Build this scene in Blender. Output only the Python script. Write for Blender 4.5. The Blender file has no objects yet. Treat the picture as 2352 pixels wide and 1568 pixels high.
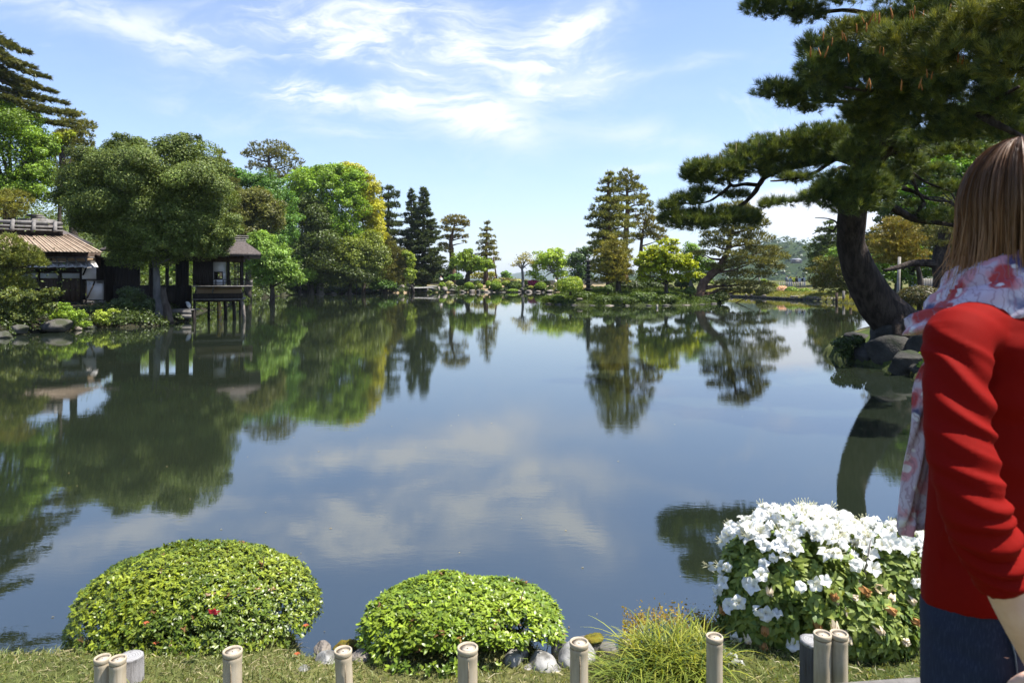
import bpy, math, random
import numpy as np
from mathutils import Vector, Matrix

# ------------------------------------------------------------------ frame of reference
F0, U0, V0 = 1568.0, 1176.0, 640.0      # focal length and horizon point in picture units (2352 wide)
EYE = 1.90                               # camera above the pond surface (z = 0)
GZ = 0.53                                # lawn of the near bank
SC = bpy.context.scene
COL = SC.collection
PI = math.pi

cam_d = bpy.data.cameras.new('camera')
cam = bpy.data.objects.new('camera', cam_d)
COL.objects.link(cam)
cam.location = (0, 0, EYE)
cam.rotation_euler = (math.radians(90), 0, 0)
cam_d.sensor_width = 36.0
cam_d.lens = 24.0
cam_d.shift_y = -144.0 / 2352.0
cam_d.clip_start = 0.05
cam_d.clip_end = 20000
cam_d.dof.use_dof = True
cam_d.dof.focus_distance = 12.0
cam_d.dof.aperture_fstop = 9.0
SC.camera = cam

# ------------------------------------------------------------------ sun, sky, exposure
SUN_DIR = Vector((0.55, -0.05, 1.08)).normalized()     # towards the sun
sun_el = math.asin(SUN_DIR.z)
sun_az = math.atan2(SUN_DIR.x, SUN_DIR.y)
sd = bpy.data.lights.new('sun', 'SUN')
sd.energy = 4.5
sd.angle = math.radians(0.55)
sd.color = (1.0, 0.955, 0.88)
sun = bpy.data.objects.new('sun', sd)
COL.objects.link(sun)
sun.rotation_euler = SUN_DIR.to_track_quat('Z', 'Y').to_euler()

SC.view_settings.view_transform = 'Standard'
SC.view_settings.look = 'None'
SC.view_settings.exposure = 1.24
SC.view_settings.gamma = 1.0
SC.view_settings.use_curve_mapping = False
SC.render.engine = 'CYCLES'
cy = SC.cycles
cy.use_denoising = True
cy.max_bounces = 7
cy.diffuse_bounces = 3
cy.glossy_bounces = 3
cy.transmission_bounces = 4
cy.transparent_max_bounces = 6
cy.volume_bounces = 0
cy.caustics_reflective = False
cy.caustics_refractive = False
cy.sample_clamp_indirect = 6.0


class NT:
    """small helper round a node tree"""
    def __init__(s, tree):
        s.t = tree
        tree.nodes.clear()

    def n(s, kind, **kw):
        nd = s.t.nodes.new(kind)
        for k, v in kw.items():
            setattr(nd, k, v)
        return nd

    def put(s, sock, v):
        if hasattr(v, 'is_output') or hasattr(v, 'links'):
            s.t.links.new(v, sock)
        else:
            sock.default_value = v

    def m(s, op, a, b=0.0, c=0.0, clamp=False):
        nd = s.n('ShaderNodeMath', operation=op, use_clamp=clamp)
        s.put(nd.inputs[0], a)
        s.put(nd.inputs[1], b)
        s.put(nd.inputs[2], c)
        return nd.outputs[0]

    def step(s, x, lo, hi):
        nd = s.n('ShaderNodeMapRange', interpolation_type='SMOOTHSTEP')
        s.put(nd.inputs['Value'], x)
        s.put(nd.inputs['From Min'], lo)
        s.put(nd.inputs['From Max'], hi)
        return nd.outputs['Result']

    def mix(s, fac, a, b, blend='MIX'):
        nd = s.n('ShaderNodeMix', data_type='RGBA', blend_type=blend)
        s.put(nd.inputs[0], fac)
        s.put(nd.inputs[6], a)
        s.put(nd.inputs[7], b)
        return nd.outputs[2]

    def noise(s, vec, scale, detail=4.0, rough=0.55, dist=0.0, col=False):
        nd = s.n('ShaderNodeTexNoise')
        if vec is not None:
            s.put(nd.inputs['Vector'], vec)
        s.put(nd.inputs['Scale'], scale)
        s.put(nd.inputs['Detail'], detail)
        s.put(nd.inputs['Roughness'], rough)
        s.put(nd.inputs['Distortion'], dist)
        return nd.outputs['Color' if col else 'Fac']

    def xyz(s, x, y, z=0.0):
        nd = s.n('ShaderNodeCombineXYZ')
        s.put(nd.inputs[0], x)
        s.put(nd.inputs[1], y)
        s.put(nd.inputs[2], z)
        return nd.outputs[0]

    def map(s, vec, loc=(0, 0, 0), rot=(0, 0, 0), scale=(1, 1, 1)):
        nd = s.n('ShaderNodeMapping')
        s.put(nd.inputs['Vector'], vec)
        nd.inputs['Location'].default_value = loc
        nd.inputs['Rotation'].default_value = rot
        nd.inputs['Scale'].default_value = scale
        return nd.outputs[0]

    def ramp(s, fac, stops):
        nd = s.n('ShaderNodeValToRGB')
        e = nd.color_ramp.elements
        while len(e) < len(stops):
            e.new(0.5)
        for el, (p, c) in zip(e, stops):
            el.position = p
            el.color = (*c, 1) if len(c) == 3 else c
        s.put(nd.inputs[0], fac)
        return nd.outputs['Color']


def c4(c):
    return (c[0], c[1], c[2], 1.0)


world = bpy.data.worlds.new('World')
SC.world = world
world.use_nodes = True
w = NT(world.node_tree)
sky = w.n('ShaderNodeTexSky', sky_type='NISHITA')
sky.sun_disc = False
sky.sun_elevation = sun_el
sky.sun_rotation = sun_az
sky.altitude = 60
sky.air_density = 1.0
sky.dust_density = 0.6
sky.ozone_density = 2.2
tc = w.n('ShaderNodeTexCoord').outputs['Generated']
sep = w.n('ShaderNodeSeparateXYZ')
w.put(sep.inputs[0], tc)
dx, dy, dz = sep.outputs
ady = w.m('MAXIMUM', w.m('ABSOLUTE', dy), 0.12)
pX = w.m('DIVIDE', dx, ady)
pZ = w.m('DIVIDE', w.m('MAXIMUM', dz, 0.0), ady)
P = w.xyz(pX, pZ, dy)
wn = w.n('ShaderNodeVectorMath', operation='SUBTRACT')
w.put(wn.inputs[0], w.noise(P, 2.6, 5, 0.55, col=True))
wn.inputs[1].default_value = (0.5, 0.5, 0.5)
ws = w.n('ShaderNodeVectorMath', operation='SCALE')
w.put(ws.inputs[0], wn.outputs[0])
ws.inputs['Scale'].default_value = 0.16
wa = w.n('ShaderNodeVectorMath', operation='ADD')
w.put(wa.inputs[0], P)
w.put(wa.inputs[1], ws.outputs[0])
PW = wa.outputs[0]
# streaky ice cloud noise, combed in two directions, and soft heaps
st1 = w.noise(w.map(PW, rot=(0, 0, math.radians(-20)), scale=(5.0, 18.0, 2.0)), 1.0, 10, 0.64, 0.9)
st2 = w.noise(w.map(PW, loc=(3, 1, 0), rot=(0, 0, math.radians(32)), scale=(6.5, 19.0, 2.0)), 1.0, 10, 0.64, 0.8)
puff = w.noise(w.map(PW, loc=(1.2, 4.1, 0), scale=(5.5, 9.5, 3.0)), 1.0, 9, 0.6, 0.3)
sepw = w.n('ShaderNodeSeparateXYZ')
wsm = w.n('ShaderNodeVectorMath', operation='SCALE')
w.put(wsm.inputs[0], wn.outputs[0])
wsm.inputs['Scale'].default_value = 0.075
wam = w.n('ShaderNodeVectorMath', operation='ADD')
w.put(wam.inputs[0], P)
w.put(wam.inputs[1], wsm.outputs[0])
w.put(sepw.inputs[0], wam.outputs[0])
qX, qZ = sepw.outputs[0], sepw.outputs[1]
front = w.m('GREATER_THAN', dy, 0.12)


def blob(u, v, ru, rv, ang, gain):
    cx, cz = (u - U0) / F0, (V0 - v) / F0
    a = math.radians(ang)
    ex = w.m('SUBTRACT', qX, cx)
    ez = w.m('SUBTRACT', qZ, cz)
    aa = w.m('DIVIDE', w.m('ADD', w.m('MULTIPLY', ex, math.cos(a)), w.m('MULTIPLY', ez, math.sin(a))), ru / F0)
    bb = w.m('DIVIDE', w.m('SUBTRACT', w.m('MULTIPLY', ez, math.cos(a)), w.m('MULTIPLY', ex, math.sin(a))), rv / F0)
    d = w.m('ADD', w.m('MULTIPLY', aa, aa), w.m('MULTIPLY', bb, bb))
    return w.m('MULTIPLY', w.m('EXPONENT', w.m('MULTIPLY', d, -1.0)), gain)


def total(lst):
    acc = lst[0]
    for b in lst[1:]:
        acc = w.m('ADD', acc, b)
    return acc


cirrus_mask = w.m('MULTIPLY', total([
    blob(800, 85, 270, 60, -10, .95), blob(1150, 115, 210, 56, -12, .85), blob(1320, 62, 100, 70, 28, 1.0), blob(980, 20, 300, 34, -4, .6), blob(930, 150, 220, 24, -10, .5),
    blob(560, 80, 260, 55, 8, 0.62), blob(200, 34, 260, 46, -10, 0.7), blob(690, 215, 175, 36, -12, 1.45),
    blob(915, 222, 70, 34, -30, 1.0), blob(1090, 272, 115, 46, -22, 1.6), blob(1310, 198, 110, 36, 6, 1.45),
    blob(430, 255, 95, 26, -14, 0.45), blob(760, 300, 160, 26, -6, 0.35), blob(1590, 160, 90, 16, 12, 0.4),
    blob(1500, 320, 200, 30, -6, 0.35), blob(1080, 200, 420, 150, -10, 0.16), blob(1480, 392, 90, 14, 4, 0.5)]), front)
strk = w.m('ADD', w.m('MULTIPLY', st1, 0.6), w.m('MULTIPLY', st2, 0.4))
wisp = w.step(strk, 0.42, 0.62)
soft = w.step(w.noise(w.map(PW, loc=(7, 2, 0), scale=(3.2, 5.5, 2)), 1.0, 7, 0.6, 0.5), 0.30, 0.66)
cir = w.m('MULTIPLY', w.m('MULTIPLY', cirrus_mask, 1.12), w.m('ADD', w.m('ADD', w.m('MULTIPLY', wisp, 0.82), 0.04), w.m('MULTIPLY', soft, 0.30)), clamp=True)
cir = w.m('POWER', cir, 1.05)
# the same thin cloud all round the sky
dome = w.step(w.noise(w.map(tc, scale=(1.2, 1.2, 2.6)), 1.6, 6, 0.55, 0.4), 0.50, 0.80)
cir_all = w.m('MULTIPLY', w.m('MULTIPLY', dome, w.step(strk, 0.42, 0.72)), 0.55)
# heaped cloud low over the far hills
cum_mask = w.m('MULTIPLY', total([
    blob(1850, 500, 130, 52, 0, 1.0), blob(1790, 455, 50, 26, 10, 0.7), blob(1960, 470, 150, 60, 0, 0.8),
    blob(1560, 490, 110, 30, 0, 0.8), blob(1250, 520, 240, 36, 0, 0.42), blob(1220, 590, 260, 30, 0, 0.35),
    blob(2300, 520, 300, 90, 0, 0.7)]), front)
cum = w.step(w.m('ADD', w.m('MULTIPLY', puff, 1.0), w.m('MULTIPLY', cum_mask, 0.34)), 0.60, 0.88)
cloud = w.m('MAXIMUM', w.m('MAXIMUM', cir, cir_all), w.m('MULTIPLY', cum, 0.95), clamp=True)
cloud = w.m('MULTIPLY', cloud, w.step(dz, 0.0, 0.03), clamp=True)
hazy = w.m('EXPONENT', w.m('MULTIPLY', w.m('MAXIMUM', dz, 0.0), -5.5))
base_sky = w.mix(w.m('MULTIPLY', hazy, 0.50), w.mix(1.0, sky.outputs[0], (0.80, 0.79, 0.86, 1), 'MULTIPLY'), (2.3, 2.75, 3.55, 1))
skyc = w.mix(w.m('MULTIPLY', cloud, 0.93), base_sky, (3.85, 4.05, 4.4, 1))
bg = w.n('ShaderNodeBackground')
w.put(bg.inputs['Color'], skyc)
bg.inputs['Strength'].default_value = 0.12
wo = w.n('ShaderNodeOutputWorld')
w.put(wo.inputs['Surface'], bg.outputs[0])


# ------------------------------------------------------------------ geometry helpers
def W(u, v, D):
    return np.array([(u - U0) / F0 * D, D, EYE + (V0 - v) / F0 * D])


def X(u, D):
    return (u - U0) / F0 * D


def nrm(a):
    a = np.asarray(a, float)
    return a / np.maximum(np.linalg.norm(a, axis=-1, keepdims=True), 1e-9)


BASE = {}


def link(o, parent=None):
    COL.objects.link(o)
    if parent is not None:
        o.parent = parent
        BASE[o.name] = BASE[parent.name]
    return o


def tag(o, label=None, cat=None, group=None, kind=None):
    if label: o['label'] = label
    if cat: o['category'] = cat
    if group: o['group'] = group
    if kind: o['kind'] = kind
    return o


def thing(name, loc, label, cat, group=None):
    o = bpy.data.objects.new(name, None)
    o.empty_display_size = 0.1
    o.location = loc
    COL.objects.link(o)
    BASE[o.name] = np.array(loc, float)
    return tag(o, label, cat, group)


def mesh(name, V, T=None, Q=None, mat=None, col=None, smooth=False):
    """numpy verts + triangles + quads -> mesh data"""
    me = bpy.data.meshes.new(name)
    V = np.asarray(V, np.float32).reshape(-1, 3)
    me.vertices.add(len(V))
    me.vertices.foreach_set('co', V.ravel())
    idx, tot = [], []
    if T is not None and len(T):
        T = np.asarray(T, np.int32)
        idx.append(T.ravel()); tot.append(np.full(len(T), 3, np.int32))
    if Q is not None and len(Q):
        Q = np.asarray(Q, np.int32)
        idx.append(Q.ravel()); tot.append(np.full(len(Q), 4, np.int32))
    idx = np.concatenate(idx); tot = np.concatenate(tot)
    me.loops.add(len(idx))
    me.loops.foreach_set('vertex_index', idx)
    me.polygons.add(len(tot))
    me.polygons.foreach_set('loop_start', np.concatenate([[0], np.cumsum(tot)[:-1]]).astype(np.int32))
    me.update(calc_edges=True)
    if smooth:
        me.polygons.foreach_set('use_smooth', np.ones(len(tot), bool))
    if col is not None:
        ca = me.color_attributes.new('Col', 'FLOAT_COLOR', 'POINT')
        c = np.ones((len(V), 4), np.float32)
        c[:, :3] = col
        ca.data.foreach_set('color', c.ravel())
    if mat is not None:
        me.materials.append(mat)
    return me


def part(name, parent, V, T=None, Q=None, mat=None, col=None, smooth=False, kind=None):
    """mesh object; V in world coordinates"""
    V = np.asarray(V, float).reshape(-1, 3)
    if parent is not None:
        V = V - BASE[parent.name]
    o = bpy.data.objects.new(name, mesh(name, V, T, Q, mat, col, smooth))
    link(o, parent)
    if parent is None:
        BASE[o.name] = np.zeros(3)
    if kind: o['kind'] = kind
    return o


def solo(name, loc, V, T=None, Q=None, mat=None, label=None, cat=None, group=None, smooth=False, col=None, kind=None):
    """top-level thing that is one mesh, origin at loc"""
    loc = np.array(loc, float)
    o = bpy.data.objects.new(name, mesh(name, np.asarray(V, float).reshape(-1, 3) - loc, T, Q, mat, col, smooth))
    o.location = loc
    COL.objects.link(o)
    BASE[o.name] = loc
    return tag(o, label, cat, group, kind)


class G:
    """collects shapes"""
    def __init__(s):
        s.V, s.T, s.Q, s.C, s.n = [], [], [], [], 0

    def add(s, V, T=None, Q=None, C=None):
        V = np.asarray(V, float).reshape(-1, 3)
        if T is not None and len(T): s.T.append(np.asarray(T, int) + s.n)
        if Q is not None and len(Q): s.Q.append(np.asarray(Q, int) + s.n)
        s.V.append(V)
        if C is not None: s.C.append(np.broadcast_to(np.asarray(C, float), V.shape))
        s.n += len(V)
        return s

    def box(s, c, d, ax=None):
        c = np.asarray(c, float); h = np.asarray(d, float) / 2
        ax = np.eye(3) if ax is None else np.asarray(ax, float)
        sg = np.array([[-1, -1, -1], [1, -1, -1], [1, 1, -1], [-1, 1, -1], [-1, -1, 1], [1, -1, 1], [1, 1, 1], [-1, 1, 1]])
        V = c + (sg * h) @ ax
        return s.add(V, Q=[[0, 3, 2, 1], [4, 5, 6, 7], [0, 1, 5, 4], [1, 2, 6, 5], [2, 3, 7, 6], [3, 0, 4, 7]])

    def bar(s, p, q, a, b, up=(0, 0, 1)):
        p = np.asarray(p, float); q = np.asarray(q, float)
        d = q - p; L = np.linalg.norm(d); x = d / L
        y = np.cross(up, x)
        if np.linalg.norm(y) < 1e-4: y = np.cross((0, 1, 0), x)
        y = nrm(y); z = np.cross(x, y)
        return s.box((p + q) / 2, (L, a, b), np.stack([x, y, z]))

    def tube(s, pts, rad, k=8, smooth=0, wob=0.0, rng=None, cap=True):
        pts = np.asarray(pts, float); rad = np.asarray(rad, float)
        if rad.ndim == 0: rad = np.full(len(pts), float(rad))
        if smooth and len(pts) > 2: pts, rad = curve(pts, rad, smooth)
        n = len(pts)
        tg = nrm(np.gradient(pts, axis=0))
        ref = np.array([0.13, 0.31, 0.94]) if abs(tg[0][2]) < 0.8 else np.array([1.0, 0.1, 0.0])
        V = []
        a = np.arange(k) * 2 * PI / k
        b1 = nrm(np.cross(tg[0], ref))
        for i in range(n):
            b1 = nrm(b1 - tg[i] * np.dot(b1, tg[i]))
            b2 = np.cross(tg[i], b1)
            r = rad[i] * (1 + (rng.normal(0, wob, k) if wob else 0))
            V.append(pts[i] + (np.cos(a) * r)[:, None] * b1 + (np.sin(a) * r)[:, None] * b2)
        V = np.concatenate(V)
        i0 = np.arange(n - 1)[:, None] * k
        j = np.arange(k)[None]
        Q = np.stack([i0 + j, i0 + (j + 1) % k, i0 + k + (j + 1) % k, i0 + k + j], -1).reshape(-1, 4)
        T = []
        if cap:
            V = np.concatenate([V, pts[:1], pts[-1:]])
            for j in range(k):
                T.append([n * k, (j + 1) % k, j])
                T.append([n * k + 1, (n - 1) * k + j, (n - 1) * k + (j + 1) % k])
        return s.add(V, T=T, Q=Q)

    def rings(s, R, cap=True):
        """list of (k,3) rings -> skin"""
        k = len(R[0]); n = len(R)
        V = np.concatenate(R)
        i0 = np.arange(n - 1)[:, None] * k
        j = np.arange(k)[None]
        Q = np.stack([i0 + j, i0 + (j + 1) % k, i0 + k + (j + 1) % k, i0 + k + j], -1).reshape(-1, 4)
        T = []
        if cap:
            V = np.concatenate([V, R[0].mean(0)[None], R[-1].mean(0)[None]])
            for j in range(k):
                T.append([n * k, (j + 1) % k, j])
                T.append([n * k + 1, (n - 1) * k + j, (n - 1) * k + (j + 1) % k])
        return s.add(V, T=T, Q=Q)

    def grid(s, A, C=None):
        """A (n,m,3) sheet"""
        n, m = A.shape[:2]
        i = np.arange(n - 1)[:, None] * m
        j = np.arange(m - 1)[None]
        Q = np.stack([i + j, i + j + 1, i + m + j + 1, i + m + j], -1).reshape(-1, 4)
        return s.add(A.reshape(-1, 3), Q=Q, C=None if C is None else C.reshape(-1, 3))

    def out(s):
        V = np.concatenate(s.V)
        T = np.concatenate(s.T) if s.T else None
        Q = np.concatenate(s.Q) if s.Q else None
        C = np.concatenate(s.C) if s.C else None
        return V, T, Q, C

    def part(s, name, parent, mat, smooth=False, kind=None):
        V, T, Q, C = s.out()
        return part(name, parent, V, T, Q, mat, C, smooth, kind)

    def solo(s, name, loc, mat, label, cat, group=None, smooth=False, kind=None):
        V, T, Q, C = s.out()
        return solo(name, loc, V, T, Q, mat, label, cat, group, smooth, C, kind)


def curve(pts, rad, sub):
    """Catmull-Rom resampling of a path with radii"""
    A = np.column_stack([pts, rad])
    A = np.vstack([2 * A[0] - A[1], A, 2 * A[-1] - A[-2]])
    o = []
    for i in range(1, len(A) - 2):
        for t in np.arange(sub) / sub:
            a, b, c, d = A[i - 1:i + 3]
            o.append(0.5 * (2 * b + (c - a) * t + (2 * a - 5 * b + 4 * c - d) * t * t + (3 * b - a - 3 * c + d) * t ** 3))
    o.append(A[-2])
    o = np.array(o)
    return o[:, :3], np.maximum(o[:, 3], 1e-4)


def fbm(Pn, seed, octs=4, f=1.0):
    """cheap smooth noise on points from summed sines"""
    r = np.random.default_rng(seed)
    s = np.zeros(len(Pn)); a = 1.0
    for o in range(octs):
        for _ in range(3):
            k = r.normal(0, 1, 3) * f
            s += a * np.sin(Pn @ k + r.uniform(0, 6.28))
        a *= 0.55; f *= 1.9
    return s / 3


# ------------------------------------------------------------------ materials
def mat(name, build):
    m = bpy.data.materials.new(name)
    m.use_nodes = True
    t = NT(m.node_tree)
    sh = build(t)
    o = t.n('ShaderNodeOutputMaterial')
    t.put(o.inputs['Surface'], sh)
    return m


def pbsdf(t, col, rough=0.6, spec=0.3, normal=None, metal=0.0):
    b = t.n('ShaderNodeBsdfPrincipled')
    t.put(b.inputs['Base Color'], col)
    t.put(b.inputs['Roughness'], rough)
    b.inputs['Specular IOR Level'].default_value = spec
    b.inputs['Metallic'].default_value = metal
    if normal is not None: t.put(b.inputs['Normal'], normal)
    return b.outputs[0]


def bump(t, h, strength=0.4, dist=0.02):
    b = t.n('ShaderNodeBump')
    b.inputs['Strength'].default_value = strength
    b.inputs['Distance'].default_value = dist
    t.put(b.inputs['Height'], h)
    return b.outputs[0]


def opos(t):
    return t.n('ShaderNodeTexCoord').outputs['Object']


def gpos(t):
    return t.n('ShaderNodeNewGeometry').outputs['Position']


def foliage(name, trans=0.3, rough=0.45, spec=0.35, warm=(1.25, 1.15, 0.55), rnd=False, base=None):
    def b(t):
        if base is None:
            col = t.n('ShaderNodeAttribute', attribute_name='Col').outputs['Color']
        else:
            col = c4(base)
        if rnd:
            r = t.n('ShaderNodeObjectInfo').outputs['Random']
            hs = t.n('ShaderNodeHueSaturation')
            t.put(hs.inputs['Color'], col)
            t.put(hs.inputs['Value'], t.m('ADD', t.m('MULTIPLY', r, 0.7), 0.65))
            t.put(hs.inputs['Hue'], t.m('ADD', t.m('MULTIPLY', t.m('FRACT', t.m('MULTIPLY', r, 17.0)), 0.03), 0.485))
            col = hs.outputs[0]
        p = pbsdf(t, col, rough, spec)
        tr = t.n('ShaderNodeBsdfTranslucent')
        t.put(tr.inputs['Color'], t.mix(1.0, col, c4(warm), 'MULTIPLY'))
        mx = t.n('ShaderNodeMixShader')
        mx.inputs[0].default_value = trans
        t.t.links.new(p, mx.inputs[1])
        t.t.links.new(tr.outputs[0], mx.inputs[2])
        return mx.outputs[0]
    return mat(name, b)


def plain(name, c1, c2=None, scale=6.0, rough=0.7, spec=0.25, bmp=0.3, stretch=(1, 1, 1), bd=0.01, c3=None):
    def b(t):
        p = t.map(opos(t), scale=stretch)
        n1 = t.noise(p, scale, 6, 0.6)
        col = c4(c1)
        if c2 is not None:
            col = t.mix(t.step(n1, 0.35, 0.65), c4(c1), c4(c2))
        if c3 is not None:
            col = t.mix(t.step(t.noise(t.map(p, loc=(5, 3, 1)), scale * 0.6, 5, 0.65), 0.52, 0.68), col, c4(c3))
        nm = bump(t, t.noise(p, scale * 3, 6, 0.65), bmp, bd) if bmp else None
        return pbsdf(t, col, rough, spec, nm)
    return mat(name, b)


M_LEAF = foliage('leaf', 0.40)
M_GLOSS = foliage('glossy_leaf', 0.24, 0.36, 0.42)
M_EVERG = foliage('evergreen_leaf', 0.24, 0.5, 0.25)
M_NEEDLE = foliage('needle', 0.24, 0.5, 0.3)
M_BARK = plain('bark', (0.045, 0.035, 0.027), (0.09, 0.075, 0.06), 5, 0.9, 0.1, 0.7, (1, 1, 0.3), 0.05)
M_PINEBARK = plain('pine_bark', (0.028, 0.022, 0.018), (0.075, 0.058, 0.048), 9, 0.92, 0.1, 1.0, (1, 1, 0.25), 0.06)
M_PALEBARK = plain('pale_bark', (0.22, 0.20, 0.17), (0.34, 0.32, 0.28), 4, 0.9, 0.1, 0.4)
M_REDBARK = plain('red_bark', (0.09, 0.055, 0.035), (0.16, 0.10, 0.07), 3, 0.9, 0.1, 0.4)
M_ROCK = plain('rock', (0.06, 0.057, 0.05), (0.13, 0.12, 0.105), 2.2, 0.9, 0.15, 0.8, (1, 1, 1), 0.06, (0.055, 0.06, 0.035))
M_SHORE = plain('shore_rock', (0.15, 0.13, 0.11), (0.26, 0.225, 0.19), 2.0, 0.9, 0.15, 0.8, (1, 1, 1), 0.08, (0.10, 0.09, 0.07))
M_STONE = plain('pale_stone', (0.22, 0.215, 0.20), (0.33, 0.32, 0.30), 14, 0.9, 0.15, 0.7, (1, 1, 1), 0.006, (0.10, 0.095, 0.085))
M_DARKROCK = plain('dark_rock', (0.032, 0.031, 0.028), (0.065, 0.061, 0.054), 1.6, 0.92, 0.15, 0.9, (1, 1, 1), 0.08, (0.03, 0.04, 0.018))
M_DARKWOOD = plain('dark_timber', (0.018, 0.015, 0.013), (0.034, 0.028, 0.024), 6, 0.75, 0.2, 0.3, (1, 1, 0.2))
M_GREYWOOD = plain('grey_timber', (0.12, 0.112, 0.102), (0.20, 0.185, 0.17), 8, 0.85, 0.15, 0.5, (1, 1, 0.2))
M_BROWNWOOD = plain('brown_timber', (0.05, 0.035, 0.026), (0.085, 0.06, 0.045), 8, 0.8, 0.15, 0.4, (1, 1, 0.15))
M_PLASTER = plain('white_plaster', (0.78, 0.76, 0.76), (0.72, 0.69, 0.69), 1.2, 0.85, 0.15, 0.1)
M_TANWALL = plain('tan_plaster', (0.30, 0.21, 0.13), (0.36, 0.26, 0.16), 1.5, 0.85, 0.15, 0.1)

# ------------------------------------------------------------------ pond outline and ground
POND = np.array([
    (-14, 3.3), (-9, 3.0), (-6, 2.82), (-2.2, 2.66), (-1.72, 2.64), (-1.58, 3.02), (-.86, 3.02), (-.76, 2.64), (-.62, 2.62), (-.5, 2.86), (.12, 2.86), (.2, 2.63), (0.35, 2.66), (0.85, 2.78), (1.3, 3.0), (1.9, 3.45),
    (2.8, 4.2), (4.2, 5.6), (6.0, 8.6), (7.2, 12.0), (7.87, 13.5), (7.75, 15.3), (7.75, 17.0), (9.2, 19.6), (12.0, 22), (15.6, 28.4),
    (20.3, 37), (26.0, 49.6), (26.2, 55.5), (24.6, 66), (23.7, 71), (23.0, 78), (21, 87), (13.3, 93), (3.9, 96), (-4.7, 96), (-10.6, 94.5),
    (-14, 92), (-17.5, 90), (-21.5, 85), (-25, 83), (-26, 76), (-24, 65), (-22.4, 57), (-20.1, 48), (-18, 40), (-16.0, 34), (-14.7, 29.8),
    (-14.2, 27.6), (-14.9, 26.6), (-15.9, 26.4), (-16.3, 25.5), (-16.6, 24.2), (-16.9, 22.2), (-15.7, 18.6), (-14.6, 14.2), (-15, 9)])
ISLE = np.array([(2.3, 52), (3.0, 50.2), (4.2, 49.0), (6.6, 48.2), (9.6, 48.0), (12.6, 49.0), (14.9, 51.4), (16.8, 54.5), (19.0, 60), (19.6, 65),
                 (16, 69), (10, 69.5), (5, 66), (2.4, 58)])


def sdist(x, y, poly):
    """signed distance, positive inside"""
    x = np.asarray(x, float); y = np.asarray(y, float)
    d = np.full(x.shape, 1e9); inside = np.zeros(x.shape, bool)
    n = len(poly)
    for i in range(n):
        ax, ay = poly[i]; bx, by = poly[(i + 1) % n]
        ex, ey = bx - ax, by - ay
        t = np.clip(((x - ax) * ex + (y - ay) * ey) / (ex * ex + ey * ey), 0, 1)
        d = np.minimum(d, np.hypot(x - ax - t * ex, y - ay - t * ey))
        c = ((ay > y) != (by > y)) & (x < (bx - ax) * (y - ay) / (by - ay + 1e-12) + ax)
        inside ^= c
    return np.where(inside, d, -d)


def smooth01(t):
    t = np.clip(t, 0, 1)
    return t * t * (3 - 2 * t)


def ground(x, y):
    x = np.asarray(x, float); y = np.asarray(y, float)
    dp = sdist(x, y, POND)              # + in the water
    di = sdist(x, y, ISLE)              # + on the island
    near = smooth01((5.5 - y) / 3.0) * (np.abs(x) < 13)
    r = np.hypot(x, y)
    land = -dp
    top = GZ * near + (1 - near) * 0.62
    L = 0.05 * near + (1 - near) * 0.9
    h = top * (1 - np.exp(-np.maximum(land, 0) / L)) + 0.02 * (land > 0)
    h = h + (1 - near) * 0.9 * smooth01((land - 3) / 14)
    h = h + 5.0 * smooth01((-x - 24) / 26) * (y > 12)          # wooded slope on the left
    rk = np.exp(-(((x - 10.5) / 2.6) ** 2 + ((y - 16.2) / 3.2) ** 2))  # knoll under the big pine
    h = h + 0.35 * rk * (land > 0)
    und = 0.05 * np.sin(x * 0.9 + 1.3) * np.cos(y * 0.7) + 0.03 * np.sin(x * 2.3 + y * 1.7)
    h = h + und * smooth01((land - 0.5) / 3) * (1 - near)
    h = h + 0.012 * near * np.sin(x * 5.1) * np.sin(y * 6.3 + 1) * (land > 0.05)
    isl = 1.15 * (1 - np.exp(-np.maximum(di, 0) / 2.6)) + 0.02
    wat = -np.minimum(0.75, np.where(near > 0.4, 0.5 + 0.2 * dp, 0.12 + 0.25 * np.minimum(dp, -di)))
    h = np.where(land > 0, h, np.where(di > 0, isl, wat))
    return h - 14.0 * smooth01((r - 160) / 260)


def gz(x, y):
    return float(ground(np.array([x]), np.array([y]))[0])


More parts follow.
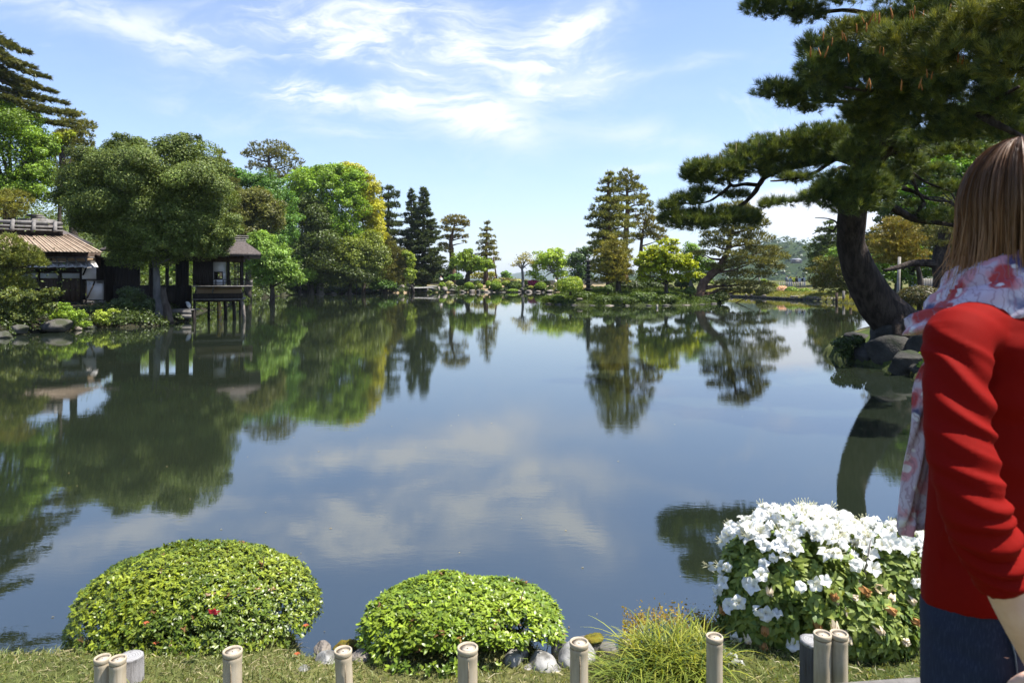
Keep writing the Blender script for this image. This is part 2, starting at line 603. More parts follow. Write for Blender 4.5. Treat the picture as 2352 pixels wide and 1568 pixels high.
def build_ground():
    ang = np.concatenate([np.linspace(-180, -58, 60)[:-1], np.linspace(-58, 58, 470), np.linspace(58, 180, 60)[1:]])
    a = np.radians(ang)
    r = np.concatenate([[0.3, 0.8, 1.4, 1.9], np.linspace(2.1, 4.6, 84), np.geomspace(4.65, 130, 250), np.geomspace(135, 4300, 50)])
    R, A = np.meshgrid(r, a, indexing='ij')
    x, y = R * np.sin(A), R * np.cos(A)
    z = ground(x, y)
    land = -sdist(x, y, POND)
    di = sdist(x, y, ISLE)
    # cover: dry lawn, moss, bare earth, forest floor
    P3 = np.column_stack([x.ravel(), y.ravel(), 0 * x.ravel()])
    n1 = fbm(P3, 3, 4, 0.9).reshape(x.shape)
    n2 = fbm(P3, 8, 4, 5.0).reshape(x.shape)
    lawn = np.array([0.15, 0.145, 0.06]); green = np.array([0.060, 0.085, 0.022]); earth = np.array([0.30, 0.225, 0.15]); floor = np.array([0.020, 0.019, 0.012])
    c = np.zeros(x.shape + (3,))
    mixn = smooth01(0.5 + 0.6 * n1)[..., None]
    c[:] = lawn * (1 - mixn) + green * mixn
    far = ((y > 70) & (np.abs(x + 2) < 24))[..., None]
    e = (smooth01(0.75 + 0.5 * n1 - np.maximum(land - 3, 0) * 0.05))[..., None]
    c = np.where(far, earth * e + green * (1 - e), c)
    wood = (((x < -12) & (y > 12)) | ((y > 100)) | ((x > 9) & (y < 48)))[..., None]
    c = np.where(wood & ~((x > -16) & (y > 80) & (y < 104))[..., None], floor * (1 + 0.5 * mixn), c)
    c = np.where((di > 0)[..., None], (green * 0.8) * (1 - mixn * .5) + floor * mixn * .5, c)
    c = c * (1 + 0.25 * n2[..., None])
    c = np.where((z < 0.0)[..., None], np.array([0.05, 0.055, 0.03]), c)
    c = np.clip(c, 0.01, 0.6)
    n, m = x.shape
    i = np.arange(n - 1)[:, None] * m
    j = np.arange(m - 1)[None]
    Q = np.stack([i + j, i + m + j, i + m + j + 1, i + j + 1], -1).reshape(-1, 4)

    def b(t):
        col = t.n('ShaderNodeAttribute', attribute_name='Col').outputs['Color']
        p = gpos(t)
        f = t.noise(p, 38, 5, 0.7)
        col = t.mix(t.step(f, 0.35, 0.7), t.mix(1.0, col, (0.7, 0.7, 0.65, 1), 'MULTIPLY'), t.mix(1.0, col, (1.35, 1.28, 1.2, 1), 'MULTIPLY'))
        return pbsdf(t, col, 0.95, 0.1, bump(t, t.noise(p, 24, 6, 0.7), 0.7, 0.03))
    V = np.stack([x, y, z], -1).reshape(-1, 3)
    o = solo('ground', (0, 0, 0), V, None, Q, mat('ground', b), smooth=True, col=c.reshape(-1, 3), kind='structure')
    return o


build_ground()


def water_mat():
    def b(t):
        p = gpos(t)
        sp = t.n('ShaderNodeSeparateXYZ')
        t.put(sp.inputs[0], p)
        # wind ripples: long crests across the view, stronger in patches further out
        q = t.map(p, scale=(0.9, 2.6, 1.0))
        r1 = t.noise(q, 2.6, 5, 0.62, 0.4)
        r2 = t.noise(t.map(p, rot=(0, 0, 0.5), scale=(1.0, 2.2, 1)), 9.0, 3, 0.6)
        r3 = t.noise(t.map(p, scale=(0.35, 0.9, 1)), 0.9, 3, 0.5)
        patch = t.step(t.noise(t.map(p, scale=(0.5, 1.0, 1)), 0.16, 3, 0.55), 0.40, 0.66)
        h = t.m('ADD', t.m('MULTIPLY', r1, 0.0011), t.m('MULTIPLY', t.m('MULTIPLY', r2, 0.0009), t.m('ADD', t.m('MULTIPLY', patch, 1.0), 0.35)))
        h = t.m('ADD', h, t.m('MULTIPLY', r3, 0.0013))
        bn = t.n('ShaderNodeBump')
        bn.inputs['Strength'].default_value = 0.30
        bn.inputs['Distance'].default_value = 1.0
        t.put(bn.inputs['Height'], h)
        murk = t.mix(t.step(t.noise(p, 0.35, 4, 0.6), 0.3, 0.7), (0.011, 0.016, 0.010, 1), (0.016, 0.021, 0.012, 1))
        s = t.n('ShaderNodeBsdfPrincipled')
        t.put(s.inputs['Base Color'], murk)
        s.inputs['Roughness'].default_value = 0.008
        s.inputs['IOR'].default_value = 3.0
        s.inputs['Specular IOR Level'].default_value = 0.5
        t.put(s.inputs['Normal'], bn.outputs[0])
        return s.outputs[0]
    return mat('pond_water', b)


def build_water():
    V = [(-60, -4, 0), (60, -4, 0), (60, 130, 0), (-60, 130, 0)]
    solo('water', (0, 0, 0), V, None, [[0, 1, 2, 3]], water_mat(), kind='structure')


build_water()

# ------------------------------------------------------------------ distant hills
def build_hills():
    # wooded hill on the right, about 600 m off
    D = np.linspace(420, 900, 40)
    us = np.linspace(1350, 3200, 150)
    prof_u = [1350, 1560, 1650, 1720, 1780, 1805, 1850, 1900, 2000, 2200, 2500, 2900, 3200]
    prof_v = [646, 638, 622, 596, 566, 559, 560, 566, 580, 575, 566, 590, 640]
    xs = X(us, 620.0)
    top = EYE + (V0 - np.interp(us, prof_u, prof_v)) / F0 * 620
    g = G()
    A = np.zeros((len(D), len(us), 3))
    for k, d in enumerate(D):
        s = smooth01((d - 420) / 200) * smooth01((900 - d) / 200 + 0.0) if d > 620 else smooth01((d - 420) / 200)
        A[k, :, 0] = xs; A[k, :, 1] = d
        A[k, :, 2] = -15 + (top + 15) * s
    r = np.random.default_rng(5)
    fl = A.reshape(-1, 3)
    A[..., 2] += (3.0 * fbm(fl * [1, 1, 0], 4, 4, 0.06)).reshape(A.shape[:2])
    g.grid(A)
    g.solo('hill', (0, 0, 0), plain('hill_floor', (0.03, 0.05, 0.02), (0.045, 0.065, 0.025), 0.05, 0.95, 0.05, 0.0), None, None, smooth=True, kind='structure')
    # its tree cover, one mass
    n = 2600
    ii = r.integers(0, 24, n); jj = r.integers(8, 149, n)
    cen = A[ii, jj] + r.normal(0, 4, (n, 3)) * [1, 1, 0.2]
    rad = r.uniform(2.2, 5.0, n)
    V, T, C = [], [], []
    k = 16
    d = nrm(r.normal(0, 1, (n, k, 3)))
    d[..., 2] = np.abs(d[..., 2])
    Pp = cen[:, None] + d * rad[:, None, None] * r.uniform(.7, 1, (n, k, 1)) + [0, 0, 1.0]
    tone = r.uniform(0.65, 1.35, n)
    base = np.array([0.040, 0.075, 0.030])
    alt = np.array([0.075, 0.105, 0.035])
    cc = np.where(r.random(n)[:, None] < 0.35, alt, base) * tone[:, None]
    Vv, Tt, Cc = leafcloud(Pp.reshape(-1, 3), nrm(d + [0, 0, .5]).reshape(-1, 3), r.uniform(1.4, 2.6, n * k), np.repeat(cc, k, 0), 0.8, r)
    solo('hillside_forest', (0, 0, 0), Vv, Tt, None, M_LEAF, col=Cc, kind='stuff',
         label='green wooded hillside beyond the far right shore', cat='forest')
    # pale house half hidden on that hill
    hc = W(1829, 597, 470)
    h = thing('hillside_house', hc, 'pale grey-roofed house half hidden in the trees of the far hill', 'house')
    g = G(); g.box(hc + [0, 0, -1.2], (6, 4, 2.2)); g.part('wall', h, M_GREYWOOD)
    g = G()
    rr = np.array([[-3.4, -2.5, -.1], [3.4, -2.5, -.1], [3.4, 2.5, -.1], [-3.4, 2.5, -.1], [-2.4, 0, 1.1], [2.4, 0, 1.1]]) + hc
    g.add(rr, T=[[0, 4, 3], [1, 2, 5]], Q=[[0, 1, 5, 4], [2, 3, 4, 5], [0, 3, 2, 1]])
    g.part('roof', h, plain('grey_roof', (0.17, 0.18, 0.20), (0.22, 0.23, 0.25), 0.5, 0.6, 0.3, 0))
    # low blue mountains across the plain
    us = np.linspace(900, 1600, 90)
    pu = [900, 1100, 1140, 1170, 1200, 1225, 1260, 1300, 1400, 1600]
    pv = [641, 640, 636, 630, 624, 621, 619, 621, 628, 640]
    top = EYE + (V0 - np.interp(us, pu, pv)) / F0 * 4000
    A = np.zeros((14, 90, 3))
    for k, s in enumerate(np.linspace(0, 1, 14)):
        A[k, :, 0] = X(us, 4000.0); A[k, :, 1] = 3400 + 1000 * s
        A[k, :, 2] = -16 + (top + 16) * smooth01(s / 0.6) * (1 - 0.3 * max(0, s - .6))
    A[..., 2] += (2.0 * fbm(A.reshape(-1, 3) * [1, .3, 0], 7, 3, 0.02)).reshape(14, 90)
    g = G(); g.grid(A)
    g.solo('mountain', (0, 0, 0), plain('mountain_forest', (0.045, 0.065, 0.035), (0.06, 0.08, 0.045), 0.01, 1.0, 0.0, 0), None, None, smooth=True, kind='structure')


# ------------------------------------------------------------------ foliage builders
def leafcloud(Pn, N, size, col, asp, r, fold=0.15, along=None):
    n = len(Pn)
    q = r.normal(0, 1, (n, 3)) if along is None else along + r.normal(0, 0.25, (n, 3))
    T_ = nrm(np.cross(np.cross(N, q), N))
    B_ = np.cross(N, T_)
    L = (np.asarray(size) / 2)[:, None]
    Wd = L * asp
    V = np.stack([Pn - T_ * L, Pn + B_ * Wd + N * Wd * fold, Pn + T_ * L, Pn - B_ * Wd + N * Wd * fold], 1)
    b = np.arange(n)[:, None] * 4
    T = np.concatenate([b + [0, 1, 2], b + [0, 2, 3]])
    return V.reshape(-1, 3), T, np.repeat(col, 4, 0)


def tuftcloud(Pn, axis, L, wdt, k, col, spread, r, jit=.25):
    """k needles fanning from each point"""
    n = len(Pn)
    d = nrm(axis[:, None] + r.normal(0, spread, (n, k, 3)))
    ll = np.asarray(L).reshape(-1, 1, 1) * r.uniform(0.7, 1.1, (n, k, 1))
    side = nrm(np.cross(d, r.normal(0, 1, (n, k, 3)))) * (np.asarray(wdt).reshape(-1, 1, 1) / 2)
    p0 = Pn[:, None] + r.normal(0, 0.10, (n, k, 3)) * ll
    V = np.stack([p0 - side, p0 + side, p0 + d * ll], 2).reshape(-1, 3)
    T = np.arange(n * k * 3).reshape(-1, 3)
    C = np.repeat(np.repeat(col, k, 0) * r.uniform(1 - jit, 1 + jit, (n * k, 1)), 3, 0)
    return V, T, C


GAIN = np.array([2.10, 1.95, 1.30])


def tint(base, n, r, v=0.25, alt=None, amt=0.3):
    base = np.asarray(base, float) * GAIN
    if alt is not None: alt = np.asarray(alt, float) * GAIN
    c = np.repeat(base[None], n, 0)
    if alt is not None:
        f = np.clip(r.normal(amt, 0.28, n), 0, 1)[:, None]
        c = c * (1 - f) + np.asarray(alt, float) * f
    return c * np.clip(r.normal(1, v, (n, 1)), 0.45, 1.7)


def lumps(ells, D, r, clump, depth=0.9):
    """leaf clump centres on the shells of a crown's lobes"""
    cs, rs, od = [], [], []
    for e in ells:
        u, v, ru, rv = e[:4]; dz = e[4] if len(e) > 4 else 0.0
        c = W(u, v, D + dz)
        k = (D + dz) / F0
        R = np.array([ru * k, 0.5 * (ru + rv) * k * depth, rv * k])
        n = int(max(7, 2.6 / clump ** 2 * (max(ru, rv) / min(ru, rv)) ** 0.7))
        d = nrm(r.normal(0, 1, (n, 3)))
        d[:, 2] = np.where(d[:, 2] < -0.55, -d[:, 2] * .6, d[:, 2])
        d = nrm(d)
        cs.append(c + d * R * r.uniform(0.45, 1.0, (n, 1)))
        rs.append(np.full(n, clump * min(R[0], R[2])) * r.uniform(0.5, 1.35, n))
        od.append(d)
    return np.concatenate(cs), np.concatenate(rs), np.concatenate(od)


SEED = [100]


def rng():
    SEED[0] += 1
    return np.random.default_rng(SEED[0])


def limbs(g, base, fork, cs, r, rad, n=7, k=6):
    idx = r.choice(len(cs), min(n, len(cs)), replace=False)
    for i in idx:
        e = cs[i]
        s = fork + (np.array(base) - fork) * r.uniform(0, 0.35)
        mid = s * 0.5 + e * 0.5 + r.normal(0, 0.08, 3) * np.linalg.norm(e - s) + [0, 0, 0.06 * np.linalg.norm(e - s)]
        g.tube([s, mid, e], [rad * 0.45, rad * 0.25, rad * 0.07], k, smooth=3)


def broad(name, label, D, ells, col, base_u, s=5.0, cover=4.0, clump=0.34, alt=None, amt=0.3, asp=0.62, tw=0.25, cat='tree', matl=None,
          bark=None, trunk=None, group=None, vs=0.25, nl=8, up=0.35, skip_trunk=False, baseD=None):
    r = rng()
    bD = baseD or D
    bx = X(base_u, bD); bz = gz(bx, bD)
    root = thing(name, (bx, bD, bz), label, cat, group)
    cs, rs, od = lumps(ells, D, r, clump)
    k = D / F0
    area = sum(PI * e[2] * e[3] for e in ells)
    n = int(1.25 * cover * area / (s * s * asp * 0.5))
    wgt = rs ** 2; wgt = wgt / wgt.sum()
    ci = r.choice(len(cs), n, p=wgt)
    d = nrm(r.normal(0, 1, (n, 3)))
    rad = r.uniform(0.35, 1.12, (n, 1)) ** 0.6
    Pn = cs[ci] + d * rs[ci][:, None] * rad * [1.15, 1.15, 0.8]
    nf = int(n * 0.22)
    ee = np.array([[e[0], e[1], e[2], e[3], e[4] if len(e) > 4 else 0.0] for e in ells], float)
    ej = r.choice(len(ee), nf, p=(ee[:, 2] * ee[:, 3]) / (ee[:, 2] * ee[:, 3]).sum())
    dk = (D + ee[ej, 4]) / F0
    cc_ = np.stack([(ee[ej, 0] - U0) * dk, D + ee[ej, 4], EYE + (V0 - ee[ej, 1]) * dk], -1)
    fd = nrm(r.normal(0, 1, (nf, 3))) * r.uniform(0, .92, (nf, 1)) ** 0.5
    Pn[:nf] = cc_ + fd * np.stack([ee[ej, 2] * dk, .5 * (ee[ej, 2] + ee[ej, 3]) * dk * .9, ee[ej, 3] * dk], -1)
    N = nrm(d * 0.5 + od[ci] * 0.4 + [0, 0, up] + r.normal(0, 0.45, (n, 3)))
    ctone = np.clip(r.normal(1, 0.16, len(cs)), .6, 1.5)
    C = tint(col, n, r, vs, alt, amt) * ctone[ci][:, None]
    V, T, C = leafcloud(Pn, N, s * k * r.uniform(0.7, 1.35, n), C, asp, r)
    g = G()
    ce = np.average(cs, axis=0)
    lo = min(cs[:, 2].min(), ce[2])
    if trunk is None:
        fork = np.array([ce[0] * .6 + bx * .4, ce[1] * .6 + bD * .4, lo * 0.5 + ce[2] * 0.5])
        path = [np.array([bx, bD, bz - 0.15]), np.array([bx, bD, bz]) * .55 + fork * .45 + r.normal(0, 0.1, 3), fork]
        rr = [tw * 1.25, tw * 0.9, tw * 0.6]
    else:
        path = [np.array([bx, bD, bz - 0.15])] + [W(u, v, D) for u, v in trunk]
        rr = np.linspace(tw * 1.2, tw * 0.5, len(path))
        fork = path[-1]
    if not skip_trunk:
        g.tube(path, rr, 9, smooth=4, wob=0.04, rng=r)
        limbs(g, path[0], fork, cs, r, tw, nl)
        g.part('trunk', root, bark or M_BARK, smooth=True)
    part('crown', root, V, T, None, matl or M_LEAF, C)
    return root


def autopads(u0, prof, levels, per, r, flat=0.26, size=(0.34, 0.55), lean=None):
    """storeys of flattened foliage pads round a stem: prof = [(v, half width)]"""
    vs = np.linspace(prof[0][0], prof[-1][0], levels)
    pv = [p[0] for p in prof]; pw = [p[1] for p in prof]
    out = []
    for i, v in enumerate(vs):
        hw = float(np.interp(v, pv, pw))
        a0 = r.uniform(0, 6.28)
        uu = u0 if lean is None else u0 + lean * (v - prof[-1][0])
        out.append((uu + r.normal(0, hw * .08), v - hw * 0.05, hw * 0.45, hw * 0.16 + 2, 0.0))
        for j in range(per):
            a = a0 + j * 6.28 / per + r.normal(0, 0.25)
            ru = hw * r.uniform(*size)
            off = (hw - ru) * r.uniform(0.75, 1.05)
            out.append((uu + off * math.cos(a), v + r.normal(0, 2.5), ru, ru * flat * r.uniform(0.8, 1.3) + 1.5, off * math.sin(a)))
    return out


def pine(name, label, D, pads, col, base_u, L=7.0, cover=5.0, k=6, alt=None, amt=0.3, trunk=None, tw=0.22, wpx=1.7, cat='tree', bark=None,
         spread=0.6, group=None, baseD=None, base_v=None, upw=0.8, vs=0.22, nl=14, matl=None):
    """conifer: pads (u, v, ru, rv, depth offset in the same picture units)"""
    r = rng()
    kk = D / F0
    bD = baseD or D
    bx = X(base_u, bD); bz = gz(bx, bD)
    root = thing(name, (bx, bD, bz), label, cat, group)
    Ps, Ax, Cs = [], [], []
    pc = []
    for p in pads:
        u, v, ru, rv = p[:4]; dz = (p[4] if len(p) > 4 else 0.0) * kk
        c = W(u, v, D)
        c[1] += dz; c[0] = c[0] + 0.0
        R = np.array([ru, (ru + rv) * 0.5, rv]) * kk
        n = int(max(6, cover * PI * ru * rv / (L * L * 0.9)))
        d = nrm(r.normal(0, 1, (n, 3)) * [1, 1, 0.8] + [0, 0, 0.25])
        q = r.uniform(0.25, 1.0, (n, 1)) ** 0.5
        Pp = c + d * R * q
        Pp[:, 2] += 0.25 * R[2] * np.sin(Pp[:, 0] * 5 / max(R[0], .2) + r.uniform(0, 6)) * r.uniform(0, 1, n)
        Ps.append(Pp)
        Ax.append(nrm(d * [0.9, 0.9, 0.5] + [0, 0, upw]))
        Cs.append(tint(col, n, r, vs, alt, amt) * np.clip(r.normal(1, 0.14), .7, 1.35))
        pc.append(c - [0, 0, R[2] * 0.4])
    Ps = np.concatenate(Ps); Ax = np.concatenate(Ax); Cs = np.concatenate(Cs)
    V, T, C = tuftcloud(Ps, Ax, L * kk * r.uniform(0.7, 1.25, len(Ps)), np.full(len(Ps), wpx * kk), k, Cs, spread, r)
    g = G()
    if trunk is None:
        topv = min(p[1] for p in pads); tu = np.mean([p[0] for p in pads if p[1] < topv + 30])
        path = [np.array([bx, bD, bz - 0.2]), W((base_u + tu) / 2, (topv + V0) / 2, D), W(tu, topv + 4, D)]
    else:
        path = [np.array([bx, bD, bz - 0.2])] + [W(u, v, D) for u, v in trunk]
    g.tube(path, np.linspace(tw * 1.15, tw * 0.22, len(path)), 8, smooth=4, wob=0.05, rng=r)
    pth, _ = curve(np.array(path), np.zeros(len(path)), 6)
    for i in r.permutation(len(pc))[:nl]:
        e = pc[i]
        j = np.argmin(np.abs(pth[:, 2] - (e[2] - 0.25 * np.linalg.norm(e[:2] - pth[:, :2], axis=1))))
        s0 = pth[j]
        if np.linalg.norm(e - s0) < 0.15: continue
        mid = (s0 + e) / 2 + r.normal(0, 0.06, 3) * np.linalg.norm(e - s0)
        g.tube([s0, mid, e], [tw * 0.32, tw * 0.2, tw * 0.07], 6, smooth=3)
    g.part('trunk', root, bark or M_BARK, smooth=True)
    part('crown', root, V, T, None, matl or M_NEEDLE, C)
    return root


def fir(name, label, D, u0, vtop, vbot, hw, col, base_u=None, levels=20, per=9, L=8.0, tw=0.25, alt=None, droop=0.10, rise=0.18, cat='tree', group=None, dens=1.0, prof=0.85):
    r = rng()
    kk = D / F0
    bx = X(base_u or u0, D); bz = gz(bx, D)
    root = thing(name, (bx, D, bz), label, cat, group)
    g = G()
    top = W(u0, vtop, D)
    g.tube([[bx, D, bz - .2], (np.array([bx, D, bz]) + top) / 2, top], [tw, tw * .6, tw * 0.06], 8, smooth=3)
    Ps, Ax, Cs = [], [], []
    for i in range(levels):
        t = (i + 0.3) / levels
        v = vtop + (vbot - vtop) * t ** 0.95
        z = EYE + (V0 - v) / F0 * D
        ln = hw * kk * (0.07 + 0.93 * t ** prof)
        cxy = np.array([bx, D]) + (top[:2] - np.array([bx, D])) * (z - bz) / (top[2] - bz)
        for j in range(per):
            a = r.uniform(0, 6.28)
            l = ln * r.uniform(0.60, 1.12)
            d2 = np.array([math.cos(a), math.sin(a), 0])
            s0 = np.array([cxy[0], cxy[1], z + r.normal(0, .35) * (vbot - vtop) * kk / levels])
            mid = s0 + d2 * l * .55 + [0, 0, -droop * l * .5]
            e = s0 + d2 * l + [0, 0, (-droop + rise) * l]
            if l > 0.6: g.tube([s0, mid, e], [tw * .16, tw * .1, tw * .03], 4)
            n = int(max(5, dens * l / kk / 1.6))
            tt = r.uniform(0.12, 1.0, (n, 1)) ** 0.8
            p = (1 - tt) ** 2 * s0 + 2 * tt * (1 - tt) * mid + tt ** 2 * e
            side = np.array([-d2[1], d2[0], 0])
            off = r.uniform(-1, 1, (n, 1)) * 0.34 * l * (1.05 - tt) * (0.35 + tt)
            p = p + side * off + [0, 0, 1] * (-0.12 * np.abs(off))
            Ps.append(p)
            Ax.append(nrm(d2 + side * np.sign(off) * 0.5 + [0, 0, 0.10] + r.normal(0, .1, (n, 3))))
            Cs.append(tint(col, n, r, .25, alt, .3))
    Ps = np.concatenate(Ps); Ax = np.concatenate(Ax); Cs = np.concatenate(Cs)
    V, T, C = tuftcloud(Ps, Ax, L * kk * r.uniform(.7, 1.2, len(Ps)), np.full(len(Ps), 2.4 * kk), 6, Cs, 0.5, r)
    g.part('trunk', root, M_BARK, smooth=True)
    part('crown', root, V, T, None, M_NEEDLE, C)
    return root


build_hills()

# ------------------------------------------------------------------ trees, far to near
DKG = (0.036, 0.052, 0.016); MIDG = (0.064, 0.105, 0.020); OLV = (0.098, 0.112, 0.026); YEL = (0.145, 0.185, 0.017)
BRT = (0.105, 0.180, 0.022); FRE = (0.150, 0.220, 0.024); DPN = (0.034, 0.050, 0.022); OPN = (0.112, 0.118, 0.036); GOLD = (0.138, 0.130, 0.028)
R0 = np.random.default_rng(77)

# left bank, behind the tea houses
broad('broadleaf_tree', 'bright green leafy tree at the left edge behind the clipped olive pine', 37,
      [(30, 340, 82, 92), (78, 420, 46, 62), (0, 262, 52, 44), (98, 352, 30, 50), (20, 440, 70, 50), (-90, 360, 70, 90)], BRT, 20, s=5.0, alt=MIDG, amt=.35, cover=5)
pine('pine_tree', 'olive conifer between the bright left tree and the big dark evergreen', 44,
     autopads(168, [(262, 26), (300, 48), (350, 56), (400, 60), (450, 60)], 9, 5, R0) + [(150, 262, 26, 12), (200, 290, 24, 14)], OPN, 170, L=7.5, alt=DKG, cover=6, tw=.3)
broad('broadleaf_tree', 'small yellow-leaved tree top peeping beside the olive conifer', 41,
      [(140, 322, 26, 17), (128, 334, 22, 18), (160, 308, 16, 10)], YEL, 140, s=4.5, cover=4, tw=.12, vs=.2)
fir('fir_tree', 'lone pointed fir tip rising behind the big dark evergreen', 52, 456, 312, 520, 62, DPN, levels=18, L=8, alt=(.05, .075, .03))
pine('pine_tree', 'dull green pine sloping down behind the right side of the dark evergreen', 56,
     autopads(505, [(352, 14), (390, 40), (440, 58), (520, 66)], 9, 5, R0), (0.055, 0.068, 0.026), 505, L=8, alt=OLV, cover=6, tw=.3)
broad('broadleaf_tree', 'feathery mid-green tree below the flat-topped pine on the left', 72,
      [(560, 424, 54, 36), (615, 444, 46, 44), (650, 490, 40, 50), (530, 412, 36, 28), (600, 490, 60, 50), (650, 540, 40, 40)], (0.058, 0.135, 0.032), 600, s=4.5, alt=MIDG, cover=5)
broad('broadleaf_tree', 'dull olive broadleaf tree above the pavilion roof', 60,
      [(545, 470, 44, 46), (590, 480, 50, 50), (622, 505, 36, 46), (565, 540, 60, 46), (530, 520, 40, 50)], (0.066, 0.080, 0.024), 570, s=4.5, alt=(0.105, 0.105, 0.03), amt=.3, cover=5)
pine('pine_tree', 'tall flat-topped pine with an open crown standing above the left wood', 112,
     [(620, 338, 48, 15), (600, 352, 40, 12), (650, 352, 36, 14), (575, 356, 22, 8), (675, 372, 24, 11), (625, 362, 36, 13), (650, 386, 34, 14),
      (600, 388, 30, 9, -20), (640, 404, 34, 12, -10), (610, 410, 26, 10, 15), (585, 376, 18, 7), (660, 410, 24, 10), (692, 392, 18, 9)],
     (0.098, 0.100, 0.036), 628, L=6.5, cover=3.6, alt=DKG, amt=.2, trunk=[(632, 500), (630, 440), (622, 400), (617, 360), (622, 335)], tw=.55, bark=M_BARK, nl=13)
broad('broadleaf_tree', 'dark shaded evergreen filling the gap left of the light green tree', 82.5,
      [(700, 515, 62, 70), (680, 590, 60, 60), (745, 570, 70, 66), (790, 620, 66, 44), (720, 636, 70, 28), (655, 610, 40, 50), (640, 640, 40, 26)], DKG, 715, s=4.3, cover=6, tw=.4, alt=MIDG, amt=.2)
broad('broadleaf_tree', 'tall fresh green tree left of the yellow one on the far bank', 84,
      [(735, 430, 74, 50), (700, 420, 46, 40), (790, 470, 60, 56), (755, 396, 44, 24), (690, 462, 40, 36), (765, 520, 56, 44), (720, 490, 50, 36), (800, 540, 40, 44), (815, 420, 30, 40)],
      (0.140, 0.235, 0.030), 735, s=4.5, alt=MIDG, amt=.25, cover=4, clump=.26, trunk=[(735, 600), (733, 520), (738, 460)], tw=.35, bark=M_PALEBARK)
broad('broadleaf_tree', 'tall yellow-green tree in new leaf beside the fresh green one', 86,
      [(845, 450, 36, 46), (812, 408, 44, 34), (862, 520, 26, 44), (800, 393, 26, 20), (835, 560, 40, 34), (848, 490, 38, 46), (868, 550, 18, 24), (815, 460, 30, 40)],
      (0.245, 0.245, 0.022), 835, s=4.5, alt=(0.13, 0.16, 0.025), amt=.35, cover=5, clump=.28, vs=.18)
broad('broadleaf_tree', 'olive-green leafy tree under the yellow-green crown on the far bank', 83,
      [(800, 590, 66, 46), (840, 575, 48, 46), (760, 585, 40, 40), (820, 625, 66, 30), (780, 640, 50, 20), (860, 610, 34, 40)], (0.080, 0.110, 0.026), 800, s=4.2, alt=(0.12, 0.15, 0.03), cover=4.5)
broad('shrub', 'bright green sapling at the water edge right of the pavilion trees', 80,
      [(700, 634, 26, 20), (685, 610, 16, 26), (668, 642, 24, 16)], (0.10, 0.17, 0.03), 690, s=4, cover=5, tw=.08, cat='shrub', nl=4)
broad('shrub', 'small leafy green shrub at the water edge below the olive tree', 84,
      [(822, 645, 20, 18), (815, 630, 12, 14)], (0.075, 0.15, 0.035), 820, s=4, cover=5, tw=.06, cat='shrub', nl=4)
broad('shrub', 'green shrub at the water edge left of the low olive pine', 86,
      [(872, 648, 20, 16), (890, 655, 24, 10), (862, 660, 16, 9)], (0.06, 0.12, 0.03), 872, s=4, cover=5, tw=.06, cat='shrub', nl=4)
pine('pine_tree', 'black-green pine behind the yellow tree and the two firs', 100,
     autopads(893, [(432, 12), (445, 24), (490, 34), (560, 46), (640, 50)], 11, 6, R0) + [(870, 438, 12, 7), (905, 445, 14, 7)], DPN, 890, L=7, alt=(.05, .07, .025), cover=6, tw=.4)
fir('fir_tree', 'tall dark fir with a sharp tip, right of the pair on the far bank', 99, 973, 432, 648, 66, DPN, levels=24, L=7.5, per=11, alt=(.045, .065, .03), tw=.45)
fir('fir_tree', 'slightly shorter dark fir, left of the pair on the far bank', 101, 945, 437, 640, 44, DPN, levels=22, L=7.5, per=9, alt=(.05, .075, .035), tw=.35)
pine('pine_tree', 'low spreading olive pine reaching to the far waterline in front of the firs', 88,
     autopads(888, [(546, 14), (570, 34), (600, 48), (640, 56)], 8, 6, R0) + [(915, 580, 26, 10), (925, 610, 22, 10)], (0.092, 0.092, 0.030), 885, L=7, alt=DKG, amt=.25, cover=6, tw=.3)
broad('shrub', 'light green leaves drooping beside the low olive pine', 87,
      [(945, 600, 12, 22), (940, 632, 14, 24), (932, 585, 10, 10)], (0.13, 0.18, 0.03), 940, s=3.8, cover=5, tw=.06, cat='shrub', nl=3)
pine('pine_tree', 'umbrella-shaped pine with a bare reddish trunk right of the firs', 106,
     [(1046, 500, 26, 6), (1062, 510, 18, 6), (1028, 508, 16, 6), (1045, 512, 30, 7), (1072, 518, 10, 4), (1022, 524, 14, 5), (1042, 530, 24, 6, -8), (1058, 542, 18, 4),
      (1068, 545, 9, 3), (1022, 545, 14, 6), (1040, 545, 16, 5, 10), (1018, 565, 14, 8), (1066, 556, 5, 4), (1030, 575, 12, 8)],
     (0.125, 0.110, 0.032), 1041, L=5.5, cover=6, alt=DKG, amt=.2, trunk=[(1039, 600), (1036, 565), (1036, 548), (1042, 525), (1045, 505)], tw=.42, bark=M_REDBARK)
pine('pine_tree', 'tiered upright pine with a straight trunk, alone against the sky', 106,
     autopads(1119, [(513, 8), (525, 17), (545, 25), (570, 31), (600, 32), (615, 26)], 8, 5, R0, flat=.2, size=(.3, .45)), (0.088, 0.092, 0.040), 1116, L=5, cover=4, alt=OPN,
     trunk=[(1116, 610), (1117, 560), (1119, 516)], tw=.36, bark=M_REDBARK)
broad('maple_tree', 'low wide-crowned green maple in front of the tiered pine', 99,
      [(1082, 602, 48, 18), (1060, 590, 24, 14), (1108, 606, 26, 12), (1050, 612, 26, 14), (1128, 612, 11, 8), (1075, 580, 12, 10), (1090, 617, 40, 11)],
      (0.10, 0.165, 0.022), 1072, s=4, alt=YEL, amt=.2, cover=5, trunk=[(1074, 634), (1078, 620)], tw=.38, clump=.34)
broad('shrub', 'dark green hedge under the firs behind the white-shirted visitor', 112,
      [(1000, 632, 36, 20), (970, 640, 40, 16), (1030, 636, 30, 18)], (0.028, 0.05, 0.018), 1000, s=4.2, cover=5, tw=.05, cat='hedge', nl=3)
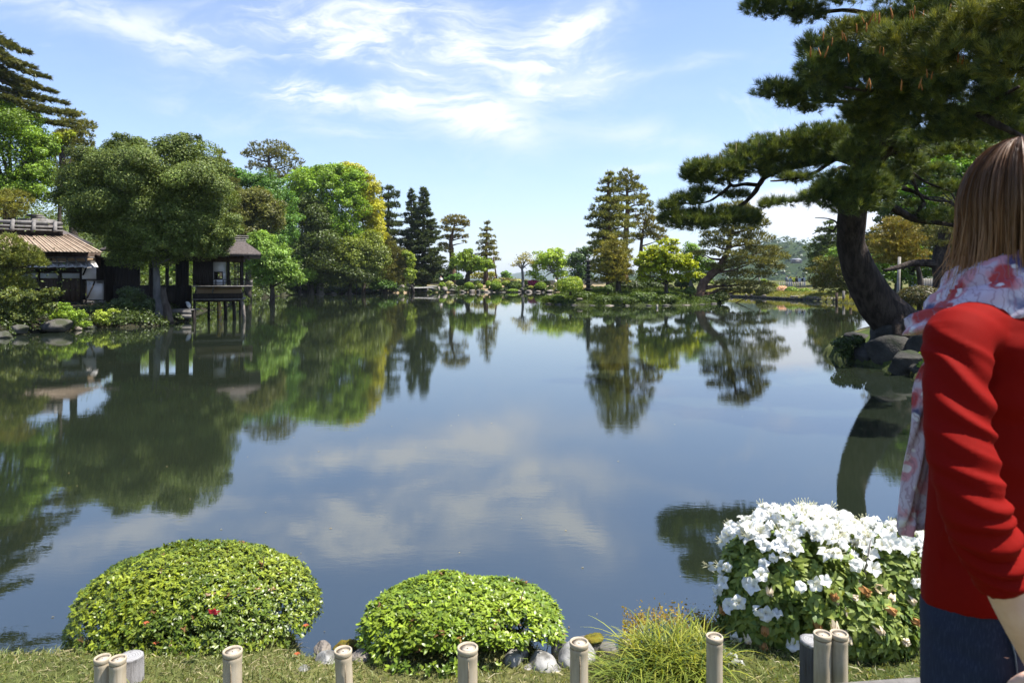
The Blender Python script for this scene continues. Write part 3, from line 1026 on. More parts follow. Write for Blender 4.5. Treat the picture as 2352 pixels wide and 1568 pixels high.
broad('shrub', 'fresh green low plant left under the wide maple', 103,
      [(1046, 636, 18, 9), (1030, 641, 12, 6)], (0.06, 0.13, 0.035), 1046, s=4, cover=5, tw=.05, cat='shrub', nl=3)
broad('shrub', 'loose yellow-green bushes behind the tiered pine trunk', 110,
      [(1098, 634, 24, 10), (1124, 632, 20, 11)], (0.14, 0.15, 0.03), 1100, s=4, cover=4, tw=.05, cat='shrub', nl=3)
broad('broadleaf_tree', 'small round green tree in the gap before the blue mountains', 132,
      [(1160, 630, 12, 9), (1165, 637, 14, 6)], (0.085, 0.16, 0.035), 1160, s=4, cover=5, tw=.12, nl=3)
broad('shrub', 'thin brownish scrub on the skyline left of the bare crooked tree', 120,
      [(1150, 643, 30, 7), (1190, 645, 24, 6), (1120, 642, 16, 6)], (0.12, 0.115, 0.05), 1150, s=4, cover=2.2, tw=.05, cat='shrub', nl=3)


def crooked():
    D = 97
    r = rng()
    root = thing('crooked_tree', (X(1200, D), D, gz(X(1200, D), D)), 'crooked, nearly bare old tree with thin leaves on the far shore', 'tree')
    g = G()
    base = np.array([X(1200, D), D, gz(X(1200, D), D) - .2])
    fk = W(1199, 618, D)
    g.tube([base, W(1201, 640, D), W(1200, 626, D), fk], [.26, .20, .18, .15], 8, smooth=3)
    tips = [(1184, 606), (1178, 610), (1206, 600), (1214, 590), (1195, 598), (1222, 606), (1210, 618)]
    for (u, v) in tips:
        e = W(u, v, D + r.normal(0, 1))
        g.tube([fk, (fk + e) / 2 + [0, 0, .3], e], [.12, .07, .02], 6, smooth=3)
    g.part('trunk', root, M_GREYWOOD, smooth=True)
    k = D / F0
    P_, N_ = [], []
    for (u, v, ru, rv) in [(1205, 594, 18, 9), (1190, 603, 14, 7), (1180, 609, 12, 3), (1218, 600, 9, 6), (1207, 584, 10, 5)]:
        n = int(ru * rv * 1.4)
        P_.append(W(u, v, D) + r.normal(0, .5, (n, 3)) * np.array([ru, ru, rv]) * k)
    P_ = np.concatenate(P_)
    V, T, C = leafcloud(P_, nrm(r.normal(0, 1, P_.shape) + [0, 0, .6]), 4 * k * r.uniform(.7, 1.3, len(P_)), tint((0.17, 0.165, 0.05), len(P_), r, .25), .6, r)
    part('crown', root, V, T, None, M_LEAF, C)


crooked()
broad('cherry_tree', 'light green tree with a pale leaning trunk left of the island', 98,
      [(1262, 595, 46, 22), (1245, 612, 30, 18), (1295, 605, 28, 22), (1225, 630, 18, 10), (1275, 580, 24, 12), (1290, 630, 22, 12), (1240, 640, 20, 7)],
      (0.17, 0.255, 0.034), 1286, s=4.2, alt=YEL, amt=.2, cover=3.2, trunk=[(1282, 645), (1272, 625), (1262, 612)], tw=.20, bark=M_PALEBARK, clump=.34, nl=12)
broad('broadleaf_tree', 'dark green tree between the light tree and the island pines', 92,
      [(1325, 598, 24, 22), (1335, 630, 30, 26), (1345, 580, 20, 16)], (0.04, 0.075, 0.025), 1330, s=4.2, cover=5)

# the island
pine('pine_tree', 'left one of the two tall pines on the island, layered and golden green', 58,
     autopads(1400, [(398, 10), (412, 26), (430, 34), (460, 46), (500, 62), (540, 66), (580, 62), (620, 56)], 12, 6, R0, size=(.32, .5), flat=.17), (0.116, 0.124, 0.036), 1402, L=7.5,
     cover=6.5, alt=DKG, amt=.2, trunk=[(1400, 600), (1396, 500), (1398, 404)], tw=.34, bark=M_REDBARK, nl=40)
pine('pine_tree', 'right one of the two tall pines on the island, with an open crown', 61,
     [(1436, 398, 16, 9), (1448, 410, 22, 9), (1425, 416, 22, 9), (1440, 428, 36, 10), (1460, 434, 26, 9), (1418, 440, 18, 8), (1470, 452, 22, 8), (1430, 458, 24, 8),
      (1455, 462, 30, 9, -20), (1482, 468, 20, 8), (1440, 480, 20, 7, 20), (1490, 485, 18, 7), (1415, 470, 14, 7), (1420, 500, 16, 7), (1468, 482, 16, 5, 20)],
     (0.118, 0.124, 0.038), 1436, L=7, cover=7, alt=DKG, amt=.2, trunk=[(1434, 600), (1439, 520), (1441, 460), (1438, 405)], tw=.32, bark=M_REDBARK, nl=15)
pine('pine_tree', 'low golden layered pine at the island front under the tall pair', 52,
     autopads(1408, [(545, 14), (560, 36), (585, 50), (620, 56), (640, 50)], 7, 6, R0, size=(.36, .55), flat=.22), GOLD, 1420, L=7.5, cover=5, alt=OPN, amt=.4,
     trunk=[(1420, 640), (1415, 600), (1410, 550)], tw=.22, nl=24)
pine('pine_tree', 'middle island pine with bare lower trunk, right of the tall pair', 65,
     [(1478, 500, 24, 10), (1500, 510, 22, 12), (1470, 520, 26, 10), (1505, 530, 26, 11), (1485, 540, 30, 9), (1515, 548, 20, 9), (1460, 545, 16, 8)],
     (0.10, 0.10, 0.034), 1472, L=7, cover=7, alt=GOLD, amt=.3, trunk=[(1472, 600), (1474, 550), (1482, 505)], tw=.26, bark=M_REDBARK)
broad('maple_tree', 'vivid yellow-green maple in the middle of the island', 51,
      [(1520, 575, 44, 17), (1490, 600, 38, 22), (1545, 595, 50, 18), (1500, 625, 40, 16), (1570, 615, 34, 14), (1595, 632, 28, 10), (1480, 640, 24, 10), (1535, 556, 30, 10), (1545, 640, 40, 12), (1505, 588, 46, 14), (1560, 606, 44, 14), (1520, 615, 50, 16)],
      (0.225, 0.255, 0.016), 1531, s=5, alt=(0.11, 0.18, 0.020), amt=.3, cover=5.5, up=0.9, clump=.3, tw=.17, vs=.2, trunk=[(1530, 664), (1529, 648)])
broad('maple_tree', 'green maple behind a pale leaning trunk, right of the vivid island maple', 56,
      [(1590, 585, 28, 28), (1618, 610, 30, 22), (1604, 640, 34, 16), (1570, 600, 24, 20)], (0.09, 0.165, 0.022), 1596, s=5, alt=BRT, cover=4.5, up=.7,
      trunk=[(1582, 640), (1584, 605), (1596, 560)], tw=.2, bark=M_PALEBARK)
pine('pine_tree', 'spreading pine on a thick leaning trunk at the right end of the island', 54,
     [(1690, 478, 40, 16), (1720, 490, 36, 14), (1740, 512, 30, 14), (1650, 540, 46, 12), (1700, 530, 50, 12), (1640, 560, 40, 11), (1740, 545, 40, 12), (1690, 560, 50, 10, -20),
      (1620, 582, 32, 9), (1670, 585, 40, 9, -30), (1745, 575, 50, 12), (1780, 590, 34, 11), (1720, 600, 60, 11, -20), (1660, 612, 44, 9), (1770, 612, 34, 10), (1720, 630, 60, 10),
      (1690, 650, 60, 9), (1740, 655, 44, 8), (1660, 512, 40, 12), (1690, 668, 50, 7), (1735, 672, 30, 6)],
     (0.106, 0.112, 0.042), 1603, L=7.5, cover=8.0, alt=(0.062, 0.068, 0.026), amt=.3, trunk=[(1618, 645), (1648, 618), (1668, 585), (1678, 545), (1690, 490)], tw=.36, bark=M_REDBARK, nl=21, baseD=53)

# right bank, beyond the big pine
pine('pine_tree', 'dark green pine left of the great leaning trunk across the water', 76,
     autopads(1905, [(512, 12), (535, 40), (570, 56), (610, 62), (640, 56)], 8, 6, R0), (0.042, 0.060, 0.024), 1900, L=7.5, alt=MIDG, amt=.25, cover=5.5, tw=.3)
broad('broadleaf_tree', 'light green tree peeping between the dark pine and the great trunk', 70,
      [(1925, 590, 26, 22), (1900, 598, 18, 12), (1945, 610, 20, 20)], (0.095, 0.165, 0.032), 1925, s=4.5, cover=4.5)
pine('pine_tree', 'low olive pine leaning out over the right shore on water poles', 60,
     [(1900, 600, 32, 12), (1925, 612, 40, 14), (1885, 622, 34, 12), (1935, 632, 44, 14), (1890, 642, 36, 11), (1950, 650, 40, 12), (1915, 660, 46, 12), (1960, 672, 40, 12),
      (1900, 655, 34, 9), (1930, 680, 40, 9), (1985, 660, 30, 16), (1880, 652, 22, 8)], (0.122, 0.112, 0.036), 1985, L=7, cover=5, alt=MIDG, amt=.3, tw=.2,
     trunk=[(1975, 668), (1945, 655), (1910, 630)])
pine('pine_tree', 'golden layered pine propped by a pole behind the great trunk', 31,
     autopads(2062, [(505, 34), (520, 60), (545, 74), (575, 84), (600, 70)], 6, 7, R0, size=(.4, .55), flat=.2), (0.145, 0.118, 0.030), 2120, L=9, cover=5, alt=OPN, amt=.4, tw=.12, wpx=1.8,
     trunk=[(2110, 620), (2090, 580), (2065, 520)])
broad('maple_tree', 'bright green maple glowing behind the dark limbs on the right', 33,
      [(2130, 395, 44, 20), (2085, 440, 30, 14), (2200, 380, 60, 24), (2110, 470, 44, 18), (2250, 360, 50, 20), (2180, 425, 60, 18), (2290, 400, 70, 30), (2140, 440, 36, 14), (2220, 350, 50, 14), (2330, 360, 60, 30)],
      (0.105, 0.20, 0.018), 2215, s=6, cover=4, up=.9, alt=(.07, .14, .02), amt=.3, tw=.16)
broad('broadleaf_tree', 'green leafy backdrop tree low behind the propped golden pine', 42,
      [(2040, 600, 60, 26), (2100, 590, 50, 30), (2010, 620, 40, 20), (2140, 620, 40, 30), (2060, 640, 60, 20)], (0.065, 0.125, 0.022), 2060, s=5.5, cover=3.4, alt=BRT, amt=.35)
broad('broadleaf_tree', 'dark shaded tree beside the woman in red behind the far hedge', 40,
      [(2240, 520, 70, 70), (2180, 600, 50, 50), (2280, 620, 70, 50), (2330, 470, 60, 60), (2200, 480, 60, 30), (2420, 560, 100, 100)], (0.034, 0.050, 0.020), 2250, s=6, cover=4.2, alt=OLV, amt=.2)
broad('broadleaf_tree', 'dark green wood edge behind the left end of the golden pine', 48,
      [(2010, 560, 30, 40), (2150, 540, 60, 40), (2090, 530, 60, 24)], (0.05, 0.075, 0.024), 2100, s=5.5, cover=3.6)


def limb_tree():
    D = 27
    r = rng()
    bx = X(2166, D)
    root = thing('pine_tree', (bx, D, gz(bx, D)), 'dark-trunked pine with a long low limb behind the clipped hedge', 'tree')
    g = G()
    g.tube([[bx, D, gz(bx, D) - .2], W(2164, 640, D), W(2160, 600, D), W(2166, 560, D), W(2180, 500, D)], [.38, .33, .32, .28, .2], 10, smooth=4, wob=.06, rng=r)
    g.tube([W(2160, 610, D), W(2130, 604, D), W(2090, 606, D), W(2055, 616, D - .5), W(2030, 621, D - .7)], [.2, .17, .13, .09, .05], 8, smooth=4, wob=.06, rng=r)
    g.part('trunk', root, M_PINEBARK, smooth=True)
    k = D / F0
    Ps, Ax, Cs = [], [], []
    for (u, v, ru, rv) in [(2190, 545, 60, 20), (2160, 520, 50, 16), (2215, 580, 40, 18), (2150, 560, 40, 12), (2240, 540, 50, 24)]:
        n = int(5 * PI * ru * rv / 70)
        d = nrm(r.normal(0, 1, (n, 3)))
        Ps.append(W(u, v, D) + d * np.array([ru, ru, rv]) * k * r.uniform(.3, 1, (n, 1)))
        Ax.append(nrm(d + [0, 0, .8])); Cs.append(tint((.085, .085, .03), n, r, .3, DKG, .4))
    Ps, Ax, Cs = map(np.concatenate, (Ps, Ax, Cs))
    V, T, C = tuftcloud(Ps, Ax, 9 * k * r.uniform(.7, 1.2, len(Ps)), np.full(len(Ps), 1.8 * k), 7, Cs, .6, r)
    part('crown', root, V, T, None, M_NEEDLE, C)


limb_tree()

broad('evergreen_tree', 'dense dark evergreen filling the background right of the great trunk', 46,
      [(2210, 420, 130, 90), (2320, 450, 100, 120), (2095, 430, 60, 60), (2150, 520, 80, 60), (2280, 340, 120, 60), (2400, 500, 120, 150), (2060, 500, 50, 40), (2055, 420, 60, 80), (2025, 385, 46, 60), (2100, 350, 80, 60)], (0.036, 0.056, 0.018), 2230, s=6, cover=4, alt=MIDG, amt=.25, tw=.4)
broad('broadleaf_tree', 'tall green tree far behind the great pine canopy', 58,
      [(2120, 360, 90, 60), (2230, 310, 110, 70), (2350, 300, 110, 80), (2060, 450, 40, 60)], (0.06, 0.10, 0.02), 2200, s=6, cover=3.6, alt=BRT, amt=.35, tw=.4)

# left bank, nearer
broad('evergreen_tree', 'huge dark rounded evergreen leaning over the water beside the tea house', 28.7,
      [(320, 430, 150, 112), (215, 425, 92, 84), (430, 440, 100, 104), (482, 520, 64, 60), (262, 506, 100, 60), (400, 345, 52, 40), (290, 342, 56, 34), (165, 464, 44, 36), (360, 556, 130, 50),
       (450, 570, 76, 32), (330, 596, 90, 26), (510, 548, 32, 34), (292, 572, 50, 34), (330, 510, 130, 84), (420, 500, 80, 70)],
      (0.042, 0.066, 0.022), 366, s=4.4, cover=6.0, clump=.27, alt=(0.088, 0.115, 0.030), amt=.32, tw=.17, matl=M_EVERG, trunk=[(362, 690), (358, 620), (350, 555)], nl=22, baseD=28.2,
      bark=plain('grey_bark', (0.085, 0.08, 0.074), (0.14, 0.132, 0.122), 5, .9, .1, .5, (1, 1, .3), .03), asp=.55)


def left_conifer():
    D = 38
    r = rng()
    bx = X(-170, D)
    root = thing('cedar_tree', (bx, D, gz(bx, D)), 'tall dark conifer reaching in from the upper left corner', 'tree')
    g = G()
    g.tube([[bx, D, gz(bx, D) - .2], W(-165, 300, D), W(-150, -260, D)], [.55, .45, .2], 10, smooth=4)
    k = D / F0
    Ps, Ax, Cs = [], [], []
    tips = [(38, 108, -60), (74, 124, -20), (118, 181, 30), (84, 158, 10), (70, 205, 60), (134, 214, 60), (160, 240, 90), (186, 268, 120), (150, 288, 150), (60, 150, 0), (95, 200, 40),
            (100, 232, 90), (172, 292, 160), (40, 180, 40), (20, 130, -30), (120, 262, 120), (10, 160, 30), (50, 236, 100), (-20, 110, -60), (-40, 200, 60), (90, 268, 140),
            (150, -30, -150), (105, -60, -190), (60, -20, -130), (20, -80, -220), (-40, -40, -150), (20, 60, -100), (-30, 40, -100), (-60, 120, -20)]
    for (u, v, sv) in tips:
        if u < 30 and 0 < v < 100: u -= 40
        dzz = r.normal(0, 1.2)
        e = W(u, v, D + dzz)
        s0 = W(-160, sv, D)
        mid = s0 * .4 + e * .6 + [0, 0, -0.5]
        g.tube([s0, mid, e], [.15, .08, .02], 6, smooth=4)
        pth, _ = curve(np.array([s0, mid, e]), np.zeros(3), 12)
        n = 230
        t = r.uniform(0.40, 1, n) ** .8
        p = pth[(t * (len(pth) - 1)).astype(int)]
        wd = (1.06 - t)[:, None] * np.array([1.0, 1.6, .34]) * .95
        p = p + r.normal(0, .5, (n, 3)) * wd
        d = nrm(e - mid)
        Ps.append(p); Ax.append(nrm(d * .9 + [0.2, 0, .12] + r.normal(0, .3, (n, 3))))
        Cs.append(tint((.036, .046, .017), n, r, .3, (.080, .080, .022), .25))
    Ps, Ax, Cs = map(np.concatenate, (Ps, Ax, Cs))
    V, T, C = tuftcloud(Ps, Ax, 11 * k * r.uniform(.7, 1.2, len(Ps)), np.full(len(Ps), 2.2 * k), 7, Cs, .38, r)
    g.part('trunk', root, M_BARK, smooth=True)
    part('crown', root, V, T, None, M_NEEDLE, C)


left_conifer()
pine('clipped_pine', 'clipped olive pine with flat cloud pads above the bath house ridge', 35,
     [(18, 446, 46, 9), (8, 462, 40, 8, -20), (40, 478, 30, 10), (10, 492, 50, 9), (60, 462, 20, 7), (-40, 470, 50, 12)], (0.125, 0.130, 0.034), 10, L=8, cover=7, alt=OLV, tw=.16, k=7)
pine('pine_tree', 'young dark pine with feathery pads in front of the wooden bath house', 25,
     [(20, 560, 40, 22), (50, 590, 50, 20), (10, 610, 60, 26), (85, 602, 26, 10), (20, 640, 50, 26), (-30, 590, 50, 40), (60, 575, 30, 12), (40, 655, 40, 14), (100, 606, 14, 6)],
     (0.060, 0.080, 0.024), 10, L=9, cover=6.5, alt=(.12, .135, .035), amt=.3, tw=.12, k=8, wpx=1.8)
broad('shrub', 'dark bush under the young pine at the left edge of the water', 23.8,
      [(20, 690, 50, 26), (80, 684, 40, 18), (120, 672, 24, 12), (40, 725, 50, 24), (0, 750, 40, 20), (110, 705, 30, 16)], (0.035, 0.055, 0.02), 30, s=5, cover=4, cat='bush', tw=.05, alt=OLV)
broad('bush', 'rounded bright green bush below the bath house doors', 24.8,
      [(135, 702, 28, 9), (140, 712, 32, 11), (120, 708, 20, 9)], (0.10, 0.165, 0.028), 135, s=4.5, cover=6, cat='bush', tw=.05)
broad('fern', 'light green ferns spilling over the mossy boulder on the left bank', 24.6,
      [(150, 722, 30, 10), (130, 728, 20, 8), (170, 734, 18, 10), (185, 725, 14, 12), (160, 750, 12, 8), (75, 745, 14, 12), (60, 758, 20, 8), (190, 745, 20, 9), (100, 716, 20, 8)], (0.13, 0.20, 0.035), 150, s=5, cover=4, asp=.4, cat='fern', skip_trunk=True)
broad('fern', 'pale hanging leaves catching the sun right of the mossy boulder', 26.2,
      [(238, 722, 26, 8), (232, 735, 18, 14), (262, 714, 16, 5), (228, 718, 10, 8)], (0.20, 0.26, 0.06), 236, s=5, cover=3.2, asp=.4, cat='fern', skip_trunk=True)
broad('bush', 'shaded dark bushes on the bank between the bath house and the trunk', 28.5,
      [(204, 724, 18, 10), (290, 705, 40, 30), (320, 730, 44, 20), (265, 738, 50, 16), (340, 705, 24, 28), (305, 676, 30, 20), (220, 742, 36, 10), (345, 742, 30, 12)], (0.026, 0.042, 0.016), 290, s=4.6, cover=4.5, cat='bush', tw=.05, alt=(.05, .08, .025), amt=.2, matl=M_GLOSS)
broad('tree', 'pale green rounded trees at the water right of the pavilion', 50,
      [(600, 566, 36, 40), (620, 600, 50, 48), (655, 632, 44, 30), (605, 640, 38, 26), (640, 590, 30, 30), (575, 600, 24, 40), (680, 640, 22, 20)],
      (0.115, 0.190, 0.050), 620, s=4.6, cover=4.5, alt=(.085, .15, .035), amt=.35, tw=.2, clump=.25)
broad('broadleaf_tree', 'mid-green foliage seen through the dark tea house openings', 44,
      [(350, 630, 30, 34), (395, 636, 30, 30), (420, 600, 30, 30), (310, 620, 40, 40)], (0.11, 0.18, 0.03), 380, s=5, cover=3.4, tw=.15)

# ------------------------------------------------------------------ pavilion standing in the pond
def boards(parent, name, p0, ax, up, n, wid, hgt, thick, m, gap=0.006, rows=None):
    """n upright boards side by side from p0 along ax; one shared mesh each width"""
    ax = nrm(np.asarray(ax, float)); up = nrm(np.asarray(up, float)); nn = np.cross(ax, up)
    bw = wid / n
    me = None
    for i in range(n):
        c = np.asarray(p0, float) + ax * (bw * (i + .5)) + up * hgt / 2 + nn * (0.004 * ((i * 7) % 3 - 1))
        if me is None:
            g = G(); g.box((0, 0, 0), (bw - gap, thick, hgt), np.stack([ax, nn, up]))
            V, T, Q, C = g.out()
            me = mesh(name, V, T, Q, m)
        o = bpy.data.objects.new(name, me)
        o.location = c - BASE[parent.name]
        link(o, parent)


def pavilion():
    D = 31.5
    k = D / F0
    def z(v): return EYE + (V0 - v) * k
    def x(u): return X(u, D)
    root = thing('tea_pavilion', (x(500), D + 1.5, 0), 'dark timber tea pavilion on piles over the water with a grey shingle roof', 'tea house')
    g = G()
    x0, x1 = x(442), x(556)
    dep = 3.4
    # platform: black beam, pale sill, tan apron
    g.box(((x0 + x1) / 2, D + dep / 2, z(680)), (x1 - x0, dep, (686 - 674.5) * k))
    g.part('floor_beam', root, M_DARKWOOD)
    g = G(); g.box(((x0 + x(561)) / 2 + .02, D + dep / 2 - .08, z(687.4)), (x(562) - x0, dep + .2, 2.2 * k)); g.part('sill', root, M_GREYWOOD)
    g = G(); g.box(((x0 + x1) / 2, D + dep / 2 + .1, z(691)), (x1 - x0 - .2, dep - .3, 4.6 * k)); g.part('joist', root, M_DARKWOOD)
    g = G(); g.box(((x(448) + x(553)) / 2, D + dep / 2 + .05, z(666.5)), (x(553) - x(448), dep - .1, 15.0 * k)); g.part('apron', root, M_TANWALL)
    # veranda deck of planks
    dk0, dk1 = x(445), x(580.5)
    npl = 7
    for i in range(npl):
        g = G(); g.box(((dk0 + dk1) / 2, D - .62 + i * .16, z(657.1)), (dk1 - dk0, .15, 3.0 * k)); g.part('plank', root, M_BROWNWOOD if i else M_GREYWOOD)
    g = G(); g.box((x(567), D + 1.9, z(657.1)), (x(580.5) - x(554), 3.0, 2.9 * k)); g.part('side_deck', root, M_BROWNWOOD)
    # railing
    rx = [447, 463, 480, 497.5, 514, 530, 545.5, 561, 576.5]
    for u in rx:
        g = G(); g.box((x(u), D - .58, z(649.6)), (.05, .05, 12.4 * k)); g.part('railing_post', root, M_DARKWOOD if u < 540 else M_GREYWOOD)
    for vv in (642, 648.3):
        g = G(); g.box(((dk0 + dk1) / 2, D - .585, z(vv)), (dk1 - dk0, .045, .035)); g.part('rail', root, M_DARKWOOD)
    g = G(); g.box((dk1 - .05, D + 1, z(642)), (.045, 3.1, .035)); g.box((dk1 - .05, D + 1, z(648.3)), (.045, 3.1, .035)); g.part('rail', root, M_GREYWOOD)
    for yy in (D + .4, D + 1.4, D + 2.4):
        g = G(); g.box((dk1 - .05, yy, z(649.6)), (.05, .05, 12.4 * k)); g.part('railing_post', root, M_GREYWOOD)
    for u in (449, 488, 560):
        g = G(); g.bar((x(u), D - .05, z(672)), (x(u + 4), D - .5, z(659.5)), .06, .06); g.part('bracket', root, M_GREYWOOD)
    # posts and walls
    for (u, w_, dd) in ((554, 5.5, .1), (522, 4.5, .1), (488, 3, .1), (445, 5, .1), (554, 4.5, 3.2), (520, 4.0, 3.2), (490, 4, 3.2)):
        g = G(); g.box((x(u), D + dd, z(621)), (w_ * k, w_ * k, 70 * k)); g.part('post', root, M_DARKWOOD)
    # white wall with a square opening
    wx0, wx1, hx0, hx1 = x(488.9), x(519), x(492), x(510.3)
    t, b, ht, hb = z(601.7), z(655), z(625), z(640.4)
    yw = D + .16
    g = G()
    g.box(((wx0 + wx1) / 2, yw, (t + ht) / 2), (wx1 - wx0, .08, t - ht))
    g.box(((wx0 + wx1) / 2, yw, (hb + b) / 2), (wx1 - wx0, .08, hb - b))
    g.box(((wx0 + hx0) / 2, yw, (ht + hb) / 2), (hx0 - wx0, .08, ht - hb))
    g.box(((hx1 + wx1) / 2, yw, (ht + hb) / 2), (wx1 - hx1, .08, ht - hb))
    wl = g.part('white_wall', root, M_PLASTER)
    g = G()
    for xa in (hx0, hx1): g.box((xa, yw - .03, (ht + hb) / 2), (.04, .09, ht - hb + .06))
    for za in (ht, hb): g.box(((hx0 + hx1) / 2, yw - .033, za), (hx1 - hx0 + .05, .09, .04))
    g.part('window_frame', wl, M_DARKWOOD)
    # slatted screen
    sx0, sx1 = x(538), x(551)
    for i in range(5):
        g = G(); g.box((sx0 + (sx1 - sx0) * i / 4, D + .12, z(628)), (.035, .04, 54 * k)); g.part('slat', root, M_BROWNWOOD)
    for vv in (602, 625, 640, 654):
        g = G(); g.box(((sx0 + sx1) / 2, D + .125, z(vv)), (sx1 - sx0, .035, .04)); g.part('slat_rail', root, M_BROWNWOOD)
    # closed boarding on the left and back
    boards(root, 'wall_board', (x(445), D + .1, z(655)), (1, 0, 0), (0, 0, 1), 9, x(487.5) - x(445), 60 * k, .05, M_DARKWOOD)
    boards(root, 'wall_board', (x(445), D + 3.3, z(674)), (1, 0, 0), (0, 0, 1), 9, x(490) - x(445), 82 * k, .05, M_DARKWOOD)
    g = G(); g.box(((x(440) + x(560)) / 2, D + .1, z(593)), (x(560) - x(440), .14, 17 * k)); g.part('lintel', root, M_BROWNWOOD)
    g = G(); g.box((x(557), D + 1.7, z(590)), (.14, 3.2, 16 * k)); g.part('lintel', root, M_DARKWOOD)
    # hipped shingle roof in stepped courses
    ez, rz = z(582.5), z(551)
    ax, bx_ = x(425), x(599)
    y0, y1 = D - .95, D + 4.3
    ym = (y0 + y1) / 2
    r0, r1 = x(470), x(561)
    nc = 12
    rf = None
    for i in range(nc):
        s0, s1 = i / nc, (i + 1) / nc
        def ring(s, dzz):
            c = s ** 0.92
            return np.array([[ax + (r0 - ax) * s, y0 + (ym - .12 - y0) * s, ez + (rz - ez) * c + dzz], [bx_ + (r1 - bx_) * s, y0 + (ym - .12 - y0) * s, ez + (rz - ez) * c + dzz],
                             [bx_ + (r1 - bx_) * s, y1 + (ym + .12 - y1) * s, ez + (rz - ez) * c + dzz], [ax + (r0 - ax) * s, y1 + (ym + .12 - y1) * s, ez + (rz - ez) * c + dzz]])
        g = G()
        A, B = ring(s0, .035), ring(s1, .0)
        Cc = ring(s0, -.02 if i else -.11)
        V = np.concatenate([A, B, Cc])
        Q = []
        for j in range(4):
            j2 = (j + 1) % 4
            Q += [[j, j2, 4 + j2, 4 + j], [8 + j, 8 + j2, j2, j]]
        if i == 0: Q.append([8, 11, 10, 9])
        g.add(V, Q=Q)
        g.part('shingle_course', root, M_SHINGLE)
    # ridge box
    g = G()
    rx0, rx1 = x(466), x(564)
    for (vv, hh, ww) in ((550.5, 3, .5), (546.5, 3.0, .42), (541.5, 2.6, .36), (536.5, 2.4, .32)):
        g.box(((rx0 + rx1) / 2, ym, z(vv)), (rx1 - rx0 + (0.0 if vv > 545 else .25), ww, hh * k))
    g.part('ridge', root, M_GREYWOOD)
    # eaves brackets
    for u in (450, 475, 500, 525, 548, 570):
        g = G(); g.bar((x(u), D - .75, ez - .16), (x(u), D + 4.0, ez - .16), .07, .08); g.part('rafter', root, M_DARKWOOD)
    # piles
    pl = [(446, 446, 742, 6.5, M_DARKWOOD, 0.1), (497, 499, 735, 5, M_DARKWOOD, .9), (501.5, 505.5, 733, 7.6, M_LICHEN, .35), (513.5, 517.5, 732, 8, M_DARKWOOD, .8), (533.5, 538, 731, 8, M_DARKWOOD, .8),
          (553.5, 562, 733, 8.5, M_SHORE, .3), (470, 470, 730, 7, M_DARKWOOD, 2.8), (548, 548, 728, 7, M_DARKWOOD, 3.0)]
    for (ut, ub, vb, w_, m, dd) in pl:
        g = G(); g.tube([(x(ut), D + dd, z(689)), (x((ut + ub) / 2) + .01, D + dd, .6), (x(ub), D + dd, -.5)], [w_ * k * .45, w_ * k * .5, w_ * k * .56], 10, wob=.05, rng=R0)
        g.part('pile', root, m, smooth=True)




def turn_pavilion():
    """square the building to the sight line: front runs back to the right, sides run straight away"""
    D, ang = 31.5, math.radians(20.5)
    x0 = X(500, D)
    ca, sa = math.cos(ang), math.sin(ang)
    def mp(P_):
        P_ = np.asarray(P_, float)
        x, y, z = P_[..., 0], P_[..., 1], P_[..., 2]
        # where the sight line through (x, D) meets the turned front
        s = (x0 * sa - D * ca) / (x * sa - D * ca)
        b = y - D
        return np.stack([x * s - sa * b, D * s + ca * b, z], -1)
    root = [o for o in bpy.data.objects if o.name == 'tea_pavilion'][0]
    done = set()
    for o in root.children_recursive:
        if o.type != 'MESH': continue
        base = BASE[root.name]
        if o.location.length > 1e-6:
            p = mp(base + np.array(o.location[:])) - base
            o.location = p; o.rotation_euler = (0, 0, ang)
            continue
        me = o.data
        if me.name in done: continue
        done.add(me.name)
        co = np.zeros(len(me.vertices) * 3, np.float32); me.vertices.foreach_get('co', co)
        co = mp(co.reshape(-1, 3) + base) - base
        me.vertices.foreach_set('co', co.astype(np.float32).ravel()); me.update()


M_LICHEN = plain('lichen_stone', (0.50, 0.30, 0.04), (0.38, 0.30, 0.20), 9, 0.9, 0.1, 0.6, (1, 1, 1), .02, (0.12, 0.10, 0.07))


def _shingle(t):
    p = opos(t)
    n = t.noise(p, 14, 6, .75)
    c = t.ramp(n, [(.25, (.055, .045, .042)), (.55, (.115, .098, .092)), (.8, (.20, .175, .16))])
    return pbsdf(t, c, .9, .1, bump(t, t.noise(p, 40, 4, .7), .6, .02))


M_SHINGLE = mat('shingle_roof', _shingle)
pavilion()
turn_pavilion()


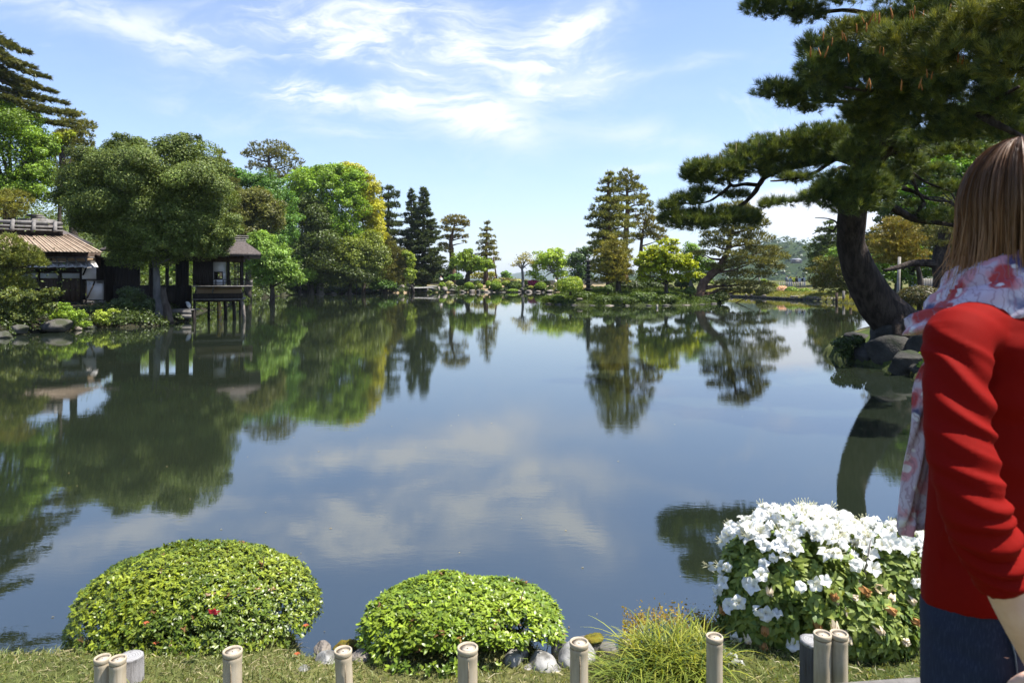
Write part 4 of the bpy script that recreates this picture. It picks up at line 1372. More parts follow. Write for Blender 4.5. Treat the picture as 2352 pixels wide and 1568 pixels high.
def corridor():
    """dark corridor of the tea house between the tree trunks"""
    D = 33.5
    k = D / F0
    def z(v): return EYE + (V0 - v) * k
    def x(u): return X(u, D)
    root = thing('tea_house_corridor', (x(370), D, gz(x(370), D)), 'shaded dark timber corridor with open bays under the big evergreen', 'corridor')
    for u in (318, 346, 361, 384, 407, 430):
        g = G(); g.box((x(u), D, z(650)), (5 * k, .14, 150 * k)); g.part('post', root, M_DARKWOOD)
    for u0, u1 in ((262, 318), (346, 361), (407, 430)):
        boards(root, 'wall_board', (x(u0), D, z(700)), (1, 0, 0), (0, 0, 1), max(2, int((u1 - u0) / 8)), x(u1) - x(u0), 112 * k, .05, M_DARKWOOD)
    g = G(); g.box((x(350), D, z(585)), (x(440) - x(262), .2, 30 * k)); g.part('lintel', root, M_DARKWOOD)
    g = G(); g.box((x(350), D + .02, z(683)), (x(440) - x(262), .12, 56 * k)); g.part('lower_wall', root, M_DARKWOOD)
    g = G()
    zz, zr = z(573), z(540)
    V = np.array([[x(255), D - .9, zz], [x(450), D - .9, zz], [x(450), D + 1.2, zr], [x(255), D + 1.2, zr], [x(450), D + 3.2, zz], [x(255), D + 3.2, zz]])
    V = np.concatenate([V, V - [0, 0, .12]])
    g.add(V, Q=[[0, 1, 2, 3], [3, 2, 4, 5], [7, 6, 9, 8], [8, 9, 11, 10], [6, 7, 1, 0], [4, 10, 11, 5]], T=[[1, 4, 2], [0, 3, 5]])
    g.part('roof', root, M_SHINGLE)
    # low landing stage
    Dl = 30.5
    rt = thing('landing_stage', (X(418, Dl), Dl, 0), 'low plank-sided landing stage left of the pavilion piles', 'landing stage')
    kk = Dl / F0
    for i in range(3):
        g = G(); g.box((X(418, Dl), Dl + .1 + i * .3, EYE + (V0 - 711.5) * kk), (46 * kk, .28, .05)); g.part('plank', rt, M_GREYWOOD)
    for i in range(2):
        g = G(); g.box((X(418, Dl), Dl - .02, EYE + (V0 - 717 - i * 9.2) * kk), (43 * kk, .05, 8.8 * kk)); g.part('side_plank', rt, M_GREYWOOD)
    for u in (397, 418, 439):
        g = G(); g.box((X(u, Dl), Dl + .3, -.05), (.12, .12, 1.1)); g.part('post', rt, M_DARKWOOD)
    # leaning prop beside the great evergreen
    g = G(); g.tube([W(388, 742, 28.3), W(384, 710, 28.3), W(378, 690, 28.4), W(374, 660, 28.5)], [.19, .16, .13, .10], 9, smooth=3)
    g.solo('timber_prop', W(388, 742, 28.3), M_BARK, 'grey leaning timber prop standing in the water beside the evergreen trunk', 'prop', smooth=True)


corridor()


def heron():
    D = 30.7
    b = W(432, 711, D)
    root = thing('heron', b, 'pale hunched heron standing on the landing stage', 'bird')
    k = D / F0
    def q(u, v): return W(u, v, D) - 0
    g = G()
    g.tube([q(436, 709), q(434.5, 703.5), q(432, 697.5), q(430, 694.5), q(428.6, 693.2)], [.012, .075, .085, .05, .03], 10, smooth=4)
    g.tube([q(428.9, 693.4), q(427.2, 694.2), q(425.2, 695.4)], [.03, .016, .003], 6)
    g.part('body', root, plain('pale_feather', (0.62, 0.62, 0.60), (0.45, 0.45, 0.45), 8, .8, .1, 0), smooth=True)
    for du in (0, 1.2):
        g = G(); g.tube([q(433 + du, 704), q(433.2 + du, 711)], [.012, .010], 5); g.part('leg', root, M_DARKWOOD)


heron()


# ------------------------------------------------------------------ wooden bath house on the left bank
def bath_house():
    a = math.radians(33)
    t = np.array([math.cos(a), math.sin(a), 0]); n = np.array([math.sin(a), -math.cos(a), 0])     # along the front, outwards
    O = np.array([X(236, 33.0), 33.0, 0])

    def hit(u, v, off=0.0):
        """where the sight line through (u, v) meets the front plane pushed outwards by off"""
        d = W(u, v, 1.0) - [0, 0, EYE]
        s = np.dot(O + n * off, n) / np.dot(d, n)
        return np.array([0, 0, EYE]) + d * s
    base = hit(150, 700); base[2] = gz(base[0], base[1])
    root = thing('bath_house', base, 'wooden bath house with a sunlit plank roof behind the young pine', 'house')
    e1, e0 = hit(236, 579.5, 1.0), hit(-60, 568, 1.0)
    g1, g0 = hit(161, 539.5, -1.9), hit(-60, 526, -1.9)
    e0[2] = e1[2]; g0[2] = g1[2] = (g0[2] + g1[2]) / 2 * 0 + g1[2]
    # roof boards, one by one, with cover battens
    nb = 34
    up = nrm(np.cross(t, n + 0)) * 1.0
    sl = nrm(g1 - e1)
    nv = nrm(np.cross(nrm(e1 - e0), sl)); nv = nv if nv[2] > 0 else -nv
    rr = R0
    for i in range(nb):
        f0, f1 = i / nb, (i + 1) / nb
        A, B = e0 + (e1 - e0) * f0, e0 + (e1 - e0) * (f1 - .004)
        Cc, Dd = g0 + (g1 - g0) * (f1 - .004), g0 + (g1 - g0) * f0
        dz_ = nv * (0.012 * (i % 2) + rr.uniform(0, .01))
        V = np.array([A, B, Cc, Dd]) + dz_
        V = np.concatenate([V, V - nv * .035])
        g = G(); g.add(V, Q=[[0, 1, 2, 3], [7, 6, 5, 4], [0, 4, 5, 1], [1, 5, 6, 2], [2, 6, 7, 3], [3, 7, 4, 0]])
        g.part('roof_board', root, M_ROOFWOOD)
        g = G()
        p = A + dz_ + nv * .012; q = Dd + dz_ + nv * .012
        g.bar(p, q, .045, .03, up=nv); g.part('batten', root, M_ROOFWOOD2)
    # back slope and gable
    bk1, bk0 = g1 - n * 3.2, g0 - n * 3.2
    bk1[2] = bk0[2] = e1[2]
    V = np.array([g0, g1, bk1, bk0]); V = np.concatenate([V, V - [0, 0, .06]])
    g = G(); g.add(V, Q=[[0, 1, 2, 3], [7, 6, 5, 4], [1, 5, 6, 2], [0, 3, 7, 4]]); g.part('back_roof', root, M_ROOFWOOD)
    # ridge: dark base, gravelly cap, poles and cross pieces
    ra, rb = g0 + [0, 0, .10], g1 + [0, 0, .10] - t * .3
    g = G(); g.bar(ra, rb, .75, .34); g.part('ridge_base', root, M_DARKWOOD)
    g = G(); g.bar(ra + n * .12 + [0, 0, .22], rb + n * .12 + [0, 0, .22], .52, .12); g.part('ridge_cap', root, M_RIDGECAP)
    for off, hz, rad in ((.42, .22, .06), (.46, .06, .045), (-.16, .46, .085)):
        g = G(); g.tube([ra + n * off + [0, 0, hz], rb + n * off + [0, 0, hz]], rad, 8); g.part('ridge_pole', root, M_GREYWOOD, smooth=True)
    for u in (-30, 29, 78, 127):
        c = hit(u, 520, -1.6)
        f = np.clip(np.dot(c - ra, nrm(rb - ra)), 0, np.linalg.norm(rb - ra))
        c = ra + nrm(rb - ra) * f
        g = G(); g.tube([c - n * .1 + [0, 0, .52], c + n * .3 + [0, 0, .36], c + n * .55 + [0, 0, .18], c + n * .58 + [0, 0, -.02]], [.09, .09, .085, .09], 8, smooth=2)
        g.part('ridge_brace', root, M_GREYWOOD, smooth=True)
    # front wall
    def panel(name, u0, v0, u1, v1, m, off=0.0, th=.07, parent=None):
        A, B, Cc, Dd = hit(u0, v1, off), hit(u1, v1, off), hit(u1, v0, off), hit(u0, v0, off)
        A[2] = B[2] = (A[2] + B[2]) / 2; Cc[2] = Dd[2] = (Cc[2] + Dd[2]) / 2
        V = np.array([A, B, Cc, Dd]); V = np.concatenate([V, V - n * th])
        g = G(); g.add(V, Q=[[0, 1, 2, 3], [7, 6, 5, 4], [0, 4, 5, 1], [1, 5, 6, 2], [2, 6, 7, 3], [3, 7, 4, 0]])
        return g.part(name, parent or root, m)
    panel('wall', -60, 578, 232, 618, M_BROWNWOOD, -.02)
    panel('foundation', -60, 690, 232, 716, M_DARKWOOD, -.02)
    panel('wall', -60, 612, 240, 695, M_DARKWOOD, -.16)
    for (u0, u1) in ((-12, 38), (40, 86), (90.5, 134), (140.5, 184)):
        d = panel('door', u0, 625, u1, 691, M_BROWNWOOD, .0)
        panel('door_window', u0 + 2, 627.5, u1 - 1.5, 639, M_PAPER, .02, .03, d)
        for j in range(4):
            ua = u0 + (u1 - u0) * j / 4
            panel('door_board', ua + .6, 641.5, ua + (u1 - u0) / 4 - .6, 689, M_BROWNWOOD, .018, .03, d)
    for u in (-14, 39, 88, 137, 188):
        panel('post', u - 2.2, 614, u + 2.2, 693, M_DARKWOOD, .05, .16)
    panel('plaster_wall', 188.5, 613, 221, 641, M_PLASTER, .06)
    panel('plaster_wall', 199, 643.5, 240, 689, M_PLASTER, -.05)
    panel('plaster_strip', 120, 590, 219, 600, M_TANWALL, .03, .05)
    panel('beam', 186, 640.6, 232, 643.6, M_DARKWOOD, .08)
    for i in range(7):
        u = 222.5 + i * 2.7
        panel('lattice_bar', u, 612, u + 1.1, 650, M_DARKWOOD, .05, .05)
    panel('lattice_shade', 221.5, 612, 241, 643, M_DARKWOOD, -.1, .05)
    panel('post', 238.5, 606, 243.5, 712, M_DARKWOOD, .03, .16)
    for (p, q) in (((190, 632), (198, 614)), ((200, 685), (214, 655)), ((214, 655), (217, 645)), ((197, 645), (197.5, 690))):
        g = G(); g.tube([hit(*p, .10), hit((p[0] + q[0]) / 2 + .6, (p[1] + q[1]) / 2, .11), hit(*q, .10)], .035, 6, smooth=2)
        g.part('branch_brace', root, M_DARKWOOD, smooth=True)
    for i in range(3):
        panel('step_timber', 200 + i * 2, 691 + i * 6.5, 244 + i, 697 + i * 6.5, M_GREYWOOD if i == 0 else M_BROWNWOOD, .1 + .12 * i, .3)
    # small pent roof of silvery shingles, weighted with poles
    n_s = 26
    for i in range(n_s):
        f0, f1 = i / n_s, (i + .97) / n_s
        u0, u1 = 40 + (219 - 40) * f0, 40 + (219 - 40) * f1
        A, B = hit(u0 + 7, 613.3 + rr.normal(0, .25), .75), hit(u1 + 7, 613.3 + rr.normal(0, .25), .75)
        Cc, Dd = hit(u1, 601, .15), hit(u0, 601, .15)
        V = np.array([A, B, Cc, Dd]) + [0, 0, .012 * (i % 3)]; V = np.concatenate([V, V - [0, 0, .03]])
        g = G(); g.add(V, Q=[[0, 1, 2, 3], [7, 6, 5, 4], [0, 4, 5, 1], [1, 5, 6, 2], [2, 6, 7, 3], [3, 7, 4, 0]])
        g.part('shingle', root, M_SILVER)
    g = G(); g.tube([hit(40, 600.5, .3), hit(219, 601.5, .3)], .035, 6); g.part('pent_roof_pole', root, M_GREYWOOD, smooth=True)
    g = G(); g.tube([hit(40, 591, .12), hit(217, 591.5, .12)], .035, 6); g.part('pent_roof_pole', root, M_GREYWOOD, smooth=True)
    for u in (80, 104, 128, 152, 172, 195):
        g = G(); g.tube([hit(u, 591, .14), hit(u + 7, 610, .7)], .035, 6); g.part('pent_roof_pole', root, M_GREYWOOD, smooth=True)
    # shed roof running down on the right side
    A, B = hit(219, 583, .1), hit(252, 598, .5)
    Cc, Dd = B - n * 2.0, A - n * 2.0
    V = np.array([A, B, Cc, Dd]); V = np.concatenate([V, V - [0, 0, .06]])
    g = G(); g.add(V, Q=[[0, 1, 2, 3], [7, 6, 5, 4], [0, 4, 5, 1], [1, 5, 6, 2], [2, 6, 7, 3], [3, 7, 4, 0]]); g.part('side_roof', root, M_BROWNWOOD)
    c = (hit(238, 650, -2.0))
    g = G(); g.box(hit(225, 650, -1.6), (3.0, 1.2, 2.4), np.stack([t, n, [0, 0, 1]])); g.part('side_room', root, M_DARKWOOD)
    # second ridge peeping over
    rt = thing('roof_ridge_end', W(83, 500, 37), 'short grey ridge end of another roof peeping above the bath house', 'roof')
    g = G(); g.box(W(80, 495, 37), (.60, .5, .10)); g.part('ridge_cap', rt, M_GREYWOOD)
    g = G(); g.box(W(88, 500, 37), (.55, .4, .12)); g.box(W(84, 512, 37), (1.4, 1.0, .40)); g.part('ridge', rt, M_GREYWOOD)
    g = G(); b = W(84, 520, 37)
    V = np.array([[-2.2, -1.6, -.9], [2.2, -1.6, -.9], [2.2, 1.6, -.9], [-2.2, 1.6, -.9], [-.8, 0, .1], [.8, 0, .1]]) + b
    g.add(V, T=[[0, 4, 3], [1, 2, 5]], Q=[[0, 1, 5, 4], [2, 3, 4, 5], [0, 3, 2, 1]]); g.part('roof', rt, M_SHINGLE)
    g = G(); hz = b[2] - .9 - gz(b[0], b[1]); g.box(b + [0, 0, -.9 - hz / 2], (3.2, 2.2, hz)); g.part('wall', rt, M_DARKWOOD)


M_ROOFWOOD = plain('roof_wood', (0.40, 0.315, 0.24), (0.31, 0.235, 0.175), 3.0, .8, .15, .3, (1, 1, 1), .01, (0.46, 0.385, 0.31))
M_ROOFWOOD2 = plain('roof_batten_wood', (0.26, 0.195, 0.14), (0.19, 0.14, 0.10), 3, .85, .1, .2)
M_RIDGECAP = plain('ridge_gravel', (0.34, 0.33, 0.33), (0.16, 0.155, 0.15), 16, .9, .1, .8, (1, 1, 1), .03)
M_SILVER = plain('silver_shingle', (0.36, 0.35, 0.34), (0.50, 0.49, 0.48), 3, .8, .2, .3)
M_PAPER = plain('paper_pane', (0.50, 0.53, 0.53), (0.42, 0.45, 0.45), 2, .7, .2, 0)
bath_house()

# ------------------------------------------------------------------ rocks
_ICO = {}


def ico(sub):
    if sub not in _ICO:
        import bmesh
        bm = bmesh.new()
        bmesh.ops.create_icosphere(bm, subdivisions=sub, radius=1.0)
        V = np.array([v.co[:] for v in bm.verts]); T = np.array([[v.index for v in f.verts] for f in bm.faces])
        bm.free()
        _ICO[sub] = (V, T)
    return _ICO[sub]


def rockshape(c, dims, seed, sub=3, cuts=9, rough=.09, rot=None):
    V, T = ico(sub)
    r = np.random.default_rng(seed)
    V = V * (1 + rough * fbm(V, seed, 4, 1.6))[:, None]
    for _ in range(cuts):
        d = nrm(r.normal(0, 1, 3)); off = r.uniform(.55, .88)
        V = V - np.maximum(V @ d - off, 0)[:, None] * d * .9
    V = V * (1 + .03 * fbm(V, seed + 5, 3, 5.0))[:, None]
    V = V * np.asarray(dims, float)
    a = r.uniform(0, 6.28) if rot is None else rot
    M = np.array([[math.cos(a), math.sin(a), 0], [-math.sin(a), math.cos(a), 0], [0, 0, 1]])
    return V @ M + np.asarray(c, float), T


def rock(label, c, dims, seed, m, group=None, name='rock', sub=3, rough=.09, cuts=9, rot=None, cat='rock'):
    V, T = rockshape(c, dims, seed, sub, cuts, rough, rot)
    return solo(name, c, V, T, None, m, label, cat, group, smooth=False)


def prock(label, u, v, D, ru, rv, seed, m, **kw):
    k = D / F0
    return rock(label, W(u, v, D), (ru * k, ru * k * .75, rv * k), seed, m, **kw)


# left bank
prock('big mossy boulder with a pale sunlit face under the ferns', 128, 747, 24.3, 40, 17, 11, M_ROCK, rot=.2)
prock('dark rounded rock left of the big mossy boulder', 45, 756, 23.2, 22, 11, 12, M_ROCK)
prock('small pale rock touching the water right of the mossy boulder', 176, 754, 25.2, 13, 8, 13, M_SHORE)
prock('slanting brown rock among the ferns above the small pale rock', 166, 738, 25.0, 14, 8, 14, M_SHORE)
prock('low dark rock at the left edge of the water', 5, 770, 22.1, 30, 10, 15, M_ROCK)
prock('low grey rock right of the small pale rock on the left bank', 205, 752, 26.0, 16, 8, 16, M_ROCK)

# far shore, left part: pale stones under the wood
for i, (u, v, D, ru, rv) in enumerate([(655, 678, 79, 12, 5), (690, 676, 82, 9, 3.5), (735, 675.5, 83.5, 16, 4), (765, 675, 84, 12, 4), (800, 674.5, 85, 10, 3.5), (632, 680, 75, 8, 5), (605, 684, 69, 8, 4)]):
    prock('low pale stone edging the water under the left wood', u, v, D, ru, rv, 30 + i, M_SHORE, group='pale stones under the left wood', sub=2)
# rocks by the stone bridge and the shrubs
FR = [(862, 671, 91, 8, 4, 'white pointed rock at the water left of the stone slab bridge'),
      (908, 668, 92, 14, 6, 'grass-topped rock left of the stone slab bridge'),
      (924, 662, 93, 9, 10, 'upright brown rock at the left end of the stone slab bridge'),
      (978, 667, 94, 9, 5.5, 'square pale rock under the stone slab bridge'),
      (996, 664, 94.5, 9, 6, 'dark rock under the right end of the stone slab bridge'),
      (1008, 663, 95, 5, 6, 'pale upright rock at the right end of the stone slab bridge'),
      (1022, 664, 95, 10, 7, 'purplish boulder between the bridge and the cream azalea'),
      (1040, 667, 95.5, 12, 4.5, 'long dark rock below the cream azalea'),
      (1085, 668, 96, 9, 5, 'grey rock below the round green bush left of the pale pair'),
      (1100, 668, 96, 8, 4.5, 'dark brown rock right of the grey shore rock'),
      (1062, 669, 95.8, 9, 3, 'flat brown stone at the bare bank'),
      (1118, 670, 96, 9, 3, 'flat stone under the two pale bushes'),
      (1155, 671, 96, 12, 3, 'flat dark stone below the largest round bush'),
      (1200, 665, 96, 6, 5, 'dark reddish rock at the foot of the crooked tree'),
      (1188, 669, 96, 12, 4, 'brown rock shelf under the crooked tree'),
      (1215, 669, 95.6, 10, 3.5, 'brown stone right of the crooked tree'),
      (1236, 670, 95.4, 10, 3, 'low tan stone below the magenta azalea'),
      (1262, 668, 95.2, 12, 3, 'low tan stone right of the big green ball')]
for i, (u, v, D, ru, rv, lb) in enumerate(FR):
    prock(lb, u, v, D, ru, rv, 50 + i, M_SHORE if 'dark' not in lb else M_ROCK, sub=2)
for i in range(22):
    u = 905 + i * 16.5 + R0.uniform(-5, 5)
    prock('small brown stone in the row along the far waterline', u, 671.2 + R0.uniform(-.4, .5), 95.4, R0.uniform(4, 8), R0.uniform(1.6, 2.8), 90 + i, M_SHORE if i % 3 else M_ROCK,
          group='small stones along the far waterline', sub=1, name='stone', cat='stone')

# slab bridge
rt = thing('stone_bridge', W(968, 663, 93), 'long flat stone slab bridging the inlet on the far shore', 'bridge')
V, T = rockshape(W(966, 661.0, 93), (33 * 93 / F0, 1.0, 2.6 * 93 / F0), 131, 3, 6, .05, 0.0)
part('slab', rt, V, T, None, M_STONE)
V, T = rockshape(W(992, 658, 95), (14 * 93 / F0, .8, 1.6 * 93 / F0), 132, 2, 6, .05, 0.0)
part('slab', rt, V, T, None, M_STONE)
g = G(); g.tube([W(944, 655, 92), W(948, 663, 92), W(950.5, 674, 92)], [.20, .22, .2], 7, smooth=2)
g.solo('timber_post', W(950, 674, 92), M_DARKWOOD, 'dark slanting post in the water before the stone bridge', 'post', smooth=True)
# notice board and slanted pale poles
rt = thing('notice_board', W(957, 657, 98), 'small pale notice board beside the stone bridge', 'sign')
g = G(); g.box(W(957, 648, 98), (.52, .05, .95)); g.part('panel', rt, M_GREYWOOD)
for dv in (644.5, 648, 651.5):
    g = G(); g.box(W(957, dv, 97.96), (.40, .03, .10)); g.part('strip', rt, M_DARKWOOD)
for du in (-3.5, 3.5):
    g = G(); g.box(W(957 + du, 651, 98), (.07, .07, 1.2)); g.part('post', rt, M_GREYWOOD)
for i, (a, b) in enumerate([((908, 674), (920, 656)), ((906, 668), (902, 655))]):
    g = G(); g.tube([W(*a, 90), W(*b, 90)], .06, 6)
    g.solo('bamboo_pole', W(*a, 90), M_PALEBARK, ['pale slanting pole left of the stone bridge, the longer one', 'pale slanting pole left of the stone bridge, the shorter one'][i], 'pole')


# ------------------------------------------------------------------ clipped bushes on the far and right shores
def ball(label, u, v, D, ru, rv, col, alt=None, amt=.3, name='clipped_bush', cat='bush', s=3.2, group=None, flower=None, cover=9):
    r = rng()
    k = D / F0
    c = W(u, v, D)
    b = np.array([c[0], c[1], c[2] - rv * k])
    root = thing(name, b, label, cat, group)
    n = int(cover * 2 * PI * ru * rv / (s * s * .4))
    d = nrm(r.normal(0, 1, (n, 3)) * [1, 1, 1]); d[:, 2] = np.where(d[:, 2] < -.7, -d[:, 2], d[:, 2])
    R = np.array([ru, (ru * .85 + rv * .15), rv]) * k
    lump_ = 1 + (.24 if name == 'bush' else .05) * fbm(d, int(r.integers(1e6)), 3, 2.5)
    P_ = c + d * R * (lump_ * r.uniform(.86, 1.03, n))[:, None]
    P_[:, 2] = np.maximum(P_[:, 2], b[2] + .02)
    C = tint(col, n, r, .22, alt, amt)
    if flower is not None:
        f = r.random(n) < flower[1]
        C[f] = np.asarray(flower[0]) * r.uniform(.7, 1.25, (f.sum(), 1))
    V, T, C = leafcloud(P_, nrm(d + r.normal(0, .45, (n, 3)) + [0, 0, .25]), s * k * r.uniform(.7, 1.3, n), C, .6, r)
    part('foliage', root, V, T, None, M_LEAF, C)
    g = G(); g.tube([b - [0, 0, .1], b + [0, 0, rv * k * .8]], [.10, .05], 6); g.part('stem', root, M_BARK)
    return root


LT = (0.125, 0.195, 0.024); LD = (0.078, 0.130, 0.019); PALE = (0.215, 0.235, 0.075); OLB = (0.155, 0.155, 0.030)
ball('green round bush at the right end of the stone bridge', 1016, 655.5, 97, 8, 7, LT)
ball('cream flowering azalea ball right of the stone bridge', 1033, 653, 97.5, 10, 7.5, PALE, LT, .35, flower=((.62, .58, .42), .35))
ball('dark grey-green bush behind the cream azalea', 1061, 650, 99.5, 14, 8.5, (.05, .07, .03), DKG)
ball('pale grey-green bush right of the dark one', 1068, 646, 101, 7, 6.5, (.13, .15, .08))
ball('round green bush at the bare bank, alone at the water', 1077.5, 656, 96.6, 11, 8, LT, LD, .3)
ball('upper one of the two pale bushes stacked on the bank', 1096, 650, 98.5, 8, 6, PALE, LT, .4)
ball('lower one of the two pale bushes stacked on the bank', 1103, 657.5, 96.8, 6.5, 6, (.17, .205, .04), LT, .4)
ball('small green ball left of the largest round bush', 1122, 652, 98, 6.5, 7, LT)
ball('yellow-green bush behind the largest round bush', 1140, 647, 99, 11, 6.5, OLB, LT, .4)
ball('largest round green bush on the far shore', 1139, 657, 96.6, 13, 11, LT, LD, .35)
ball('yellow-topped low bush right of the largest round bush', 1163, 651, 98.5, 11, 6.5, (.15, .19, .025), LD)
ball('broad dark green bush left of the crooked tree', 1182, 656, 97, 16, 9.5, LD, DKG, .35)
ball('pale silvery bush behind the broad dark one', 1190, 646.5, 99.5, 9, 5, (.30, .31, .24), LT, .3)
ball('low green skirt of leaves at the waterline under the broad dark bush', 1178, 667, 95.8, 13, 3.5, (.10, .16, .025))
ball('magenta flowering azalea on the far shore', 1225, 650, 98.5, 13, 7.5, (.36, .025, .16), LD, .12, flower=((.50, .03, .22), .55), name='azalea')
ball('big green ball right of the magenta azalea', 1241.5, 657, 96.4, 13.5, 9.5, LD, LT, .4)
ball('olive ball behind the big green one at the right', 1255, 650.5, 99, 9.5, 6.5, OLB, LD, .45)
ball('small olive tuft below the magenta azalea', 1219, 660, 96.4, 7, 4, OLB, LT, .4)
ball('tiny green ball right of the crooked trunk', 1207, 649, 98, 4.5, 5, LT)
ball('olive mound behind the stone bridge, left one', 962, 655, 98, 8, 4, OLB, LD)
ball('yellowish bush behind the stone bridge, right one', 978, 649, 99, 10, 6.5, (.17, .165, .03), LD, .3)
ball('round green bush on rocks left of the stone bridge', 924, 650, 95, 9, 11, LT, OLB, .4)
ball('dark rounded hedge at the water left of the bridge rocks', 895, 660, 90, 22, 9, (.025, .048, .018), MIDG, .3)
ball('round olive bush on the grass right of the pavilion trees', 628, 660, 80, 10, 8, OLB, LT, .5)
ball('small round bush below the round olive one', 622, 668, 78, 7, 5, LT, LD)
# island plants
ball('large light green bush at the left tip of the island', 1310, 655, 49.5, 29, 20, (.11, .18, .028), (.17, .20, .03), .35, name='bush', s=4.6, cover=7)
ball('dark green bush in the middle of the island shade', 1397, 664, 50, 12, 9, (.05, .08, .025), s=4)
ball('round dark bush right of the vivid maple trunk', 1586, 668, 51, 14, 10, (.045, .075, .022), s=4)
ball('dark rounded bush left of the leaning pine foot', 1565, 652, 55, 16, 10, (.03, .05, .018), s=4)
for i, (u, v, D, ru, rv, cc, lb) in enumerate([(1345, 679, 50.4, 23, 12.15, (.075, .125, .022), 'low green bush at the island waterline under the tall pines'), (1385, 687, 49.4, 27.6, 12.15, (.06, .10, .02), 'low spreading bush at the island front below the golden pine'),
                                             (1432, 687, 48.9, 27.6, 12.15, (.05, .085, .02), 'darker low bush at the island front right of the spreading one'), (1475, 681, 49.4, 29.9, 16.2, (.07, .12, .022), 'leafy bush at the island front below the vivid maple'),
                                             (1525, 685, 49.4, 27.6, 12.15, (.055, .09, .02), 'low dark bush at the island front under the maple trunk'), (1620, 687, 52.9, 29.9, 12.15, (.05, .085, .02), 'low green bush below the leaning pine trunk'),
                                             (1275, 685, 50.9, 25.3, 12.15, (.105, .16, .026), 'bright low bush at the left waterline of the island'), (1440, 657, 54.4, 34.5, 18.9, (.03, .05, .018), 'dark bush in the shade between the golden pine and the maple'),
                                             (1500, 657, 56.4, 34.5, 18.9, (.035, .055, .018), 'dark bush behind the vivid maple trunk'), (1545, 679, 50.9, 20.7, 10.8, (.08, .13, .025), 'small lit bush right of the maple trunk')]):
    ball(lb, u, v + 2, D, ru * 1.15, rv * .8, tuple(.55 * q for q in cc), MIDG, .15, name='bush', s=4.2, cover=7)  # greens scaled down: shade of the trees above is put into the leaf colour
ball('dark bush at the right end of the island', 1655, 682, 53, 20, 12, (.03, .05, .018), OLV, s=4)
# right shore
ball('left one of the two big clipped domes on the right shore', 1819, 671, 67, 17, 12, LT, LD, .45, s=4)
ball('right one of the two big clipped domes on the right shore', 1848, 673.5, 65, 15, 11.5, LT, LD, .45, s=4)
ball('pale pink azalea sloping to the right shore', 1797, 668, 68.5, 14, 11, (.55, .42, .42), OLB, .25, name='azalea', flower=((.72, .52, .54), .5), s=3.6)
ball('low green bush left of the pale pink azalea', 1777, 662, 71, 15, 8, LT, OLB, .4, s=4)
ball('dull olive bush at the kerb left of the pink azalea', 1760, 670, 68, 24, 13, (.075, .085, .03), DKG, .3, s=4)
ball('small green ball on the lawn near the leaning pale pole', 1754, 647, 79, 8, 6, LT, s=4)
ball('olive bush behind the strolling visitors', 1820, 645, 84, 13, 7, OLB, LD, .5, s=4)
ball('big dark clipped hedge mound right of the great trunk', 2112, 683, 24.5, 50, 26, (.038, .045, .018), (.07, .05, .02), .25, s=5.5, name='hedge', cat='hedge', cover=7)
ball('small bright round bush right of the dark hedge mound', 2172, 664, 27, 12, 14, (.13, .19, .028), s=5)
ball('yellow-green round bush half hidden behind the scarf', 2200, 668, 25, 22, 18, (.17, .185, .03), LT, .3, s=5)

# kerb of the right shore
def kerb():
    pts = [(1640, 681.5, 76), (1700, 683, 71), (1760, 685.5, 66), (1830, 689, 61), (1900, 693, 57), (1960, 696.5, 53.5), (2012, 699, 51)]
    root = thing('stone_kerb', (X(1830, 61), 61, 0), 'dark straight kerb wall along the right shore', 'kerb')
    P_ = [np.array([X(u, D), D, 0.0]) for u, v, D in pts]
    for i in range(len(P_) - 1):
        n = 4
        for j in range(n):
            a = P_[i] + (P_[i + 1] - P_[i]) * j / n; b = P_[i] + (P_[i + 1] - P_[i]) * (j + .985) / n
            g = G(); g.bar(a + [0, 0, .02], b + [0, 0, .02], .28, .34 + .02 * (j % 2)); g.part('kerb_block', root, M_DARKROCK)
    for i in range(26):
        f = R0.uniform(0, len(P_) - 1.01); a = P_[int(f)] + (P_[int(f) + 1] - P_[int(f)]) * (f % 1)
        rock('small pale stone in the row behind the dark kerb', a + [.15, .45, .26], (R0.uniform(.16, .4), .2, .12), 300 + i, M_SHORE, group='pale stones behind the kerb', sub=1, name='stone', cat='stone')


kerb()

# stone pagoda on the island
def pagoda():
    D = 51
    k = D / F0
    b = np.array([X(1351, D), D, gz(X(1351, D), D)])
    root = thing('stone_pagoda', b, 'slim dark many-tiered stone pagoda on the island', 'pagoda')
    z0 = b[2]; z1 = EYE + (V0 - 592) * k
    n = 7
    h = (z1 - z0) / (n + 1)
    g = G(); g.box(b + [0, 0, h * .2], (.62, .62, h * .5)); g.part('base', root, M_DARKROCK)
    for i in range(n):
        zz = z0 + h * (.55 + i)
        s = .5 * (1 - .055 * i)
        g = G(); g.box((b[0], b[1], zz + h * .25), (s * .62, s * .62, h * .6)); g.part('tier_body', root, M_DARKROCK)
        A = np.array([[-1, -1], [1, -1], [1, 1], [-1, 1]])
        V = np.concatenate([np.column_stack([A * s * .56, np.full(4, zz + h * .55)]), np.column_stack([A * s * .62, np.full(4, zz + h * .70)]), np.column_stack([A * s * .30, np.full(4, zz + h * .98)])]) + [b[0], b[1], 0]
        Q = [[3, 2, 1, 0], [8, 9, 10, 11]]
        for a in (0, 4):
            for j in range(4): Q.append([a + j, a + (j + 1) % 4, a + 4 + (j + 1) % 4, a + 4 + j])
        g = G(); g.add(V, Q=Q); g.part('tier_roof', root, M_DARKROCK)
    g = G(); g.tube([(b[0], b[1], z0 + h * (n + .4)), (b[0], b[1], z1 + h * .4)], [.07, .02], 8); g.part('finial', root, M_DARKROCK)


